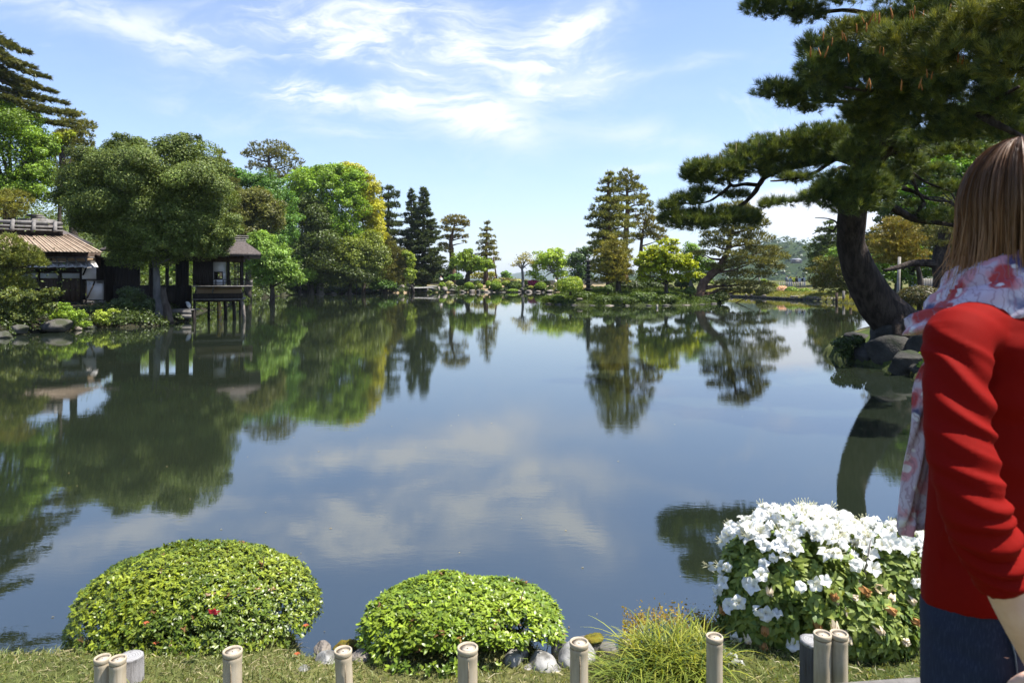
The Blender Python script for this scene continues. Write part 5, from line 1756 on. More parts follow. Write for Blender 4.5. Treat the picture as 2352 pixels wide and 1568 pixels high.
pagoda()
prock('flat grey stone at the left tip of the island', 1332, 687, 49.6, 10, 4, 201, M_SHORE, sub=2)
for i, (u, v, D) in enumerate([(1262, 698, 51), (1285, 699, 50), (1320, 701, 49), (1360, 701.5, 48.5), (1400, 702, 48), (1440, 702, 47.9), (1490, 702, 47.8), (1530, 701.5, 48.2), (1575, 700.5, 49), (1612, 699.5, 50.2), (1640, 697.5, 51.6)]):
    prock('half-drowned dark stone edging the island', u, v, D, R0.uniform(8, 14), R0.uniform(2, 3.6), 210 + i, M_ROCK if i % 4 else M_SHORE, group='stones edging the island', sub=2, name='stone', cat='stone')
g = G(); g.tube([W(1509, 712, 44.6), W(1509.5, 699, 44.6)], [.07, .06], 7)
g.solo('stake', W(1509, 706, 44.6), M_PALEBARK, 'short pale stake standing in the water before the island', 'stake')
# props and poles
for i, (u0, v0, u1, v1, D, lb) in enumerate([(1921, 704, 1922, 672, 54, 'left one of the three poles in the water under the leaning olive pine'),
                                            (1937, 704, 1938, 668, 54.4, 'pale middle one of the three poles in the water under the olive pine'),
                                            (1953, 705, 1954, 670, 53.6, 'right one of the three poles in the water under the olive pine')]):
    g = G(); b = np.array([X(u0, D), D, -.4]); g.tube([b, W(u1, v1, D)], [.11, .10], 8); g.solo('support_pole', b, M_GREYWOOD if i == 1 else M_BROWNWOOD, lb, 'pole')
g = G(); b = np.array([X(2061, 29), 29, gz(X(2061, 29), 29)]); g.tube([b, W(2066, 590, 29)], [.075, .06], 8); g.solo('support_pole', b, M_PALEBARK, 'pale pole propping the golden pine behind the great trunk', 'pole')
g = G(); b = np.array([X(1749, 74), 74, gz(X(1749, 74), 74)]); g.tube([b, W(1742, 629, 74)], [.10, .09], 8); g.solo('support_pole', b, M_PALEBARK, 'leaning pale pole left of the strolling visitors', 'pole')
for i, (a, bb) in enumerate([((1112, 640), (1122, 600)), ((1143, 645), (1133, 590))]):
    g = G(); b = np.array([X(a[0], 105), 105, gz(X(a[0], 105), 105)]); g.tube([b, W(*bb, 105.5)], [.13, .1], 7)
    g.solo('support_pole', b, M_BROWNWOOD, ['dark prop leaning on the tiered pine from the left', 'dark prop leaning on the tiered pine from the right'][i], 'pole')


def low_fence(label, u0, u1, v, D, n, h):
    root = thing('bamboo_fence', (X((u0 + u1) / 2, D), D, gz(X((u0 + u1) / 2, D), D)), label, 'fence')
    k = D / F0
    for i in range(n):
        u = u0 + (u1 - u0) * i / (n - 1)
        b = W(u, v, D)
        g = G(); g.tube([b - [0, 0, .3], b + [0, 0, h]], .045, 6); g.part('stake', root, M_PALEBARK)
    for f in (.35, .8):
        g = G(); g.tube([W(u0, v, D) + [0, 0, h * f], W(u1, v, D) + [0, 0, h * f]], .03, 6); g.part('rail', root, M_PALEBARK)


low_fence('low pale bamboo fence in front of the strolling visitors', 1790, 1850, 659, 74, 13, .55)
low_fence('short pale bamboo fence above the dark hedge mound', 2118, 2158, 657, 31, 11, .35)


# ------------------------------------------------------------------ visitors
def tone(name, c, c2=None, sc=20):
    return plain(name, c, c2 or tuple(x * .85 for x in c), sc, .8, .2, .0)


M_SKIN = tone('skin', (0.62, 0.40, 0.30), (0.58, 0.36, 0.27))
M_BLACKHAIR = tone('dark_hair', (0.018, 0.014, 0.012))


def visitor(label, u, vtop, vfoot, D, shirt, trousers, yaw=0.0, hat=None, skirt=False, bag=None, arms=(.12, .1)):
    k = D / F0
    f = W(u, vfoot, D)
    h = (vfoot - vtop) * k
    s = h / 1.66
    cy_, sy_ = math.cos(yaw), math.sin(yaw)
    def q(x, y, z): return f + np.array([x * cy_ - y * sy_, x * sy_ + y * cy_, z]) * s
    root = thing('person', f, label, 'person')
    g = G()
    for sx in (-1, 1):
        g.tube([q(.09 * sx, .1, .02), q(.09 * sx, -.02, .04), q(.09 * sx, 0, .10), q(.09 * sx, 0, .45), q(.085 * sx, 0, .85)], [.03, .045, .04, .055, .08 ], 8)
        g.tube([q(.19 * sx, 0, 1.34), q(.24 * sx, 0, 1.08), q(.23 * sx, arms[0 if sx < 0 else 1], .86), q(.22 * sx, arms[0 if sx < 0 else 1] + .03, .78)], [.05, .04, .03, .022], 7)
    g.tube([q(0, 0, .8), q(0, 0, 1.0), q(0, .01, 1.28), q(0, 0, 1.38), q(0, 0, 1.46)], [.14, .125, .15, .07, .05], 10)
    g.tube([q(0, .01, 1.41), q(0, .015, 1.47), q(0, .015, 1.54), q(0, .01, 1.61), q(0, .0, 1.655)], [.045, .072, .085, .075, .02], 10)
    g.tube([q(0, .09, 1.535), q(0, .115, 1.51)], [.012, .014], 5)
    g.part('body', root, M_SKIN, smooth=True)
    g = G()
    g.tube([q(0, 0, .84), q(0, 0, .98), q(0, .01, 1.26), q(0, 0, 1.36), q(0, 0, 1.42)], [.175, .165, .195, .13, .06], 12)
    for sx in (-1, 1):
        g.tube([q(.15 * sx, 0, 1.36), q(.2 * sx, 0, 1.33), q(.25 * sx, 0, 1.08), q(.245 * sx, arms[0 if sx < 0 else 1] * .8, .92)], [.07, .07, .055, .045], 8)
    g.part('shirt', root, shirt, smooth=True)
    g = G()
    if skirt:
        g.tube([q(0, 0, .98), q(0, 0, .8), q(0, 0, .35), q(0, 0, .16)], [.15, .2, .27, .30], 12)
        g.part('skirt', root, trousers, smooth=True)
    else:
        g.tube([q(0, 0, .98), q(0, 0, .78)], [.165, .17], 10)
        for sx in (-1, 1): g.tube([q(.09 * sx, 0, .84), q(.095 * sx, 0, .45), q(.095 * sx, 0, .08)], [.105, .08, .065], 8)
        g.part('trousers', root, trousers, smooth=True)
    g = G(); g.tube([q(0, -.02, 1.50), q(0, -.015, 1.58), q(0, -.01, 1.645), q(0, 0, 1.672)], [.088, .094, .07, .01], 10); g.part('hair', root, M_BLACKHAIR, smooth=True)
    if hat is not None:
        g = G(); g.tube([q(0, 0, 1.60), q(0, 0, 1.605)], [.19, .17], 12); g.tube([q(0, 0, 1.60), q(0, 0, 1.70), q(0, 0, 1.72)], [.11, .095, .04], 10); g.part('hat', root, hat, smooth=True)
    if bag is not None:
        g = G(); g.box(q(.0, -.21, 1.15), (.30 * s, .16 * s, .40 * s), np.array([[cy_, sy_, 0], [-sy_, cy_, 0], [0, 0, 1]])); g.part('backpack', root, bag)
    return root


WHT = tone('white_cotton', (.74, .74, .76)); BLK = tone('black_cotton', (.022, .022, .025)); GRY = tone('grey_linen', (.20, .22, .25)); LGR = tone('pale_grey_linen', (.46, .46, .50))
NAVY = tone('navy_cotton', (.03, .04, .07)); STRAW = tone('straw', (.66, .45, .10)); SKYB = tone('pale_blue_cotton', (.52, .60, .76)); TAN = tone('tan_cotton', (.35, .22, .17))
visitor('person in a grey jacket walking behind the pink azalea', 1807, 632.5, 659, 78, GRY, GRY, 1.2)
visitor('person in pale grey with a yellow straw hat behind the pink azalea', 1815.5, 636, 660, 77, LGR, LGR, 1.4, hat=STRAW, skirt=True)
visitor('person in black between the hatted visitor and the white shirts', 1830, 634, 660, 79, BLK, NAVY, 1.0)
visitor('person in a white shirt bending forward, next to the one in black', 1837, 635.5, 661, 77, WHT, GRY, -1.4)
visitor('person in a white top with a dark strap, rightmost of the strolling group', 1846, 634, 661, 76, WHT, WHT, -1.2, bag=BLK)
visitor('person in a white shirt standing alone before the dark far hedge', 1012.5, 634, 662, 101, WHT, BLK, PI)
visitor('person with a tan top and dark trousers beside the notice board', 948, 634, 662, 99, TAN, BLK, 1.5)
visitor('person in black behind the yellow-green bush under the tiered pine', 1137, 634, 659, 103, BLK, BLK, PI)
visitor('person in white near the pale leaning trunk, left of two', 1276, 639, 662, 101, WHT, TAN, PI)
visitor('person in dark clothes with a white cap near the pale leaning trunk', 1289, 637, 662, 100, BLK, BLK, 1.3, hat=WHT)
visitor('person in a white top under the low olive pine, left one', 890, 642, 666, 97, WHT, BLK, PI)
visitor('person in a cream top under the low olive pine, right one', 906, 641, 666, 98, tone('cream_cotton', (.62, .58, .42)), BLK, PI)
visitor('person in a pale blue shirt behind the short bamboo fence', 2119, 626, 668, 43, SKYB, NAVY, -.3, arms=(.2, .34))
visitor('person in white in the shade left of the pale blue shirt', 2099, 632, 668, 46, WHT, WHT, PI)
visitor('person in dark red-brown right of the pale blue shirt', 2148, 636, 668, 45, tone('maroon_cotton', (.10, .03, .03)), BLK, PI)


# ------------------------------------------------------------------ grass and low growth on the island and banks
def tussocks(name, label, spots, D0, col, alt, L, n_each, cat='grass', seed=5):
    r = np.random.default_rng(seed)
    P_, A_, C_ = [], [], []
    for (x, y, rx, ry) in spots:
        n = n_each
        px = x + r.normal(0, rx, n); py = y + r.normal(0, ry, n)
        pz = ground(px, py)
        ok = pz > 0.0
        P_.append(np.column_stack([px, py, pz])[ok]); A_.append(np.column_stack([r.normal(0, .35, ok.sum()), r.normal(0, .35, ok.sum()), np.ones(ok.sum())]))
        C_.append(tint(col, ok.sum(), r, .25, alt, .35))
    P_, A_, C_ = map(np.concatenate, (P_, A_, C_))
    V, T, C = tuftcloud(P_, nrm(A_), L * r.uniform(.5, 1.4, len(P_)), np.full(len(P_), L * .13), 6, C_, .5, r)
    solo(name, (0, 0, 0), V, T, None, M_LEAF, label, cat, col=C, kind='stuff')


isl = []
r_ = np.random.default_rng(9)
for _ in range(900):
    x, y = r_.uniform(2, 20), r_.uniform(44.5, 70)
    if sdist(x, y, ISLE) > -0.1 and (y < 56 or r_.random() < .3): isl.append((x, y, .35, .35))
tussocks('island_grass', 'shaggy green grass covering the island', isl, 50, (.030, .055, .012), (.060, .090, .018), .24, 30)  # grass greens kept dark to paint in the tree shade
bank = []
for _ in range(700):
    i = r_.integers(25, 34); a = POND[i]; b = POND[(i + 1) % len(POND)]
    f = r_.random(); p = a + (b - a) * f + nrm(np.array([b[1] - a[1], -(b[0] - a[0])])) * abs(r_.normal(0, 1.6))
    bank.append((p[0], p[1], .4, .4))
tussocks('far_lawn_grass', 'dry short grass on the right and far shores', bank, 70, (.16, .155, .05), (.08, .11, .025), .20, 14, seed=6)


def undergrowth():
    """shaded scrub that fills the woods of the left bank and behind"""
    r = np.random.default_rng(21)
    P_, N_, S_, C_ = [], [], [], []
    for _ in range(1500):
        D = r.uniform(27, 112)
        u = r.uniform(-150, 1000)
        x = X(u, D)
        d = -float(sdist(np.array([x]), np.array([D]), POND)[0])
        if d < .8: continue
        if D > 84 and x > -20 and d < 16: continue
        if D < 40 and d < 3.5 and u > 40: continue
        if D < 37.5 and 50 < u < 480: continue
        hgt = r.uniform(.8, 2.6) * (1 if d < 5 else 1.8)
        n = 120
        dd = nrm(r.normal(0, 1, (n, 3))); dd[:, 2] = np.abs(dd[:, 2])
        R = np.array([hgt * .9, hgt * .9, hgt])
        P_.append(np.array([x, D, gz(x, D)]) + dd * R * r.uniform(.6, 1.05, (n, 1)))
        N_.append(nrm(dd + r.normal(0, .5, (n, 3)) + [0, 0, .3])); S_.append(np.full(n, D / F0 * 6.0))
        C_.append(tint((.036, .055, .020), n, r, .25, (.07, .105, .028), float(r.uniform(0, .5))))
    P_, N_, S_, C_ = map(np.concatenate, (P_, N_, S_, C_))
    V, T, C = leafcloud(P_, N_, S_ * r.uniform(.7, 1.3, len(P_)), C_, .65, r)
    solo('undergrowth', (0, 0, 0), V, T, None, M_LEAF, 'dark leafy undergrowth filling the wood on the left bank', 'undergrowth', col=C, kind='stuff')


undergrowth()


def bank_cover():
    """low shaded plants hugging the left bank and the shore below the woods"""
    r = np.random.default_rng(22)
    P_, N_, S_, C_ = [], [], [], []
    for _ in range(900):
        i = r.integers(33, len(POND) - 1); a = POND[i]; b = POND[(i + 1) % len(POND)]
        f = r.random(); nn = nrm(np.array([b[1] - a[1], -(b[0] - a[0])]))
        p = a + (b - a) * f + nn * abs(r.normal(0, 1.5))
        d = -float(sdist(p[:1], p[1:], POND)[0])
        if d < -.1 or p[1] < 17: continue
        n = 70
        h = r.uniform(.14, .42)
        dd = nrm(r.normal(0, 1, (n, 3))); dd[:, 2] = np.abs(dd[:, 2])
        P_.append(np.array([p[0], p[1], gz(p[0], p[1])]) + dd * [h * 1.3, h * 1.3, h] * r.uniform(.5, 1.05, (n, 1)))
        N_.append(nrm(dd + r.normal(0, .5, (n, 3)) + [0, 0, .4])); S_.append(np.full(n, p[1] / F0 * 5.5))
        C_.append(tint((.022, .036, .012), n, r, .3, (.055, .085, .018), float(r.uniform(0, .4))))  # dark greens stand in for shade of the overhanging evergreen
    P_, N_, S_, C_ = map(np.concatenate, (P_, N_, S_, C_))
    V, T, C = leafcloud(P_, N_, S_ * r.uniform(.7, 1.3, len(P_)), C_, .6, r)
    solo('bank_plants', (0, 0, 0), V, T, None, M_LEAF, 'low green plants hugging the edge of the left bank', 'ground cover', col=C, kind='stuff')


bank_cover()


# ------------------------------------------------------------------ the great leaning pine
def great_pine():
    r = np.random.default_rng(404)
    D = 15.2
    bx = X(2062, D)
    bz = gz(bx, D)
    root = thing('great_pine', (bx, D, bz), 'huge old pine with a dark curved trunk leaning over the water on the right', 'tree')
    g = G()
    path = [W(2115, 800, 15.4), W(2064, 745, 15.3), W(2016, 695, 15.3), W(1984, 645, 15.2), W(1966, 605, 15.1), W(1953, 555, 15.0), W(1957, 504, 14.8), W(1968, 440, 14.5),
            W(1990, 385, 14.1), W(2030, 320, 13.7), W(2070, 240, 13.3), W(2110, 150, 12.9), W(2140, 40, 12.6), W(2150, -90, 12.4)]
    px = [64, 50, 44, 39, 35.5, 31.5, 32, 31, 29, 26, 22, 18, 14, 9]
    rad = [p * 15 / F0 for p in px]
    pt, rd = curve(np.array(path), np.array(rad), 8)
    # ridged bark
    k = 40
    V = []
    a = np.arange(k) * 2 * PI / k
    tg = nrm(np.gradient(pt, axis=0)); b1 = nrm(np.cross(tg[0], [0, 1, 0]))
    for i in range(len(pt)):
        b1 = nrm(b1 - tg[i] * np.dot(b1, tg[i])); b2 = np.cross(tg[i], b1)
        ring = np.cos(a)[:, None] * b1 + np.sin(a)[:, None] * b2
        V.append(pt[i] + ring * rd[i])
    V = np.concatenate(V)
    Nn = nrm(V - np.repeat(pt, k, 0))
    V = V + Nn * (0.028 * np.maximum(-0.6, fbm(V * [1, 1, .35], 31, 4, 5.0)) + .03 * fbm(V, 5, 2, 1.3))[:, None]
    i0 = np.arange(len(pt) - 1)[:, None] * k; j = np.arange(k)[None]
    Q = np.stack([i0 + j, i0 + (j + 1) % k, i0 + k + (j + 1) % k, i0 + k + j], -1).reshape(-1, 4)
    part('trunk', root, V, None, Q, M_PINEBARK, smooth=False)
    # roots
    for (u1, v1, d1, w_) in [(2140, 748, 14.9, 16), (2060, 762, 14.6, 16), (2100, 775, 14.4, 14), (2165, 730, 15.6, 14)]:
        g = G(); g.tube([W(2070, 725, 15.2), (W(2070, 735, 15.1) + W(u1, v1, d1)) / 2, W(u1, v1 + 14, d1)], np.array([26, w_, 5]) * 15 / F0, 10, smooth=4, wob=.08, rng=r)
        g.part('root', root, M_PINEBARK, smooth=True)
    # limbs: (points (u, v, D)), width px
    LM = [([(1995, 372, 14), (1960, 372, 14.2), (1925, 362, 14.4), (1870, 372, 14.6), (1810, 385, 14.7), (1764, 401, 14.8), (1745, 422, 14.8), (1730, 446, 14.8), (1697, 475, 14.8), (1640, 500, 14.8)], 22),
          ([(1738, 425, 14.8), (1709, 423, 14.8), (1683, 427, 14.7), (1673, 411, 14.6), (1680, 390, 14.6), (1700, 370, 14.6)], 10),
          ([(1680, 424, 14.7), (1654, 446, 14.7), (1620, 465, 14.6), (1553, 468, 14.5)], 8),
          ([(1676, 412, 14.7), (1650, 412, 14.6), (1600, 405, 14.5)], 6),
          ([(1925, 362, 14.3), (1901, 377, 14.1), (1865, 400, 14), (1805, 413, 13.9), (1770, 416, 13.8)], 11),
          ([(1985, 400, 14.1), (1930, 385, 13.6), (1890, 430, 13.4), (1836, 458, 13.4), (1793, 463, 13.4), (1752, 476, 13.4)], 10),
          ([(1975, 430, 14.2), (1960, 470, 13.2), (1930, 440, 13.2)], 9),
          ([(1926, 520, 14.6), (1918, 508, 14.5), (1900, 502, 14.5), (1872, 500, 14.5)], 5),
          ([(1922, 518, 14.6), (1913, 530, 14.5), (1894, 525, 14.5), (1866, 538, 14.5)], 5),
          ([(2050, 290, 13.6), (2010, 255, 13), (1950, 235, 12.6), (1880, 232, 12.4), (1800, 222, 12.2)], 14),
          ([(2110, 150, 12.9), (2050, 60, 12.6), (1960, 25, 12.4), (1860, 30, 12.4), (1780, 18, 12.4)], 14),
          ([(2090, 200, 13.1), (2060, 210, 12), (2000, 210, 11.2), (1940, 200, 11)], 14),
          ([(2080, 220, 13.1), (2180, 250, 11.6), (2260, 240, 10.4), (2340, 200, 9.6)], 20),
          ([(2100, 170, 13), (2180, 120, 11), (2230, 90, 9.4), (2330, 70, 8.8)], 16),
          ([(2010, 355, 13.9), (2050, 352, 13.9), (2073, 345, 14.1), (2092, 395, 14.4), (2104, 432, 14.6), (2126, 470, 14.8)], 17),
          ([(2092, 395, 14.4), (2130, 420, 14.6), (2186, 440, 14.8)], 8),
          ([(2072, 431, 14.8), (2107, 444, 14.7), (2135, 458, 14.8), (2188, 464, 15)], 12),
          ([(2052, 478, 14.9), (2075, 490, 14.8), (2100, 503, 14.8), (2150, 511, 14.8), (2240, 522, 14.9), (2330, 510, 15)], 20),
          ([(2120, 466, 14.8), (2110, 485, 14.8), (2096, 500, 14.8)], 13),
          ([(2230, 250, 10.6), (2280, 280, 10.2), (2320, 300, 10), (2380, 330, 10)], 22)]
    for pts, w_ in LM:
        g = G()
        P_ = [W(*p) for p in pts]
        n = len(P_)
        dd = np.mean([p[2] for p in pts])
        g.tube(P_, np.linspace(w_ * .5, w_ * .16, n) * dd / F0, 9, smooth=4, wob=.07, rng=r)
        g.part('limb', root, M_PINEBARK, smooth=True)
    # needle pads (u, v, ru, rv, D)
    PD = [(1972, 350, 56, 36, 12.9), (2018, 300, 56, 44, 12.5), (2000, 262, 60, 34, 12.2), (1650, 395, 88, 36, 14.6), (1605, 398, 48, 34, 14.5), (1730, 372, 70, 42, 14.6), (1800, 348, 84, 46, 14.5), (1880, 322, 84, 42, 14.3), (1960, 322, 84, 46, 14.1),
          (2045, 328, 66, 44, 13.9), (1850, 372, 60, 22, 14.2), (1780, 396, 44, 18, 14.4), (1920, 350, 60, 20, 14), (1740, 330, 20, 20, 14.9), (1690, 350, 30, 20, 14.9), (1830, 410, 48, 12, 13.9),
          (1572, 462, 44, 20, 14.4), (1538, 474, 26, 18, 14.3), (1615, 442, 34, 16, 14.6), (1640, 500, 104, 26, 14.6), (1590, 512, 74, 22, 14.4), (1712, 505, 44, 22, 14.8), (1545, 500, 34, 20, 14.3), (1690, 448, 36, 12, 14.9),
          (1950, 432, 96, 50, 13.2), (1890, 455, 56, 30, 13.2), (2015, 440, 46, 48, 13.3), (1960, 470, 66, 30, 13), (2000, 400, 40, 24, 13.4), (1795, 464, 46, 10, 13.4), (1756, 474, 18, 8, 13.4),
          (1785, 208, 62, 26, 12.4), (1835, 218, 60, 24, 12.3), (1810, 238, 40, 12, 12.3), (1862, 250, 30, 12, 12.4), (1880, 190, 50, 24, 12.2),
          (1745, 14, 48, 22, 12.4), (1800, 20, 60, 28, 12.4), (1860, 34, 50, 22, 12.4), (1790, -30, 80, 30, 12.4), (1900, -20, 90, 30, 12.4),
          (1880, 110, 56, 34, 11.4), (1930, 140, 74, 44, 11.2), (1880, 165, 60, 40, 11.2), (1960, 90, 60, 34, 11), (1990, 180, 84, 44, 11.2), (1930, 220, 70, 30, 11.4), (2050, 140, 90, 50, 11),
          (2060, 230, 96, 44, 11.6), (1990, 262, 70, 30, 12.2), (2120, 190, 100, 60, 11.2), (2140, 270, 90, 36, 11.4), (2220, 200, 110, 60, 10.6), (2250, 280, 100, 40, 10.8), (2320, 240, 90, 60, 10.2),
          (2330, 310, 60, 30, 10.6), (2180, 312, 90, 24, 11.2), (2040, 60, 80, 36, 11.4), (2140, 30, 100, 50, 11), (2260, 20, 110, 60, 10.4), (2340, 60, 60, 70, 10), (2050, -40, 200, 40, 11.6), (2300, -50, 140, 40, 10.4),
          (1970, 70, 84, 24, 9.9), (2090, 96, 110, 44, 9.4), (2230, 60, 110, 50, 8.9), (2200, 120, 120, 44, 9), (2320, 130, 80, 60, 8.6), (2130, 150, 70, 30, 9.4), (2340, 20, 70, 50, 8.4), (2420, 100, 120, 120, 8.6),
          (2110, 330, 60, 20, 13.4), (2090, 370, 34, 22, 14), (2140, 395, 50, 20, 14.6), (2180, 430, 50, 14, 14.8), (2160, 500, 90, 20, 14.9), (2250, 510, 80, 24, 15), (2210, 350, 80, 18, 11.8), (2330, 510, 80, 40, 15),
          (2060, 405, 30, 20, 14.2), (2100, 470, 30, 8, 14.9)]
    Ps, Ax, Cs, Ls, Ws = [], [], [], [], []
    for (u, v, ru, rv, d_) in PD:
        k = d_ / F0
        L = 0.15
        Lp = L / k
        n = int(max(16, 11.5 * PI * ru * rv / (Lp * Lp * 1.0)))
        dd = nrm(r.normal(0, 1, (n, 3)) * [1, 1, .8] + [0, 0, .22])
        R = np.array([ru, (ru * .5 + rv * .5), rv]) * k
        p = W(u, v, d_) + dd * R * (r.uniform(.15, 1, (n, 1)) ** .55) * .92
        Ps.append(p); Ax.append(nrm(dd * [.8, .8, .5] + [0, 0, .75] + r.normal(0, .2, (n, 3))))
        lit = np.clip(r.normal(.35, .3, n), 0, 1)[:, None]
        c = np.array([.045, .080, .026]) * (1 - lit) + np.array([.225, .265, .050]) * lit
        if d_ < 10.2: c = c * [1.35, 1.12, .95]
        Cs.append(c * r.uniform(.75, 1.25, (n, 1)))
        Ls.append(np.full(n, L) * r.uniform(.75, 1.2, n)); Ws.append(np.full(n, .0088))
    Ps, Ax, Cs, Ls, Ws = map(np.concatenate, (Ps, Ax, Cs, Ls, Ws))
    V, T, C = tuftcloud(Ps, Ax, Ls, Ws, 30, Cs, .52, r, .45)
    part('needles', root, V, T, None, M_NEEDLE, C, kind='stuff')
    print('great pine tufts', len(Ps))
    # upright buds ("candles")
    g = G(); g.tube([(0, 0, 0), (0.004, 0, .05), (0, 0.004, .12), (0, 0, .17)], [.012, .016, .012, .003], 6)
    V, T, Q, C = g.out()
    mo = mesh('candle', V, T, Q, plain('bud_orange', (.30, .125, .03), (.21, .09, .025), 30, .8, .1, 0), smooth=True)
    mp = mesh('candle', V * [.8, .8, 1.2], T, Q, plain('bud_pale', (.30, .26, .13), (.24, .2, .1), 30, .8, .1, 0), smooth=True)
    near = [(1890, 80), (1935, 78), (1968, 62), (1985, 40), (1990, 60), (2010, 36), (2050, 30), (2090, 28), (2100, 20), (2120, 26), (2150, 40), (2215, 38), (2148, 90), (2165, 92), (2190, 88), (2210, 78),
            (2240, 84), (2260, 84), (2235, 62), (2270, 60), (2300, 44), (2310, 30), (2290, 20), (1885, 115), (1910, 92), (2080, 130), (2090, 118), (2110, 190), (2070, 195), (2130, 165), (2320, 150), (2200, 130),
            (1950, 130), (2020, 110), (1862, 118), (1990, 190), (2000, 186), (2330, 90), (2250, 16), (2180, 20)]
    for i, (u, v) in enumerate(near):
        for q in range(1 + i % 2):
            o = bpy.data.objects.new('candle', mo)
            o.location = W(u + q * 9, v + 14 + q * 4, 8.8 + .03 * i % .8) - BASE[root.name]
            o.rotation_euler = (r.normal(0, .18), r.normal(0, .18), r.uniform(0, 6))
            s = r.uniform(.5, .85); o.scale = (s, s, s * 1.15)
            link(o, root)
    far = [(1608, 352), (1629, 346), (1655, 342), (1690, 322), (1741, 320), (1768, 300), (1790, 300), (1850, 283), (1862, 280), (1894, 272), (1918, 282), (1932, 286),
           (2014, 262), (1965, 384), (1846, 290), (2080, 290)]
    for (u, v) in far:
        o = bpy.data.objects.new('candle', mp)
        o.location = W(u, v + 30, 14.4) - BASE[root.name]
        o.rotation_euler = (r.normal(0, .1), r.normal(0, .1), 0)
        o.scale = (1.1, 1.1, 1.1)
        link(o, root)
    # rocks at its foot
    RK = [(2040, 806, 14.6, 56, 36, 'large dark rock right under the great pine trunk'), (1985, 815, 15.4, 40, 30, 'dark rounded rock at the tip of the pine point'), (1935, 800, 16.6, 30, 26, 'ivy-covered rock mound at the waterline left of the pine'),
          (2085, 835, 13.6, 50, 34, 'broad dark rock at the water before the great pine'), (2130, 800, 14.0, 50, 50, 'dark boulder hidden behind the red sleeve'), (1975, 775, 16.4, 34, 14, 'flat-topped dark rock behind the pine point'),
          (1915, 812, 16.8, 16, 9, 'low dark rock at the outermost tip of the pine point'), (2120, 845, 13.2, 30, 16, 'small pale-topped stone by the water near the scarf'), (2070, 770, 15.4, 80, 40, 'mossy mound carrying the great pine roots')]
    for i, (u, v, d_, ru, rv, lb) in enumerate(RK):
        prock(lb, u, v, d_, ru, rv, 500 + i, M_DARKROCK, sub=4, rough=.12)
    # ivy and shaded plants on the point
    for (lb, D_, e, col, nm, ct) in [('dark ivy hanging over the rocks at the pine point', 15.6, [(1940, 795, 30, 24), (1965, 785, 24, 16), (1950, 815, 22, 14)], (.030, .050, .018), 'ivy', 'ivy'),
                                     ('shaded low shrubs on the mound right of the pine roots', 15.0, [(2120, 745, 50, 22), (2170, 740, 60, 26), (2080, 760, 40, 14), (2140, 775, 40, 20)], (.024, .036, .016), 'shrub', 'shrub'),
                                     ('small lit weeds beside the pale stone near the scarf', 13.1, [(2125, 815, 10, 14), (2118, 838, 12, 8)], (.10, .17, .03), 'weed', 'weed')]:
        broad(nm, lb, D_, e, col, e[0][0], s=6, cover=4.5, cat=ct, skip_trunk=True, clump=.4)


great_pine()

# ------------------------------------------------------------------ near bank: lawn, stones, stakes
def lawn():
    r = np.random.default_rng(61)
    P_ = []
    n = 210000
    x = r.uniform(-3.6, 3.6, n); y = r.uniform(1.75, 3.4, n)
    land = -sdist(x, y, POND)
    ok = (land > 0.015) & (np.abs(x / y) < 1.25)
    x, y, land = x[ok], y[ok], land[ok]
    dens = np.clip(.75 + .35 * fbm(np.column_stack([x, y, 0 * x]), 4, 3, 3.0), .25, 1)
    ok = r.random(len(x)) < dens
    x, y = x[ok], y[ok]
    z = ground(x, y)
    n = len(x)
    p0 = np.column_stack([x, y, z - .004])
    flat = r.random(n) < .42
    d = nrm(np.column_stack([r.normal(0, 1, n), r.normal(0, 1, n), np.where(flat, r.uniform(.05, .5, n), r.uniform(.8, 3, n))]))
    L = np.where(flat, r.uniform(.02, .05, n), r.uniform(.018, .048, n)) * np.where(r.random(n) < .05, 1.7, 1)
    side = nrm(np.cross(d, r.normal(0, 1, (n, 3)))) * r.uniform(.0011, .0022, (n, 1))
    mid = p0 + d * (L * .55)[:, None]
    tip = p0 + d * L[:, None] + np.column_stack([r.normal(0, .25, n) * L, r.normal(0, .25, n) * L, -.25 * L])
    tip[:, 2] = np.maximum(tip[:, 2], z + .001)
    V = np.stack([p0 - side, p0 + side, mid + side * .8, tip, mid - side * .8], 1).reshape(-1, 3)
    b = np.arange(n)[:, None] * 5
    T = np.concatenate([b + [2, 3, 4]]); Q = np.concatenate([b + [0, 1, 2, 4]])
    g1 = np.array([.135, .185, .045]); g2 = np.array([.25, .26, .09]); straw = np.array([.44, .38, .22])
    f = r.random(n)[:, None]
    C = np.where(flat[:, None], straw * (1 - .45 * f) + g2 * .45 * f, g1 * (1 - f) + g2 * f) * r.uniform(.7, 1.3, (n, 1))
    solo('lawn_grass', (0, 0, 0), V, T, Q, M_LEAF, 'short half-dry lawn grass along the near bank', 'grass', col=np.repeat(C, 5, 0), kind='stuff')


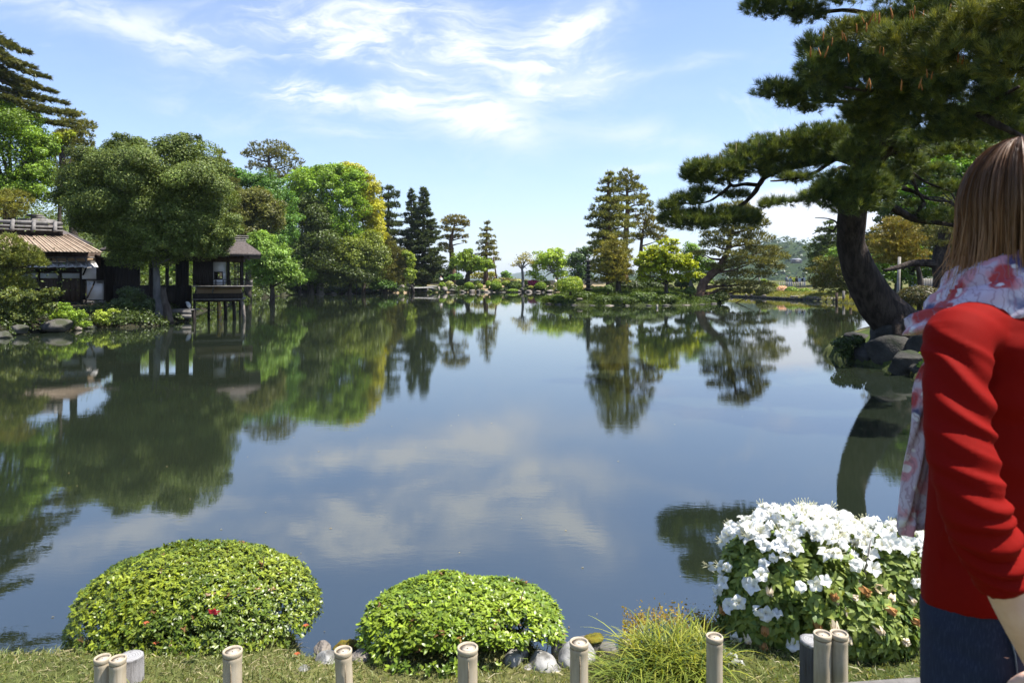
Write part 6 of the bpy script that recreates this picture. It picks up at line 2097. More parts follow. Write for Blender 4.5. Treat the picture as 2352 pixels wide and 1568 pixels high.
lawn()
NS = [(1184, 1522, 2.44, 36, 24, 'pale grey tilted boulder under the middle clipped bush', M_STONE), (1243, 1531, 2.41, 40, 20, 'smooth grey oval stone right of the tilted boulder', M_STONE),
      (1326, 1516, 2.44, 44, 30, 'whitish rounded stone behind the bamboo post right of the middle bush', M_STONE), (1268, 1549, 2.38, 26, 10, 'small flat grey stone in front of the smooth oval one', M_STONE),
      (1212, 1549, 2.38, 20, 9, 'small low grey stone before the tilted boulder', M_STONE), (1288, 1507, 2.5, 20, 18, 'grey stone half hidden behind the smooth oval one', M_STONE),
      (755, 1531, 2.44, 30, 14, 'pale flat stone between the two clipped bushes', M_STONE), (740, 1514, 2.52, 22, 12, 'brownish stone behind the pale flat one between the bushes', M_SHORE),
      (700, 1549, 2.37, 17, 12, 'small cream stone lying on the grass left of the tilted bamboo post', M_STONE), (828, 1530, 2.44, 22, 18, 'brown stone at the left foot of the middle bush', M_SHORE),
      (905, 1541, 2.42, 28, 14, 'grey brown stone at the left front of the middle bush', M_SHORE), (846, 1512, 2.5, 16, 14, 'small brown stone behind the left foot of the middle bush', M_SHORE),
      (942, 1546, 2.41, 10, 8, 'tiny pale stone beside the grey brown one', M_STONE), (962, 1500, 2.55, 20, 16, 'reddish brown stone under the left half of the middle bush', M_SHORE),
      (1275, 1487, 2.58, 20, 16, 'brown stone behind the right foot of the middle bush', M_SHORE), (1655, 1490, 2.5, 22, 16, 'pale stone at the left foot of the white azalea', M_STONE),
      (1040, 1500, 2.6, 26, 16, 'grey stone in the shade under the middle bush', M_STONE), (1120, 1490, 2.62, 24, 16, 'pale stone at the waterline behind the middle bush', M_STONE)]
for i, (u, v, D, ru, rv, lb, m) in enumerate(NS):
    k = D / F0
    c = W(u, v, D); c[2] = max(c[2], GZ + .35 * rv * k)
    rock(lb, c, (ru * k * 1.15, ru * k * .85, rv * k * 1.3), 700 + i, m, sub=4, rough=.05, cuts=4, name='stone', cat='stone')
M_MOSS = plain('moss', (0.16, 0.135, 0.02), (0.085, 0.085, 0.02), 30, .95, .05, .9, (1, 1, 1), .01, (.13, .075, .02))
# short round stakes that edge the bank
for i, (u, D, top, w_, lb, mossy) in enumerate([(1364, 2.60, .0, 21, 'moss-capped round stake at the bank edge left of its bare neighbour', True), (1396, 2.57, -.01, 21, 'bare weathered stake at the bank edge by the sedge', False),
                                              (1345, 2.64, -.02, 17, 'low dark stake behind the whitish stone', False), (1636, 2.68, .0, 22, 'moss-covered stake between sedge and azalea', True), (1610, 2.70, .0, 20, 'mossy stake end behind the sedge tips', True),
                                              (1440, 2.62, -.02, 20, 'brown stake half covered by sedge leaves', False), (788, 2.63, -.04, 18, 'low brown stake between the two clipped bushes', True), (812, 2.62, -.03, 16, 'mossy low stake left of the middle bush', True)]):
    k = D / F0
    b = np.array([X(u, D), D, .1])
    rt = thing('bank_stake', b, lb, 'stake')
    g = G(); g.tube([b - [0, 0, .5], b + [0, 0, .35], (b[0], b[1], GZ + top - .008), (b[0], b[1], GZ + top)], [w_ * k, w_ * k * 1.02, w_ * k, w_ * k * .9], 14, wob=.03, rng=R0)
    g.part('log', rt, M_GREYWOOD, smooth=True)
    if mossy:
        V, T = rockshape((b[0], b[1], GZ + top), (w_ * k * .98, w_ * k * .95, .013), 800 + i, 4, 0, .3)
        V = V + .004 * fbm(V, i, 3, 160)[:, None]
        part('moss_cap', rt, V, T, None, M_MOSS)
# brown creeping plant and moss between sedge and azalea
def creeper():
    r = np.random.default_rng(71)
    n = 2600
    u = r.uniform(1430, 1690, n); D = 2.66 + r.normal(0, .05, n)
    P_ = np.column_stack([X(u, D), D, GZ + np.abs(r.normal(0, .035, n)) * (1.1 - np.abs(u - 1530) / 260)])
    V, T, C = leafcloud(P_, nrm(r.normal(0, 1, (n, 3)) + [0, 0, .6]), r.uniform(.006, .016, n), tint((.15, .10, .03), n, r, .3, (.19, .17, .03), .4), .6, r)
    solo('creeping_plant', (X(1540, 2.66), 2.66, GZ), V, T, None, M_LEAF, 'reddish brown creeping plant on the bank behind the sedge', 'plant', col=C, kind='stuff')


creeper()


def sedge():
    r = np.random.default_rng(72)
    D = 2.42
    c = np.array([X(1535, D), D, GZ])
    root = thing('sedge_clump', c, 'arching yellow-green sedge tuft between two bamboo posts', 'grass')
    made = []
    def blade(n_seg, L, lean, curl, wd, az):
        t = np.linspace(0, 1, n_seg)
        d = np.array([math.cos(az), math.sin(az), 0]); s = np.array([-d[1], d[0], 0])
        rr = L * (lean * t + curl * t * t * .55)
        zz = L * (t * (1 - .25 * lean) - curl * .85 * t ** 2.3)
        Pp = d * rr[:, None] + np.array([0, 0, 1]) * zz[:, None]
        w_ = wd * (1 - t ** 2.2) + .0003
        return np.stack([Pp - s * w_[:, None], Pp + s * w_[:, None]], 1)
    G_all = G()
    for i in range(900):
        az = r.uniform(0, 6.28)
        ofs = np.clip(r.normal(0, 1, 2), -1.8, 1.8) * [.075, .045]
        ofs[0] += .02
        L = r.uniform(.12, .235)
        A = blade(8, L, r.uniform(.1, .7), r.uniform(.25, .95), r.uniform(.0017, .0032), az)
        A = A + np.array([ofs[0], ofs[1], 0])
        A[..., 2] = np.maximum(A[..., 2], .004 + .02 * r.random())
        C = np.broadcast_to(tint((.115, .145, .024), 1, r, .22, (.20, .205, .05), .3)[0] if r.random() < .7 else np.array([.075, .125, .03]), A.shape)
        if i < 300 and ofs[1] < .06:
            gg = G(); gg.grid(A + c, C); gg.part('blade', root, M_LEAF)
        else:
            G_all.grid(A + c, C)
    # spill over the stones on the left front
    for i in range(420):
        az = r.uniform(2.4, 5.6)
        A = blade(7, r.uniform(.10, .2), r.uniform(.3, .9), r.uniform(.3, .9), r.uniform(.0014, .0026), az) + np.array([r.uniform(-.22, .16), r.uniform(-.16, -.04), 0])
        A[..., 2] = np.maximum(A[..., 2], .004 + .02 * r.random())
        G_all.grid(A + c, np.broadcast_to(tint((.065, .10, .022), 1, r, .25, (.13, .15, .035), .3)[0], A.shape))
    G_all.part('blades', root, M_LEAF, kind='stuff')


sedge()


# ------------------------------------------------------------------ the three shrubs of the near bank
def leafshape():
    V = np.array([[0, -1, 0], [.34, -.35, .10], [.40, .15, .12], [.22, .65, .06], [0, 1, -.06], [-.22, .65, .06], [-.40, .15, .12], [-.34, -.35, .10], [0, -.35, 0], [0, .15, 0], [0, .65, 0]], float)
    T = [[0, 1, 8], [0, 8, 7], [3, 4, 10], [10, 4, 5]]
    Q = [[8, 1, 2, 9], [9, 2, 3, 10], [7, 8, 9, 6], [6, 9, 10, 5]]
    return V, T, Q


def sprays(P_, N, size, col, r, k=5, spread=.9):
    """rosettes of pointed leaves at shoot tips: returns leaf centres, normals, directions, colours"""
    n = len(P_)
    up = nrm(N)
    d = nrm(up[:, None] * .55 + r.normal(0, spread, (n, k, 3)))
    ctr = P_[:, None] + d * size[:, None, None] * .55
    nn = nrm(up[:, None] * 1.0 - d * .35 + r.normal(0, .25, (n, k, 3)))
    return ctr.reshape(-1, 3), nn.reshape(-1, 3), d.reshape(-1, 3), np.repeat(col, k, 0), np.repeat(size, k)


def leafmesh6(Pn, N, D_, L, col, r, wid=.36):
    """six-cornered folded leaves"""
    n = len(Pn)
    t = nrm(D_ - N * np.sum(D_ * N, 1, keepdims=True)); b = np.cross(N, t)
    l = (L / 2)[:, None]; w_ = l * wid
    V = np.stack([Pn - t * l, Pn - t * l * .25 + b * w_ + N * w_ * .25, Pn + t * l * .45 + b * w_ * .75 + N * w_ * .2, Pn + t * l - N * w_ * .2, Pn + t * l * .45 - b * w_ * .75 + N * w_ * .2, Pn - t * l * .25 - b * w_ + N * w_ * .25], 1)
    k = np.arange(n)[:, None] * 6
    T = np.concatenate([k + [0, 1, 5], k + [2, 3, 4]]); Q = k + [1, 2, 4, 5]
    return V.reshape(-1, 3), T, Q, np.repeat(col, 6, 0)


def place_leaves(root, ctr, nn, dd, col, L, sel, m):
    V, T, Q = leafshape()
    me = {}
    for i in sel:
        key = int(i) % 6
        if key not in me:
            me[key] = mesh('leaf', V * [.5, .5, .5], T, Q, m, np.broadcast_to(col[i], V.shape))
        o = bpy.data.objects.new('leaf', me[key])
        t = nrm(dd[i] - nn[i] * np.dot(dd[i], nn[i])); b = np.cross(t, nn[i])
        M = Matrix(((b[0], t[0], nn[i][0], 0), (b[1], t[1], nn[i][1], 0), (b[2], t[2], nn[i][2], 0), (0, 0, 0, 1)))
        o.matrix_local = Matrix.Translation(Vector(ctr[i] - BASE[root.name])) @ M @ Matrix.Diagonal((L[i] * .95, L[i], L[i], 1))
        link(o, root)


def dome_bush(name, label, c, R, base, size, nsh, colr, alt, hole=None, zmin=.57, seed=1, stems=8, ripple=.05, spread=.9, power=2.6, rise=.35):
    r = np.random.default_rng(seed)
    root = thing(name, base, label, 'bush')
    n = nsh
    d = nrm(r.normal(0, 1, (n, 3)) * [1, 1, 1]); d[:, 2] = np.where(d[:, 2] < -.45, -d[:, 2], d[:, 2])
    R = np.asarray(R, float)
    # superellipsoid radius: flatter sides than a ball
    sc = 1.0 / (np.abs(d[:, 0]) ** power + np.abs(d[:, 1]) ** power + np.abs(d[:, 2]) ** power) ** (1 / power)
    bumps = 1 + ripple * fbm(d, seed, 4, 3.0)
    q = np.where(r.random(n) < .66, r.uniform(.955, 1.02, n), r.uniform(.60, .96, n))
    P_ = np.asarray(c) + d * (sc * bumps * q)[:, None] * R
    nrmv = nrm(d / R * sc[:, None])
    keep = P_[:, 2] > zmin - .05 * (P_[:, 1] > c[1]) - r.uniform(0, .06, n)
    if hole is not None:
        for (hu, hv, hr, hvv) in hole:
            u = U0 + P_[:, 0] / P_[:, 1] * F0; v = V0 - (P_[:, 2] - EYE) / P_[:, 1] * F0
            e = ((u - hu) / hr) ** 2 + ((v - hv) / hvv) ** 2
            keep &= ~((e < 1 + .5 * r.normal(0, .35, n)) & (P_[:, 1] < c[1] + .08))
    P_, nrmv = P_[keep], nrmv[keep]
    n = len(P_)
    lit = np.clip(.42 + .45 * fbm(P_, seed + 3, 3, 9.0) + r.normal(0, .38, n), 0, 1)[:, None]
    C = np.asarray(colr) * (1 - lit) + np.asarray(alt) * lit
    C = C * r.uniform(.62, 1.3, (n, 1))
    old = r.random(n) < .008
    C[old] = np.array([.20, .11, .035]) * r.uniform(.6, 1.3, (old.sum(), 1))
    s = size * r.uniform(.75, 1.25, n)
    ctr, nn, dd, cc, LL = sprays(P_, nrm(nrmv + [0, -.05, rise]), s, C, r, 6, spread)
    front = np.argsort(np.hypot(ctr[:, 0], ctr[:, 1]) - .25 * (ctr[:, 2] - GZ) + r.normal(0, .06, len(ctr)) - .05 * np.sum(nn * nrm(np.array([0, 0, EYE]) - ctr), 1))[:300]
    mask = np.ones(len(ctr), bool); mask[front] = False
    V, T, Q, Cv = leafmesh6(ctr[mask], nn[mask], dd[mask], LL[mask], cc[mask], r)
    part('foliage', root, V, T, Q, M_GLOSS, Cv, kind='stuff')
    place_leaves(root, ctr, nn, dd, cc, LL, front, M_GLOSS)
    g = G()
    for i in range(stems):
        a = r.uniform(0, 6.28)
        e = np.asarray(c) + np.array([math.cos(a) * R[0] * .65, math.sin(a) * R[1] * .6, R[2] * r.uniform(.1, .6)])
        s0 = np.array(base) + [r.normal(0, .05), r.normal(0, .03), -.05]
        m_ = (s0 + e) / 2 + [0, 0, -.02]
        g.tube([s0, m_, e], [.011, .008, .003], 6, smooth=3)
        for j in range(3):
            e2 = e + r.normal(0, .07, 3); g.tube([m_ * .4 + e * .6, e2], [.004, .0015], 4)
    g.part('stem', root, M_BARK, smooth=True)
    return root


def petal_flower(seed, k=5, droop=0.0, open_=1.0):
    """funnel-shaped five-petalled flower about 1 unit across"""
    r = np.random.default_rng(seed)
    g = G()
    for i in range(k):
        a = i * 2 * PI / k + r.normal(0, .08)
        t = np.linspace(0, 1, 6)
        wd = np.array([.03, .09, .16, .205, .165, .04]) * r.uniform(.85, 1.1)
        rad = (.02 + .48 * t ** 1.3) * open_
        z = .34 * np.sin(t * 1.35) - .16 * t ** 3 * (1 + droop * 2) + r.normal(0, .012, 6)
        d = np.array([math.cos(a), math.sin(a), 0]); s = np.array([-d[1], d[0], 0])
        A = np.zeros((6, 4, 3))
        for j, q in enumerate((-1, -.33, .33, 1)):
            A[:, j] = d * (rad * r.uniform(.95, 1.05))[:, None] + s * (wd * q)[:, None] + np.array([0, 0, 1]) * (z + .05 * q * q - .10 * droop * t ** 2 * (i % 2) + .035 * t * math.sin(7 * q + 2 * i))[:, None]
        g.grid(A)
    return g


def azalea():
    r = np.random.default_rng(90)
    base = np.array([X(1880, 2.6), 2.6, GZ])
    root = thing('white_azalea', base, 'big azalea bush with masses of white flowers beside the woman in red', 'azalea')
    lobes = [(1815, 1345, 2.66, 146, 146), (1890, 1315, 2.72, 125, 118), (2010, 1345, 2.66, 122, 116), (2075, 1360, 2.72, 80, 120), (1960, 1420, 2.55, 130, 80), (1760, 1400, 2.62, 92, 100)]
    C_, N_, D_, L_, K_ = [], [], [], [], []
    surf, sn = [], []
    for (u, v, D, ru, rv) in lobes:
        k = D / F0
        n = 2200
        d = nrm(r.normal(0, 1, (n, 3)) * [1, 1, 1]); d[:, 2] = np.where(d[:, 2] < -.75, -d[:, 2], d[:, 2])
        R = np.array([ru, (ru + rv) * .42, rv]) * k
        P_ = W(u, v, D) + d * R * (1 + .08 * fbm(d, int(u), 3, 3))[:, None] * (qq := np.where(r.random((n, 1)) < .6, r.uniform(.93, 1.03, (n, 1)), r.uniform(.6, .95, (n, 1))))
        ok = (P_[:, 2] > GZ + .02)
        P_, d, qq = P_[ok], d[ok], qq[ok]
        lit = np.clip(.5 + .4 * r.normal(0, 1, len(P_)), 0, 1)[:, None]
        col = np.array([.11, .18, .035]) * (1 - lit) + np.array([.30, .36, .08]) * lit
        a, b, c, e, f = sprays(P_, nrm(d + [0, 0, .4]), .040 * r.uniform(.7, 1.3, len(P_)), col, r, 6, .8)
        C_.append(a); N_.append(b); D_.append(c); K_.append(e); L_.append(f)
        oth = np.ones(len(P_), bool)
        for (u2, v2, D2, ru2, rv2) in lobes:
            if (u2, v2) == (u, v): continue
            k2 = D2 / F0; R2 = np.array([ru2, (ru2 + rv2) * .42, rv2]) * k2
            oth &= np.sum(((P_ - W(u2, v2, D2)) / R2) ** 2, 1) > .9
        keep = (qq[:, 0] > .95) & oth
        surf.append(P_[keep]); sn.append(d[keep])
    ctr, nn, dd, cc, LL = map(np.concatenate, (C_, N_, D_, K_, L_))
    front = np.argsort(ctr[:, 1] - .2 * (ctr[:, 2] - GZ) + r.normal(0, .05, len(ctr)))[:300]
    mask = np.ones(len(ctr), bool); mask[front] = False
    V, T, Q, Cv = leafmesh6(ctr[mask], nn[mask], dd[mask], LL[mask], cc[mask], r, .40)
    part('foliage', root, V, T, Q, M_LEAF, Cv, kind='stuff')
    place_leaves(root, ctr, nn, dd, cc, LL, front, M_LEAF)
    g = G()
    for i in range(26):
        e = W(r.uniform(1700, 2110), r.uniform(1230, 1420), r.uniform(2.5, 2.8))
        s0 = base + [r.normal(0, .16), r.normal(0, .08), -.03]
        m_ = (s0 + e) / 2 + r.normal(0, .03, 3)
        g.tube([s0, m_, e], [.010, .007, .002], 6, smooth=3)
    g.part('stem', root, M_GREYWOOD, smooth=True)
    # flowers
    surf = np.concatenate(surf); sn = np.concatenate(sn)
    u = U0 + surf[:, 0] / surf[:, 1] * F0; v = V0 - (surf[:, 2] - EYE) / surf[:, 1] * F0
    face = np.sum(sn * nrm(np.array([0, 0, EYE + .6]) - surf), 1)
    m_pet = foliage('white_petal', .35, .55, .25, (1.0, 1.0, .95), base=(.86, .86, .83))
    m_old = foliage('withered_petal', .25, .7, .15, (1.1, .9, .6), base=(.42, .22, .08))
    m_fade = foliage('fading_petal', .3, .6, .2, (1.05, .95, .8), base=(.72, .62, .46))
    fl = [petal_flower(s, 5, droop=.35 * s, open_=1.0 - .13 * s).out() for s in range(4)]
    fm = [mesh('flower', f[0], f[1], f[2], m_pet, smooth=True) for f in fl]
    wf = [petal_flower(20 + s, 5, droop=1.6, open_=.5).out() for s in range(3)]
    wm = [mesh('withered_flower', f[0] * [1, 1, 1.1], f[1], f[2], m_old if i == 1 else m_fade, smooth=True) for i, f in enumerate(wf)]
    st = G()
    for i in range(6):
        a = i * 1.05; st.tube([(0, 0, .05), (.10 * math.cos(a), .10 * math.sin(a), .38), (.22 * math.cos(a), .22 * math.sin(a), .62)], [.012, .01, .014], 4, smooth=2)
    sv = st.out(); sm = mesh('stamen', sv[0], sv[1], sv[2], foliage('stamen', .2, .6, .2, base=(.70, .68, .45)))
    taken = []
    def put(me, p, n, s, nm, extra=True):
        o = bpy.data.objects.new(nm, me)
        q = Vector(n).to_track_quat('Z', 'Y').to_matrix().to_4x4() @ Matrix.Rotation(r.uniform(0, 6.28), 4, 'Z')
        o.matrix_local = Matrix.Translation(Vector(p - BASE[root.name])) @ q @ Matrix.Diagonal((s, s, s, 1))
        link(o, root)
        if extra and r.random() < .45:
            q_ = bpy.data.objects.new('stamen', sm); link(q_, o)
    # weight towards the upper left mass
    dens = np.exp(-(((u - 1850) / 140) ** 2 + ((v - 1240) / 62) ** 2)) * 2.4 + np.exp(-(((u - 1745) / 80) ** 2 + ((v - 1330) / 75) ** 2)) * .9 + np.exp(-(((u - 2070) / 70) ** 2 + ((v - 1245) / 40) ** 2)) * .7 + \
        np.exp(-(((u - 1980) / 50) ** 2 + ((v - 1220) / 25) ** 2)) * .5 + np.exp(-(((u - 2100) / 40) ** 2 + ((v - 1270) / 30) ** 2)) * .7 + np.exp(-(((u - 1800) / 60) ** 2 + ((v - 1400) / 40) ** 2)) * .16
    dens = dens * (face > .05)
    order = r.choice(len(surf), 2600, replace=True, p=dens / dens.sum())
    cnt = 0
    for i in order:
        p = surf[i] + sn[i] * .036 + np.array([0, -.006, .004])
        if any(np.linalg.norm(p - t) < .014 for t in taken): continue
        taken.append(p)
        n = nrm(sn[i] + np.array([0, -.35, .2]) + r.normal(0, .42, 3))
        put(fm[cnt % 4], p, n, r.uniform(.052, .072), 'flower')
        cnt += 1
        if cnt >= 250: break
    wd = np.exp(-(((u - 1840) / 170) ** 2 + ((v - 1400) / 60) ** 2)) + .6 * np.exp(-(((u - 2050) / 60) ** 2 + ((v - 1410) / 50) ** 2))
    wd = wd * (face > .15)
    order = r.choice(len(surf), 400, p=wd / wd.sum())
    c2 = 0
    for i in order:
        p = surf[i] + sn[i] * .036
        if any(np.linalg.norm(p - t) < .05 for t in taken): continue
        taken.append(p)
        put(wm[c2 % 3], p, nrm(sn[i] * .6 + [0, -.3, -.5] + r.normal(0, .3, 3)), r.uniform(.05, .065), 'withered_flower', False)
        c2 += 1
        if c2 >= 24: break
    print('azalea flowers', cnt, c2)
    # fallen flowers
    for (uu, vv, D, lb) in [(1678, 1512, 2.42, 'fallen white flower by the foot of the azalea, upper one'), (1690, 1532, 2.38, 'fallen white flower on the grass in front of the azalea')]:
        f = petal_flower(40 + int(uu), 5, .8).out()
        c = np.array([X(uu, D), D, GZ + .02])
        solo('fallen_flower', c, f[0] * .075 @ np.array([[1, 0, 0], [0, .6, -.8], [0, .8, .6]]) + c, f[1], f[2], m_pet, lb, 'flower', smooth=True)


dome_bush('clipped_azalea', 'largest clipped green bush on the near bank with one small red flower, left', (X(450, 2.78), 2.80, .50), (.455, .36, .262), (X(450, 2.78), 2.74, GZ), .0185, 11000, (.092, .142, .015), (.275, .325, .026), seed=11, stems=20, zmin=.545)
dome_bush('clipped_azalea', 'smaller light green clipped bush in the middle with a gap showing its stems', (X(1066, 2.62), 2.62, .50), (.375, .30, .216), (X(1120, 2.56), 2.56, GZ), .0225, 6200, (.115, .185, .018), (.275, .365, .030),
          hole=[(1185, 1446, 40, 15), (1130, 1503, 100, 18), (980, 1508, 60, 16), (1250, 1492, 40, 16), (1235, 1525, 105, 46)], seed=12, stems=26, zmin=.585, ripple=.08, rise=.9, spread=.62)
azalea()
# the red flower on the left bush
_b = [o for o in bpy.data.objects if o.name == 'clipped_azalea'][0]
_f = petal_flower(3).out()
_c = W(494, 1397, 2.41)
part('red_flower', _b, _f[0] * .045 @ np.array([[1, 0, 0], [0, 0, 1], [0, -1, 0]]) @ np.array([[1, 0, 0], [0, .8, .6], [0, -.6, .8]]) + _c, _f[1], _f[2], foliage('red_petal', .3, .5, .2, (1.1, .9, .9), base=(.60, .045, .07)), smooth=True)
for (uu, vv) in [(335, 1432), (358, 1478), (702, 1438), (682, 1503)]:
    _c = W(uu, vv, 2.46)
    part('withered_flower', _b, _f[0] * .022 + _c, _f[1], _f[2], foliage('withered_red', .2, .7, .1, base=(.36, .10, .04)))


# ------------------------------------------------------------------ bamboo posts and sawn stumps
def _bamboo(t):
    p = opos(t)
    n = t.noise(t.map(p, scale=(6, 6, .9)), 4, 6, .65)
    c = t.ramp(n, [(.25, (.26, .205, .14)), (.5, (.40, .335, .24)), (.75, (.50, .435, .34))])
    st = t.noise(t.map(p, scale=(60, 60, 1.5)), 2, 3, .6)
    c = t.mix(t.step(st, .55, .75), c, (.34, .28, .20, 1))
    bl = t.noise(p, 26, 4, .7)
    c = t.mix(t.m('MULTIPLY', t.step(bl, .60, .75), .55), c, (.22, .19, .16, 1))
    return pbsdf(t, c, .55, .35, bump(t, st, .15, .002))


M_BAMBOO = mat('bamboo', _bamboo)
M_BAMTOP = plain('bamboo_diaphragm', (.52, .47, .38), (.36, .31, .24), 60, .85, .1, .4, (1, 1, 1), .003)
M_BAMDARK = plain('bamboo_joint', (.20, .155, .10), (.30, .24, .165), 50, .8, .1, .3, (1, 1, 1), .002)
M_STUMP = plain('weathered_log', (.10, .095, .092), (.18, .175, .17), 5, .9, .1, 1.0, (8, 8, .5), .012, (.07, .065, .06))


def post(u, v, wpx, D, label, tilt=(0, 0), crack=None):
    k = D / F0
    r0 = wpx * k / 2
    top = W(u, v + wpx * .13, D)
    gnd = gz(top[0], top[1])
    root = thing('bamboo_post', (top[0], top[1], gnd), label, 'post', 'bamboo posts along the near bank')
    k_ = 28
    a = np.arange(k_) * 2 * PI / k_
    def ring(z, r):
        return np.column_stack([top[0] + np.cos(a) * r + (z - gnd) * tilt[0], top[1] + np.sin(a) * r + (z - gnd) * tilt[1], np.full(k_, z)])
    H = top[2]
    g = G()
    prof = [(gnd - .08, 1.0), (gnd + .05, 1.0), (H - .055, .985), (H - .030, .985), (H - .024, 1.03), (H - .019, 1.0)]
    g.rings([ring(z, r0 * s) for z, s in prof], cap=False)
    g.part('culm', root, M_BAMBOO, smooth=True)
    g = G(); g.rings([ring(H - .019, r0 * 1.0), ring(H - .0165, r0 * .955), ring(H - .014, r0 * 1.01)], cap=False); g.part('joint_groove', root, M_BAMDARK, smooth=True)
    g = G(); g.rings([ring(H - .014, r0 * 1.01), ring(H - .008, r0 * 1.06), ring(H - .002, r0 * 1.05), ring(H, r0 * .98), ring(H - .0005, r0 * .86), ring(H - .006, r0 * .82)], cap=False); g.part('rim', root, M_BAMBOO, smooth=True)
    g = G(); g.rings([ring(H - .006, r0 * .83), ring(H - .008, r0 * .5), ring(H - .006, r0 * .1)]); g.part('diaphragm', root, M_BAMTOP, smooth=True)
    if crack is not None:
        g = G()
        a0 = crack
        P_ = [np.array([top[0] + math.cos(a0 + .03 * math.sin(i)) * r0 * .992, top[1] + math.sin(a0 + .03 * math.sin(i)) * r0 * .992, H - .03 - i * .028]) for i in range(11)]
        g.tube(P_, [.0006] + [.0022] * 9 + [.001], 5); g.part('split', root, M_BAMDARK)
    return root


def stump(u, v, wpx, D, label):
    k = D / F0
    r0 = wpx * k / 2
    top = W(u, v + wpx * .2, D)
    gnd = gz(top[0], top[1])
    root = thing('sawn_stump', (top[0], top[1], gnd), label, 'stump')
    k_ = 48
    a = np.arange(k_) * 2 * PI / k_
    rr = 1 + .03 * np.sin(3 * a + 1) + .012 * np.sin(11 * a) - .07 * np.exp(-((np.mod(a, 2 * PI) - 4.6) / .07) ** 2) - .05 * np.exp(-((np.mod(a, 2 * PI) - 3.9) / .05) ** 2)
    def ring(z, s):
        return np.column_stack([top[0] + np.cos(a) * r0 * s * rr, top[1] + np.sin(a) * r0 * s * rr, np.full(k_, z)])
    g = G(); g.rings([ring(gnd - .08, 1.04), ring(gnd + .08, 1.01), ring(top[2] - .01, 1.0)], cap=False); g.part('log', root, M_STUMP, smooth=True)
    def cut(t):
        p = opos(t)
        wv = t.n('ShaderNodeTexWave', wave_type='RINGS', rings_direction='Z')
        t.put(wv.inputs['Vector'], p); wv.inputs['Scale'].default_value = 42; wv.inputs['Distortion'].default_value = 3.0; wv.inputs['Detail'].default_value = 3
        c = t.ramp(wv.outputs['Fac'], [(0, (.19, .185, .18)), (.6, (.29, .285, .28)), (1, (.35, .345, .34))])
        c = t.mix(t.step(t.noise(p, 50, 5, .7), .55, .72), c, (.13, .12, .11, 1))
        return pbsdf(t, c, .9, .1, bump(t, t.noise(p, 90, 4, .7), .5, .004))
    g = G(); g.rings([ring(top[2] - .01, 1.0), ring(top[2], .97), ring(top[2] + .001, .6), ring(top[2], .12)]); o = g.part('cut_face', root, mat('cut_wood', cut))
    return root


post(235, 1503, 34, 2.20, 'left one of the two thin bamboo posts before the left stump')
post(270.5, 1505, 35, 2.18, 'right one of the two thin bamboo posts before the left stump')
stump(300, 1494, 54, 2.30, 'pale-topped sawn stump behind the left pair of bamboo posts')
post(534, 1486, 42, 2.12, 'bamboo post standing alone in front of the largest clipped bush', crack=4.9)
post(794, 1487, 39, 2.14, 'slightly tilted bamboo post between the two clipped bushes', tilt=(-.05, 0.02), crack=4.9)
post(1074, 1478, 46, 2.08, 'thick split bamboo post in front of the middle bush', crack=4.85)
post(1330, 1466, 42, 2.10, 'bamboo post between the middle bush and the sedge', crack=4.7)
post(1641, 1454, 37, 2.14, 'bamboo post between the sedge and the white azalea')
post(1889, 1448, 38, 2.12, 'left one of the two bamboo posts before the azalea')
post(1927, 1447, 38, 2.12, 'right one of the two bamboo posts before the azalea')
stump(1868, 1457, 58, 2.22, 'dark cracked stump behind the right pair of bamboo posts')
g = G(); g.tube([W(1700, 1600, 2.0), W(2080, 1572, 2.0), W(2300, 1562, 2.02)], [.018, .018, .018], 12)
g.solo('fence_rail', W(2080, 1572, 2.0), M_GREYWOOD, 'grey horizontal rail low on the lawn in front of the woman', 'rail', smooth=True)
# bits of debris on the water
def debris():
    r = np.random.default_rng(33)
    n = 230
    y = r.uniform(3.2, 34, n) ** 1.0; x = r.uniform(-.7, .5, n) * y
    ok = sdist(x, y, POND) > .3
    x, y = x[ok], y[ok]; n = len(x)
    V, T, C = leafcloud(np.column_stack([x, y, np.full(n, .004)]), nrm(r.normal(0, .05, (n, 3)) + [0, 0, 1]), r.uniform(.008, .022, n) * (1 + y * .05), tint((.17, .165, .14), n, r, .3, (.10, .08, .04), .4), .5, r)
    solo('floating_petals', (0, 0, 0), V, T, None, M_LEAF, 'specks of petals and leaves drifting on the pond', 'debris', col=C, kind='stuff')


debris()


# ------------------------------------------------------------------ the woman in red
def remesh(objname, Vs, vox, m, parent, smooth_it=6, disp=None, col=None):
    """union of closed shells -> one even skin (voxel remesh), then a displacement, as a part"""
    g = G()
    for V, T, Q, C in Vs: g.add(V, T, Q)
    V, T, Q, C = g.out()
    tmp = bpy.data.objects.new('tmp', mesh('tmp', V, T, Q))
    COL.objects.link(tmp)
    md = tmp.modifiers.new('r', 'REMESH'); md.mode = 'VOXEL'; md.voxel_size = vox
    ms = tmp.modifiers.new('s', 'SMOOTH'); ms.iterations = smooth_it; ms.factor = .5
    dg = bpy.context.evaluated_depsgraph_get()
    ev = tmp.evaluated_get(dg)
    me = bpy.data.meshes.new_from_object(ev)
    n = len(me.vertices)
    co = np.zeros(n * 3, np.float32); me.vertices.foreach_get('co', co); co = co.reshape(-1, 3).astype(float)
    no = np.zeros(n * 3, np.float32); me.vertices.foreach_get('normal', no); no = no.reshape(-1, 3).astype(float)
    if disp is not None: co = co + no * disp(co, no)[:, None]
    co = co - BASE[parent.name]
    me.vertices.foreach_set('co', co.astype(np.float32).ravel())
    me.polygons.foreach_set('use_smooth', np.ones(len(me.polygons), bool))
    me.materials.clear(); me.materials.append(m); me.update()
    bpy.data.objects.remove(tmp)
    o = bpy.data.objects.new(objname, me)
    link(o, parent)
    return o


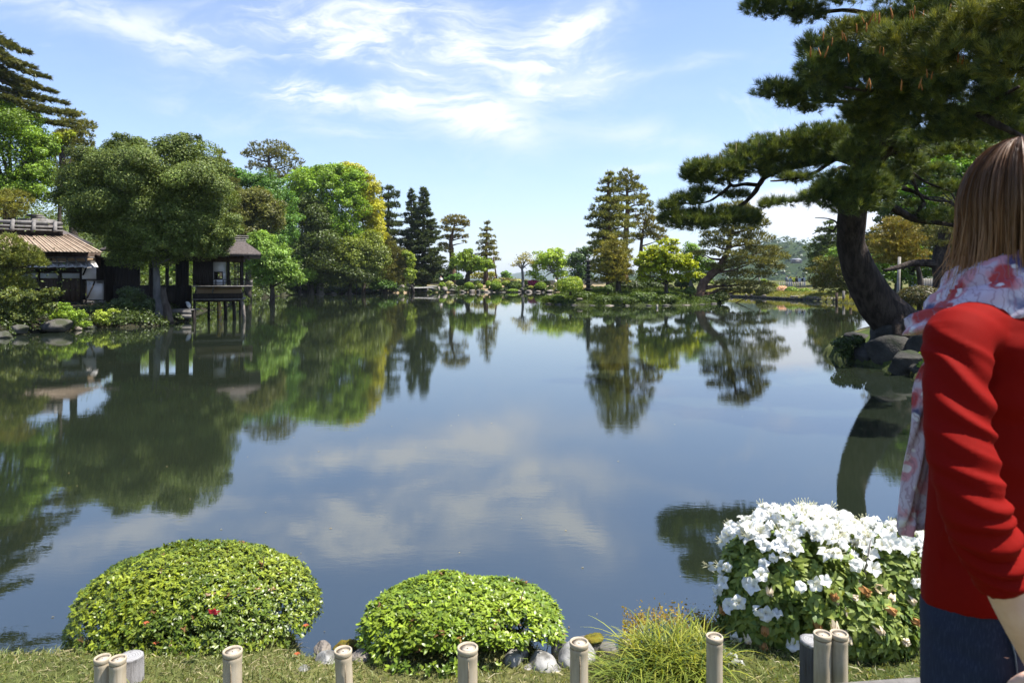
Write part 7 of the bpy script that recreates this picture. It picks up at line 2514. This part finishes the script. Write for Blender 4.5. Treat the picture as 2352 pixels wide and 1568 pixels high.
def woman():
    r = np.random.default_rng(7)
    B = np.array([.896, 1.185, GZ])
    th = math.radians(20)
    Lv = np.array([-math.cos(th), -math.sin(th), 0]); Fv = np.array([-math.sin(th), math.cos(th), 0]); Uz = np.array([0, 0, 1.0])
    def pt(l, f, z): return B + Lv * l + Fv * f + Uz * z
    def loc(p):
        q = np.asarray(p) - B
        return np.stack([q @ Lv, q @ Fv, q[..., 2]], -1)
    root = thing('person', B, 'woman with long brown hair in a red sweater and floral scarf, seen from behind', 'person')
    ka = 36
    aa = np.arange(ka) * 2 * PI / ka
    def ell(l, f, z, a, b, p=2.0, dz=0.0):
        c, s = np.cos(aa), np.sin(aa)
        x = np.sign(c) * np.abs(c) ** (2 / p) * a; y = np.sign(s) * np.abs(s) ** (2 / p) * b
        return pt(0, 0, 0) + Lv * (l + x)[:, None] + Fv * (f + y)[:, None] + Uz * (z + dz * s)[:, None]
    # arm lines
    armL = [pt(.10, 0, 1.285), W(2204, 775, 1.10), W(2198, 850, 1.07), W(2202, 1000, 1.03), W(2222, 1110, 1.00), W(2248, 1200, .985), W(2276, 1272, .985), W(2306, 1335, .99)]
    foreL = [W(2300, 1318, .988), W(2338, 1410, .995), W(2386, 1515, 1.005), W(2404, 1556, 1.01)]
    def mirror(P_):
        q = loc(np.array(P_)); q[:, 0] *= -1
        return [pt(*w_) for w_ in q]
    sides = [(armL, foreL), (mirror(armL), mirror(foreL))]
    # ---------------- body, one skin
    sh = []
    g = G(); g.rings([ell(0, .02, z, a, b) for z, a, b in [(.74, .15, .10), (.86, .165, .105), (.95, .15, .10), (1.04, .13, .092), (1.14, .142, .10), (1.22, .155, .10), (1.29, .15, .08), (1.325, .09, .062)]]); sh.append(g.out())
    g = G(); g.rings([ell(0, f, z, a, b) for z, a, b, f in [(1.28, .07, .06, 0), (1.34, .055, .055, .0), (1.40, .05, .053, .012), (1.45, .052, .058, .02)]]); sh.append(g.out())
    g = G(); g.rings([ell(0, f, z, a, b) for z, a, b, f in [(1.385, .022, .025, .085), (1.40, .045, .058, .045), (1.43, .057, .076, .03), (1.47, .064, .086, .024), (1.51, .067, .090, .018), (1.55, .063, .085, .013), (1.585, .045, .060, .01), (1.602, .02, .03, .01)]]); sh.append(g.out())
    g = G(); g.tube([pt(0, .092, 1.508), pt(0, .110, 1.484), pt(0, .120, 1.466), pt(0, .100, 1.459)], [.008, .011, .014, .008], 8); sh.append(g.out())
    for s in (-1, 1):
        g = G(); g.tube([pt(.063 * s, .012, 1.455), pt(.070 * s, .005, 1.475), pt(.070 * s, .0, 1.50), pt(.064 * s, .008, 1.512)], [.007, .010, .011, .006], 7); sh.append(g.out())
    g = G(); g.tube([pt(-.022, .100, 1.432), pt(0, .109, 1.433), pt(.022, .100, 1.432)], [.005, .009, .005], 7); sh.append(g.out())
    for (A_, F_) in sides:
        g = G(); g.tube(A_ + F_[1:], [.035, .038, .036, .034, .033, .032, .030, .029, .027, .022, .021], 12, smooth=3); sh.append(g.out())
        # hand: palm, four unequal bent fingers, thumb from the side of the palm
        w0 = np.array(F_[-1]); dirn = nrm(np.array(F_[-1]) - np.array(F_[-2]))
        dirn = nrm(dirn * .75 + np.array([0, 0, -.65]))
        inw = nrm(np.cross(dirn, Fv)); inw = inw if np.dot(inw, B - w0) > 0 else -inw       # towards the body
        fw = nrm(np.cross(inw, dirn)); fw = fw if np.dot(fw, Fv) > 0 else -fw               # across the palm, to the front
        g = G()
        rr = []
        for t, wdt, tk in [(0, .024, .019), (.03, .034, .018), (.06, .040, .016), (.085, .040, .014)]:
            c = w0 + dirn * t
            rr.append(c + np.outer(np.cos(aa), fw) * wdt + np.outer(np.sin(aa), inw) * tk)
        g.rings(rr); sh.append(g.out())
        for j, (off, ln) in enumerate([(-.031, .058), (-.011, .072), (.011, .078), (.031, .070)]):
            b0 = w0 + dirn * .07 + fw * off
            g = G(); g.tube([b0, b0 + dirn * (.018 + ln * .35), b0 + dirn * (.018 + ln * .68) + inw * ln * .22, b0 + dirn * (.014 + ln * .82) + inw * ln * .52], [.0095, .0092, .0085, .0065], 8, smooth=3); sh.append(g.out())
        b0 = w0 + dirn * .018 + fw * .026
        g = G(); g.tube([b0, b0 + dirn * .022 + fw * .022 + inw * .01, b0 + dirn * .048 + fw * .026 + inw * .022, b0 + dirn * .066 + fw * .020 + inw * .030], [.014, .0115, .010, .0075], 8, smooth=3); sh.append(g.out())
    for s in (-1, 1):
        g = G(); g.tube([pt(.085 * s, 0, .78), pt(.09 * s, .01, .62), pt(.088 * s, .02, .42), pt(.085 * s, -.005, .30), pt(.085 * s, -.005, .09), pt(.085 * s, 0, .05)], [.088, .075, .052, .05, .034, .036], 12, smooth=3); sh.append(g.out())
    def skin(t):
        n = t.noise(opos(t), 40, 5, .6)
        c = t.mix(t.step(n, .3, .7), (.66, .44, .34, 1), (.60, .37, .28, 1))
        b = t.n('ShaderNodeBsdfPrincipled')
        t.put(b.inputs['Base Color'], c); b.inputs['Roughness'].default_value = .5
        b.inputs['Subsurface Weight'].default_value = .12; b.inputs['Subsurface Radius'].default_value = (.01, .004, .002)
        b.inputs['Specular IOR Level'].default_value = .35
        return b.outputs[0]
    remesh('body', sh, .0045, mat('woman_skin', skin), root, 4)
    # eyes
    for s in (-1, 1):
        V, T = ico(2)
        part('eye', root, V * .0115 + pt(.029 * s, .090, 1.497), T, None, plain('eye_white', (.8, .8, .78), None, 5, .2, .5, 0), smooth=True)
        part('iris', root, V * [.006, .006, .006] + pt(.029 * s, .0975, 1.497), T, None, plain('iris_brown', (.06, .04, .025), None, 5, .2, .5, 0), smooth=True)
    # ---------------- sweater
    sw = []
    prof = [(.812, .174, .119, 0), (.824, .176, .120, 0), (.86, .175, .118, 0), (.93, .169, .112, 0), (1.00, .163, .107, 0), (1.08, .161, .106, 0), (1.15, .164, .112, 0), (1.21, .168, .114, -.004),
            (1.26, .172, .112, -.008), (1.295, .158, .097, -.008), (1.325, .130, .080, -.006), (1.345, .088, .068, -.004), (1.352, .074, .062, -.004)]
    g = G(); g.rings([ell(0, f + .015, z, a, b, 2.25, -.030 if z < .826 else -.012 if z < .9 else 0) for z, a, b, f in prof]); sw.append(g.out())
    for (A_, F_) in sides:
        g = G(); g.tube(A_, [.050, .051, .046, .0465, .044, .0445, .040, .036], 20, smooth=4); sw.append(g.out())
    axp, _ = curve(np.array(armL), np.zeros(len(armL)), 10)
    def folds(co, no):
        d = np.zeros(len(co))
        q = loc(co)
        # sleeve: rings and slanted folds, strongest at the shoulder and above the elbow and cuff
        dist = np.linalg.norm(co[:, None] - axp[None], axis=2)
        j = dist.argmin(1); dm = dist.min(1)
        tga = np.gradient(axp, axis=0)
        t = (j + np.clip(np.sum((co - axp[j]) * tga[j], 1) / np.sum(tga[j] ** 2, 1), -.6, .6)) / (len(axp) - 1)
        on = smooth01((.085 - dm) / .02) * smooth01((t - .10) / .08)
        ax_ = axp[j]
        rad = nrm(co - ax_)
        ph = rad @ nrm(np.array([.55, -.75, .2]))            # around the arm, bright side towards the sun
        ph2 = rad @ np.array([0, 0, 1.0])
        wav = np.zeros(len(co))
        rr = np.random.default_rng(17)
        for (t0, sl, wd, amp) in [(.20, .05, .012, .0035), (.255, .075, .014, -.0065), (.29, .07, .013, .006), (.335, .06, .016, -.006), (.375, .045, .014, .006), (.42, -.03, .016, -.005), (.455, .02, .012, .004),
                                  (.50, .03, .012, -.0035), (.535, .02, .011, .004), (.575, .035, .012, -.0045), (.61, .03, .012, .0045), (.65, .02, .012, -.004), (.685, -.02, .012, .0045), (.725, -.05, .012, -.006),
                                  (.76, -.04, .013, .007), (.80, .03, .012, -.008), (.84, .05, .014, .0075), (.885, .06, .012, -.0075), (.915, .05, .012, .005), (.94, .02, .01, -.003)]:
            c0 = t0 + (.045 + .4 * sl) * ph + .006 * np.sin(2.2 * ph + t0 * 40)
            wav += 1.15 * amp * np.exp(-((t - c0) / (wd * 1.25)) ** 2) * (.35 + .65 * smooth01((ph + .9) / 1.4))
        d += wav * on * .78
        cuff = smooth01((t - .955) / .01) * on
        d += cuff * .002
        # torso: slanted drapes across the back, hollow beside the arm
        body = 1 - on
        b = np.zeros(len(co))
        for (z0, sl, wd, amp, l0) in [(1.19, .25, .020, -.004, .05), (1.155, .22, .018, .005, .03), (1.115, .3, .02, -.005, .05), (1.06, .10, .018, .0045, .04), (1.02, .2, .02, -.005, .06), (.985, .25, .018, .006, .03),
                                      (.95, .3, .018, -.005, .05), (.915, .22, .018, .0055, .04), (.885, .15, .016, -.004, .05), (1.235, -.35, .02, .003, .06), (1.265, .5, .018, -.003, .05)]:
            c0 = z0 + sl * (q[:, 0] - l0) + .012 * np.sin(q[:, 0] * 30 + z0 * 50)
            b += amp * np.exp(-((q[:, 2] - c0) / wd) ** 2)
        d += b * body * (q[:, 1] < .03) * smooth01((q[:, 2] - .83) / .04)
        d += .0012 * fbm(co, 3, 3, 22) * body
        return d
    def knit(t):
        p = opos(t)
        n = t.noise(p, 7, 4, .6)
        c = t.mix(n, (.155, .0042, .0028, 1), (.190, .0060, .0036, 1))
        wv = t.noise(p, 700, 2, .6)
        b = t.n('ShaderNodeBsdfPrincipled')
        t.put(b.inputs['Base Color'], c); b.inputs['Roughness'].default_value = .78
        b.inputs['Specular IOR Level'].default_value = .05
        b.inputs['Sheen Weight'].default_value = .0; b.inputs['Sheen Roughness'].default_value = .5
        b.inputs['Sheen Tint'].default_value = (1, .3, .25, 1)
        t.put(b.inputs['Normal'], bump(t, wv, .12, .0015))
        return b.outputs[0]
    M_RED = mat('red_knit', knit)
    swo = remesh('sweater', sw, .0048, M_RED, root, 5, folds)
    # seams: armhole, side seam, hem, cuff, neckband
    M_SEAM = plain('red_seam', (.27, .008, .007), None, 5, .85, .05, 0)
    g = G(); g.rings([ell(0, .012, z, a, b, 2.2) for z, a, b in [(1.336, .098, .079), (1.346, .092, .076), (1.356, .083, .071), (1.356, .076, .065)]], cap=False)
    g.part('neckband', swo, M_RED, smooth=True)
    # ---------------- jeans
    je = []
    g = G(); g.rings([ell(0, .015, z, a, b, 2.2) for z, a, b in [(.90, .158, .100), (.84, .170, .110), (.78, .180, .120), (.72, .180, .122), (.68, .176, .114)]]); je.append(g.out())
    for s in (-1, 1):
        g = G(); g.tube([pt(.088 * s, 0.01, .74), pt(.094 * s, .015, .62), pt(.092 * s, .02, .44), pt(.088 * s, -.005, .30), pt(.087 * s, -.005, .08)], [.097, .088, .063, .062, .052], 20, smooth=4); je.append(g.out())
    def denim(t):
        p = opos(t)
        n = t.noise(p, 5, 5, .6)
        c = t.mix(n, (.012, .016, .032, 1), (.024, .032, .060, 1))
        wv = t.noise(t.map(p, rot=(0, .7, 0), scale=(500, 500, 60)), 1, 2, .5)
        c = t.mix(t.m('MULTIPLY', t.step(wv, .45, .75), .35), c, (.05, .065, .105, 1))
        return pbsdf(t, c, .85, .15, bump(t, wv, .2, .001))
    M_DENIM = mat('denim', denim)
    def jf(co, no):
        q = loc(co)
        return .003 * fbm(co * [1, 1, 1.6], 9, 3, 14)
    jo = remesh('jeans', je, .0085, M_DENIM, root, 5, jf)
    def on_back(l, z, off):
        """point on the back of the jeans"""
        zs = [.68, .72, .78, .84, .90]
        a = np.interp(z, zs, [.176, .180, .180, .170, .158]); b = np.interp(z, zs, [.114, .122, .120, .110, .100])
        f = .015 - b * (max(0.0, 1 - abs(l / a) ** 2.2)) ** (1 / 2.2) - off
        return pt(l, f, z)
    for s in (1, -1):
        A = np.zeros((9, 9, 3))
        for i, zz in enumerate(np.linspace(.815, .685, 9)):
            wdt = .063 if i < 6 else .063 - .0 * (i - 5)
            for j, ll in enumerate(np.linspace(-1, 1, 9)):
                zb = zz + (.018 * abs(ll) if i == 8 else 0)
                A[i, j] = on_back(s * (.082 + ll * wdt * (1 - .10 * i / 8)), zb, .009)
        g = G(); g.grid(A); pk = g.part('pocket', jo, M_DENIM, smooth=True)
        edge = [A[i, 0] for i in range(9)] + [A[8, j] for j in range(1, 9)] + [A[i, 8] for i in range(7, -1, -1)]
        edge = [e - Fv * .0015 for e in edge]
        g = G(); g.tube(edge, .0012, 4); g.part('stitching', jo, plain('stitch_thread', (.06, .08, .10), None, 5, .8, .1, 0))
    for s in (-1, 1):
        g = G()
        g.tube([pt(.087 * s, -.06, .045), pt(.087 * s, -.02, .05), pt(.088 * s, .06, .042), pt(.09 * s, .13, .028), pt(.09 * s, .17, .02)], [.028, .042, .043, .036, .014], 12, smooth=3)
        g.box(pt(.088 * s, .055, .012), (.085, .255, .022), np.stack([Lv, Fv, Uz]))
        g.part('shoe', root, plain('white_canvas_shoe', (.55, .54, .52), None, 10, .7, .2, .1), smooth=False)
    # ---------------- scarf
    def floral(t):
        p = opos(t)
        wp = t.n('ShaderNodeVectorMath', operation='ADD')
        nz = t.n('ShaderNodeVectorMath', operation='SCALE'); t.put(nz.inputs[0], t.noise(p, 22, 3, .6, col=True)); nz.inputs['Scale'].default_value = .035
        t.put(wp.inputs[0], p); t.put(wp.inputs[1], nz.outputs[0])
        def spots(sc, seed, lo, hi):
            v = t.n('ShaderNodeTexVoronoi'); t.put(v.inputs['Vector'], t.map(wp.outputs[0], loc=seed)); v.inputs['Scale'].default_value = sc
            sc_ = t.n('ShaderNodeSeparateColor'); t.put(sc_.inputs[0], v.outputs['Color'])
            return t.m('MULTIPLY', t.step(v.outputs['Distance'], hi, lo), t.m('GREATER_THAN', sc_.outputs[0], .36))
        c = t.mix(t.step(t.noise(p, 14, 4, .6), .35, .65), (.66, .60, .68, 1), (.56, .46, .56, 1))
        c = t.mix(t.m('MULTIPLY', spots(24, (.3, .1, .2), .40, .55), .85), c, (.62, .28, .32, 1))
        c = t.mix(t.m('MULTIPLY', spots(15, (1.3, .7, .2), .30, .42), .95), c, (.45, .05, .05, 1))
        c = t.mix(t.m('MULTIPLY', spots(11, (2.1, 2.7, 1.2), .22, .34), .9), c, (.035, .05, .16, 1))
        c = t.mix(t.m('MULTIPLY', spots(34, (5.1, .7, 3.2), .25, .35), .9), c, (.80, .78, .80, 1))
        vn = t.n('ShaderNodeTexWave'); t.put(vn.inputs['Vector'], wp.outputs[0]); vn.inputs['Scale'].default_value = 32; vn.inputs['Distortion'].default_value = 9; vn.inputs['Detail'].default_value = 2
        c = t.mix(t.m('MULTIPLY', t.step(vn.outputs['Fac'], .82, .97), .5), c, (.30, .16, .22, 1))
        pb = pbsdf(t, c, .7, .15, bump(t, t.noise(p, 300, 2, .5), .1, .001))
        tr = t.n('ShaderNodeBsdfTranslucent'); t.put(tr.inputs['Color'], c)
        mx = t.n('ShaderNodeMixShader'); mx.inputs[0].default_value = .25
        t.t.links.new(pb, mx.inputs[1]); t.t.links.new(tr.outputs[0], mx.inputs[2])
        return mx.outputs[0]
    M_SCARF = mat('floral_cloth', floral)
    sc = G()
    m = 72
    ph = np.linspace(0, 2 * PI, m, endpoint=False)
    def wrap(rl, rf, rb, z0, tiltf, tiltl, hgt, th_, fo, seed):
        V = []
        kk = 14
        rr = np.random.default_rng(seed)
        bb = np.arange(kk) * 2 * PI / kk
        for a in ph:
            l = rl * math.sin(a); f = (rf if math.cos(a) < 0 else rb) * -math.cos(a)
            out = nrm(Lv * math.sin(a) - Fv * math.cos(a))
            c = pt(l, f + fo, z0 + tiltf * f + tiltl * max(0, l) + .006 * math.sin(3 * a + seed))
            tk = th_ * (1 + .25 * math.sin(5 * a + seed))
            ring = c + np.outer(np.cos(bb) * tk, out) + np.outer(np.sin(bb) * hgt * (1 + .12 * math.sin(4 * a + 2 * seed)), Uz * .92 - out * .42)
            ring = ring + out * (.006 * np.sin(bb * 3 + 4 * a + seed))[:, None]
            V.append(ring)
        V = np.array(V)
        i0 = np.arange(m)[:, None]; j = np.arange(kk)[None]
        Q = np.stack([i0 * kk + j, ((i0 + 1) % m) * kk + j, ((i0 + 1) % m) * kk + (j + 1) % kk, i0 * kk + (j + 1) % kk], -1).reshape(-1, 4)
        sc.add(V.reshape(-1, 3), Q=Q)
    wrap(.088, .105, .082, 1.383, -.30, -.12, .040, .017, .02, 1)
    wrap(.125, .125, .088, 1.352, -.25, -.22, .036, .016, .02, 2)
    wrap(.160, .135, .088, 1.338, -.20, -.26, .022, .012, .035, 3)
    so = sc.part('scarf', root, M_SCARF, smooth=True)
    # hanging end at her front left
    def sheet(rows, name, thick=.003, seed=0):
        n = len(rows); mm = 22
        A = np.zeros((n, mm, 3))
        for i, (pl, pr) in enumerate(rows):
            for j in range(mm):
                q = j / (mm - 1)
                A[i, j] = np.asarray(pl) * (1 - q) + np.asarray(pr) * q + np.array([.15, -1, 0]) * (.013 * math.sin(q * 9 + seed + .35 * math.sin(i * .5)) * (.5 + .5 * i / n)) + np.array([0, -1, 0]) * .006 * math.sin(q * 21 + i * .4)
        Bk = A + np.array([.1, 1, 0]) * thick
        g = G(); g.grid(A); g.grid(Bk[:, ::-1])
        ed = np.concatenate([A[:, 0], A[-1, 1:], A[::-1, -1][1:], A[0, ::-1][1:-1]]); eb = np.concatenate([Bk[:, 0], Bk[-1, 1:], Bk[::-1, -1][1:], Bk[0, ::-1][1:-1]])
        k2 = len(ed)
        g.add(np.concatenate([ed, eb]), Q=[[i, (i + 1) % k2, k2 + (i + 1) % k2, k2 + i] for i in range(k2)])
        return g.part(name, so, M_SCARF, smooth=True)
    lf = [(2175, 735), (2142, 800), (2120, 840), (2102, 900), (2092, 960), (2084, 1020), (2077, 1080), (2068, 1140), (2062, 1190), (2060, 1212), (2064, 1228)]
    rt = [(2235, 735), (2215, 800), (2205, 840), (2200, 900), (2196, 960), (2190, 1020), (2184, 1080), (2178, 1140), (2172, 1190), (2170, 1205), (2170, 1216)]
    P1 = np.array([W(u, v, 1.27) for u, v in lf]); P2 = np.array([W(u, v, 1.24) for u, v in rt])
    c1, _ = curve(P1, np.zeros(len(P1)), 4); c2, _ = curve(P2, np.zeros(len(P2)), 4)
    sheet(list(zip(c1, c2)), 'hanging_end')
    q1 = [pt(-.06, .135, 1.30), pt(-.09, .15, 1.2), pt(-.11, .15, 1.05), pt(-.12, .15, .92)]; q2 = [pt(.0, .145, 1.30), pt(-.0, .16, 1.2), pt(-.01, .165, 1.05), pt(-.015, .165, .92)]
    c1, _ = curve(np.array(q1), np.zeros(4), 6); c2, _ = curve(np.array(q2), np.zeros(4), 6)
    sheet(list(zip(c1, c2)), 'hanging_end', seed=2)
    # ---------------- hair
    Hc = np.array([0, .012, 1.492])
    hr = np.array([.075, .098, .116])
    def scalp(az, el, s):
        """az 0 = back, +pi/2 = her left; el from the crown down"""
        return Hc + np.array([math.sin(az) * math.sin(el), -math.cos(az) * math.sin(el), math.cos(el)]) * hr * s
    hg = G()
    def hcol(root_, tip, t): return np.array(root_) * (1 - t) + np.array(tip) * t
    def strand(az, el0, s, zend, wd, tipc, wave, flare, nseg=15, dark=1.0):
        k_ = np.argmin(np.abs(LOCKS - az))
        cl = r.uniform(.1, .75)
        n1 = 8
        p1, p2, f1 = r.uniform(0, 6.28), LOCKPH[k_], r.uniform(1.5, 3.5)
        T = np.linspace(0, 1, nseg)
        path = []
        last = None
        for i, t in enumerate(T):
            q = t / .5
            a = az + (LOCKS[k_] - az) * cl * min(1, 1.4 * t) ** 1.5 + .035 * math.sin(f1 * 2 * t + p1) * t + LOCKSW[k_] * t * t
            sr = s + LOCKR[k_] * min(1, 2 * t) + .012 * math.sin(3 * t + p1)
            if q <= 1:
                e = el0 + (1.60 - el0) * q
                p = scalp(a, e, sr)
                last = p
            else:
                h = (q - 1)
                z = last[2] + (zend - last[2]) * h
                out = np.array([math.sin(a), -math.cos(a)])
                b0 = scalp(a, 1.60, sr)
                off = flare * h ** 1.4 + .006 * wave * math.sin(h * 5.5 + p2) * h
                sw = .007 * wave * math.sin(h * 4.5 + p2 + 1) * h
                p = np.array([b0[0] + out[0] * off + out[1] * sw, b0[1] + out[1] * off - out[0] * sw, z])
            path.append(p)
        Pw = np.array([pt(*p) for p in path])
        n = len(Pw)
        t = T
        tg = nrm(np.gradient(Pw, axis=0))
        cen = np.array(pt(0, .012, 1.45))
        outw = Pw - cen; outw[:, 2] = 0; outw = nrm(outw + r.normal(0, .35, 3) * [1, 1, 0])
        sd = nrm(np.cross(tg, outw))
        w_ = wd * np.minimum(1, .4 + 3 * t) * (1 - .85 * np.maximum(0, t - .6) / .4)
        A = np.stack([Pw - sd * w_[:, None], Pw + sd * w_[:, None]], 1)
        dk = dark * LOCKT[k_]
        rc = np.array([.135, .070, .036]) * dk
        C = np.stack([hcol(rc, tipc * (.6 + .4 * dk), min(1, max(0, (q - .25) / .7))) for q in t])
        hg.grid(A, np.repeat(C[:, None], 2, 1))
    LOCKS = np.sort(r.uniform(-2.6, 2.6, 90)); LOCKPH = r.uniform(0, 6.28, 90); LOCKSW = r.normal(0, .05, 90); LOCKR = np.abs(r.normal(0, .022, 90)); LOCKT = np.clip(r.normal(1, .22, 90), .5, 1.5)
    def tipcol():
        f = r.random()
        return np.array([.26, .135, .060]) * (1 - f) + np.array([.50, .29, .13]) * f
    for i in range(7500):
        az = r.uniform(-2.45, 2.45)
        el0 = r.uniform(.06, 1.35) ** 1.0
        s = 1.035 + .05 * r.random()
        zend = 1.34 - abs(r.normal(0, .045)) + .02 * math.cos(az * 5)
        if abs(az) > 1.9: zend += .02
        strand(az, el0, s, zend, r.uniform(.0005, .0011), tipcol() * r.uniform(.7, 1.2), r.uniform(.2, 1.1), r.normal(-.014, .012), dark=r.uniform(.65, 1.35))
    # loose wisps at her left
    for i in range(80):
        strand(r.uniform(1.5, 2.5), r.uniform(.5, 1.3), 1.05 + .05 * r.random(), 1.32 - r.uniform(-.05, .05), r.uniform(.0004, .0008), tipcol() * 1.1, 2.2, r.uniform(.005, .05))
    def hairm(t):
        c = t.n('ShaderNodeAttribute', attribute_name='Col').outputs['Color']
        p = pbsdf(t, c, .46, .28)
        tr = t.n('ShaderNodeBsdfTranslucent'); t.put(tr.inputs['Color'], t.mix(1.0, c, (1.5, 1.2, .9, 1), 'MULTIPLY'))
        mx = t.n('ShaderNodeMixShader'); mx.inputs[0].default_value = .25
        t.t.links.new(p, mx.inputs[1]); t.t.links.new(tr.outputs[0], mx.inputs[2])
        return mx.outputs[0]
    M_HAIR = mat('hair', hairm)
    ho = hg.part('hair', root, M_HAIR, smooth=True)
    # inner mass under the strands
    g = G()
    R_ = []
    for z, a, b, f in [(1.36, .052, .035, -.035), (1.39, .062, .050, -.030), (1.43, .066, .066, -.020), (1.47, .069, .080, -.008), (1.51, .070, .088, .002), (1.55, .066, .085, .008), (1.585, .048, .062, .012), (1.602, .018, .025, .012)]:
        R_.append(ell(0, f, z, a, b))
    g.rings(R_)
    V, T, Q, C = g.out()
    part('hair_mass', root, V, T, Q, plain('hair_shade', (.13, .07, .037), (.085, .045, .024), 60, .6, .2, .3, (1, 1, .15), .004), smooth=True)


woman()


# ------------------------------------------------------------------ air
def haze():
    m = bpy.data.materials.new('haze')
    m.use_nodes = True
    t = NT(m.node_tree)
    pv = t.n('ShaderNodeVolumePrincipled')
    pv.inputs['Color'].default_value = (.72, .82, .95, 1)
    pv.inputs['Density'].default_value = 0.00013
    pv.inputs['Anisotropy'].default_value = 0.2
    o = t.n('ShaderNodeOutputMaterial')
    t.put(o.inputs['Volume'], pv.outputs[0])
    g = G(); g.box((0, 0, 35), (9400, 9400, 110))
    g.solo('haze', (0, 0, 0), m, None, None, kind='stuff')


haze()
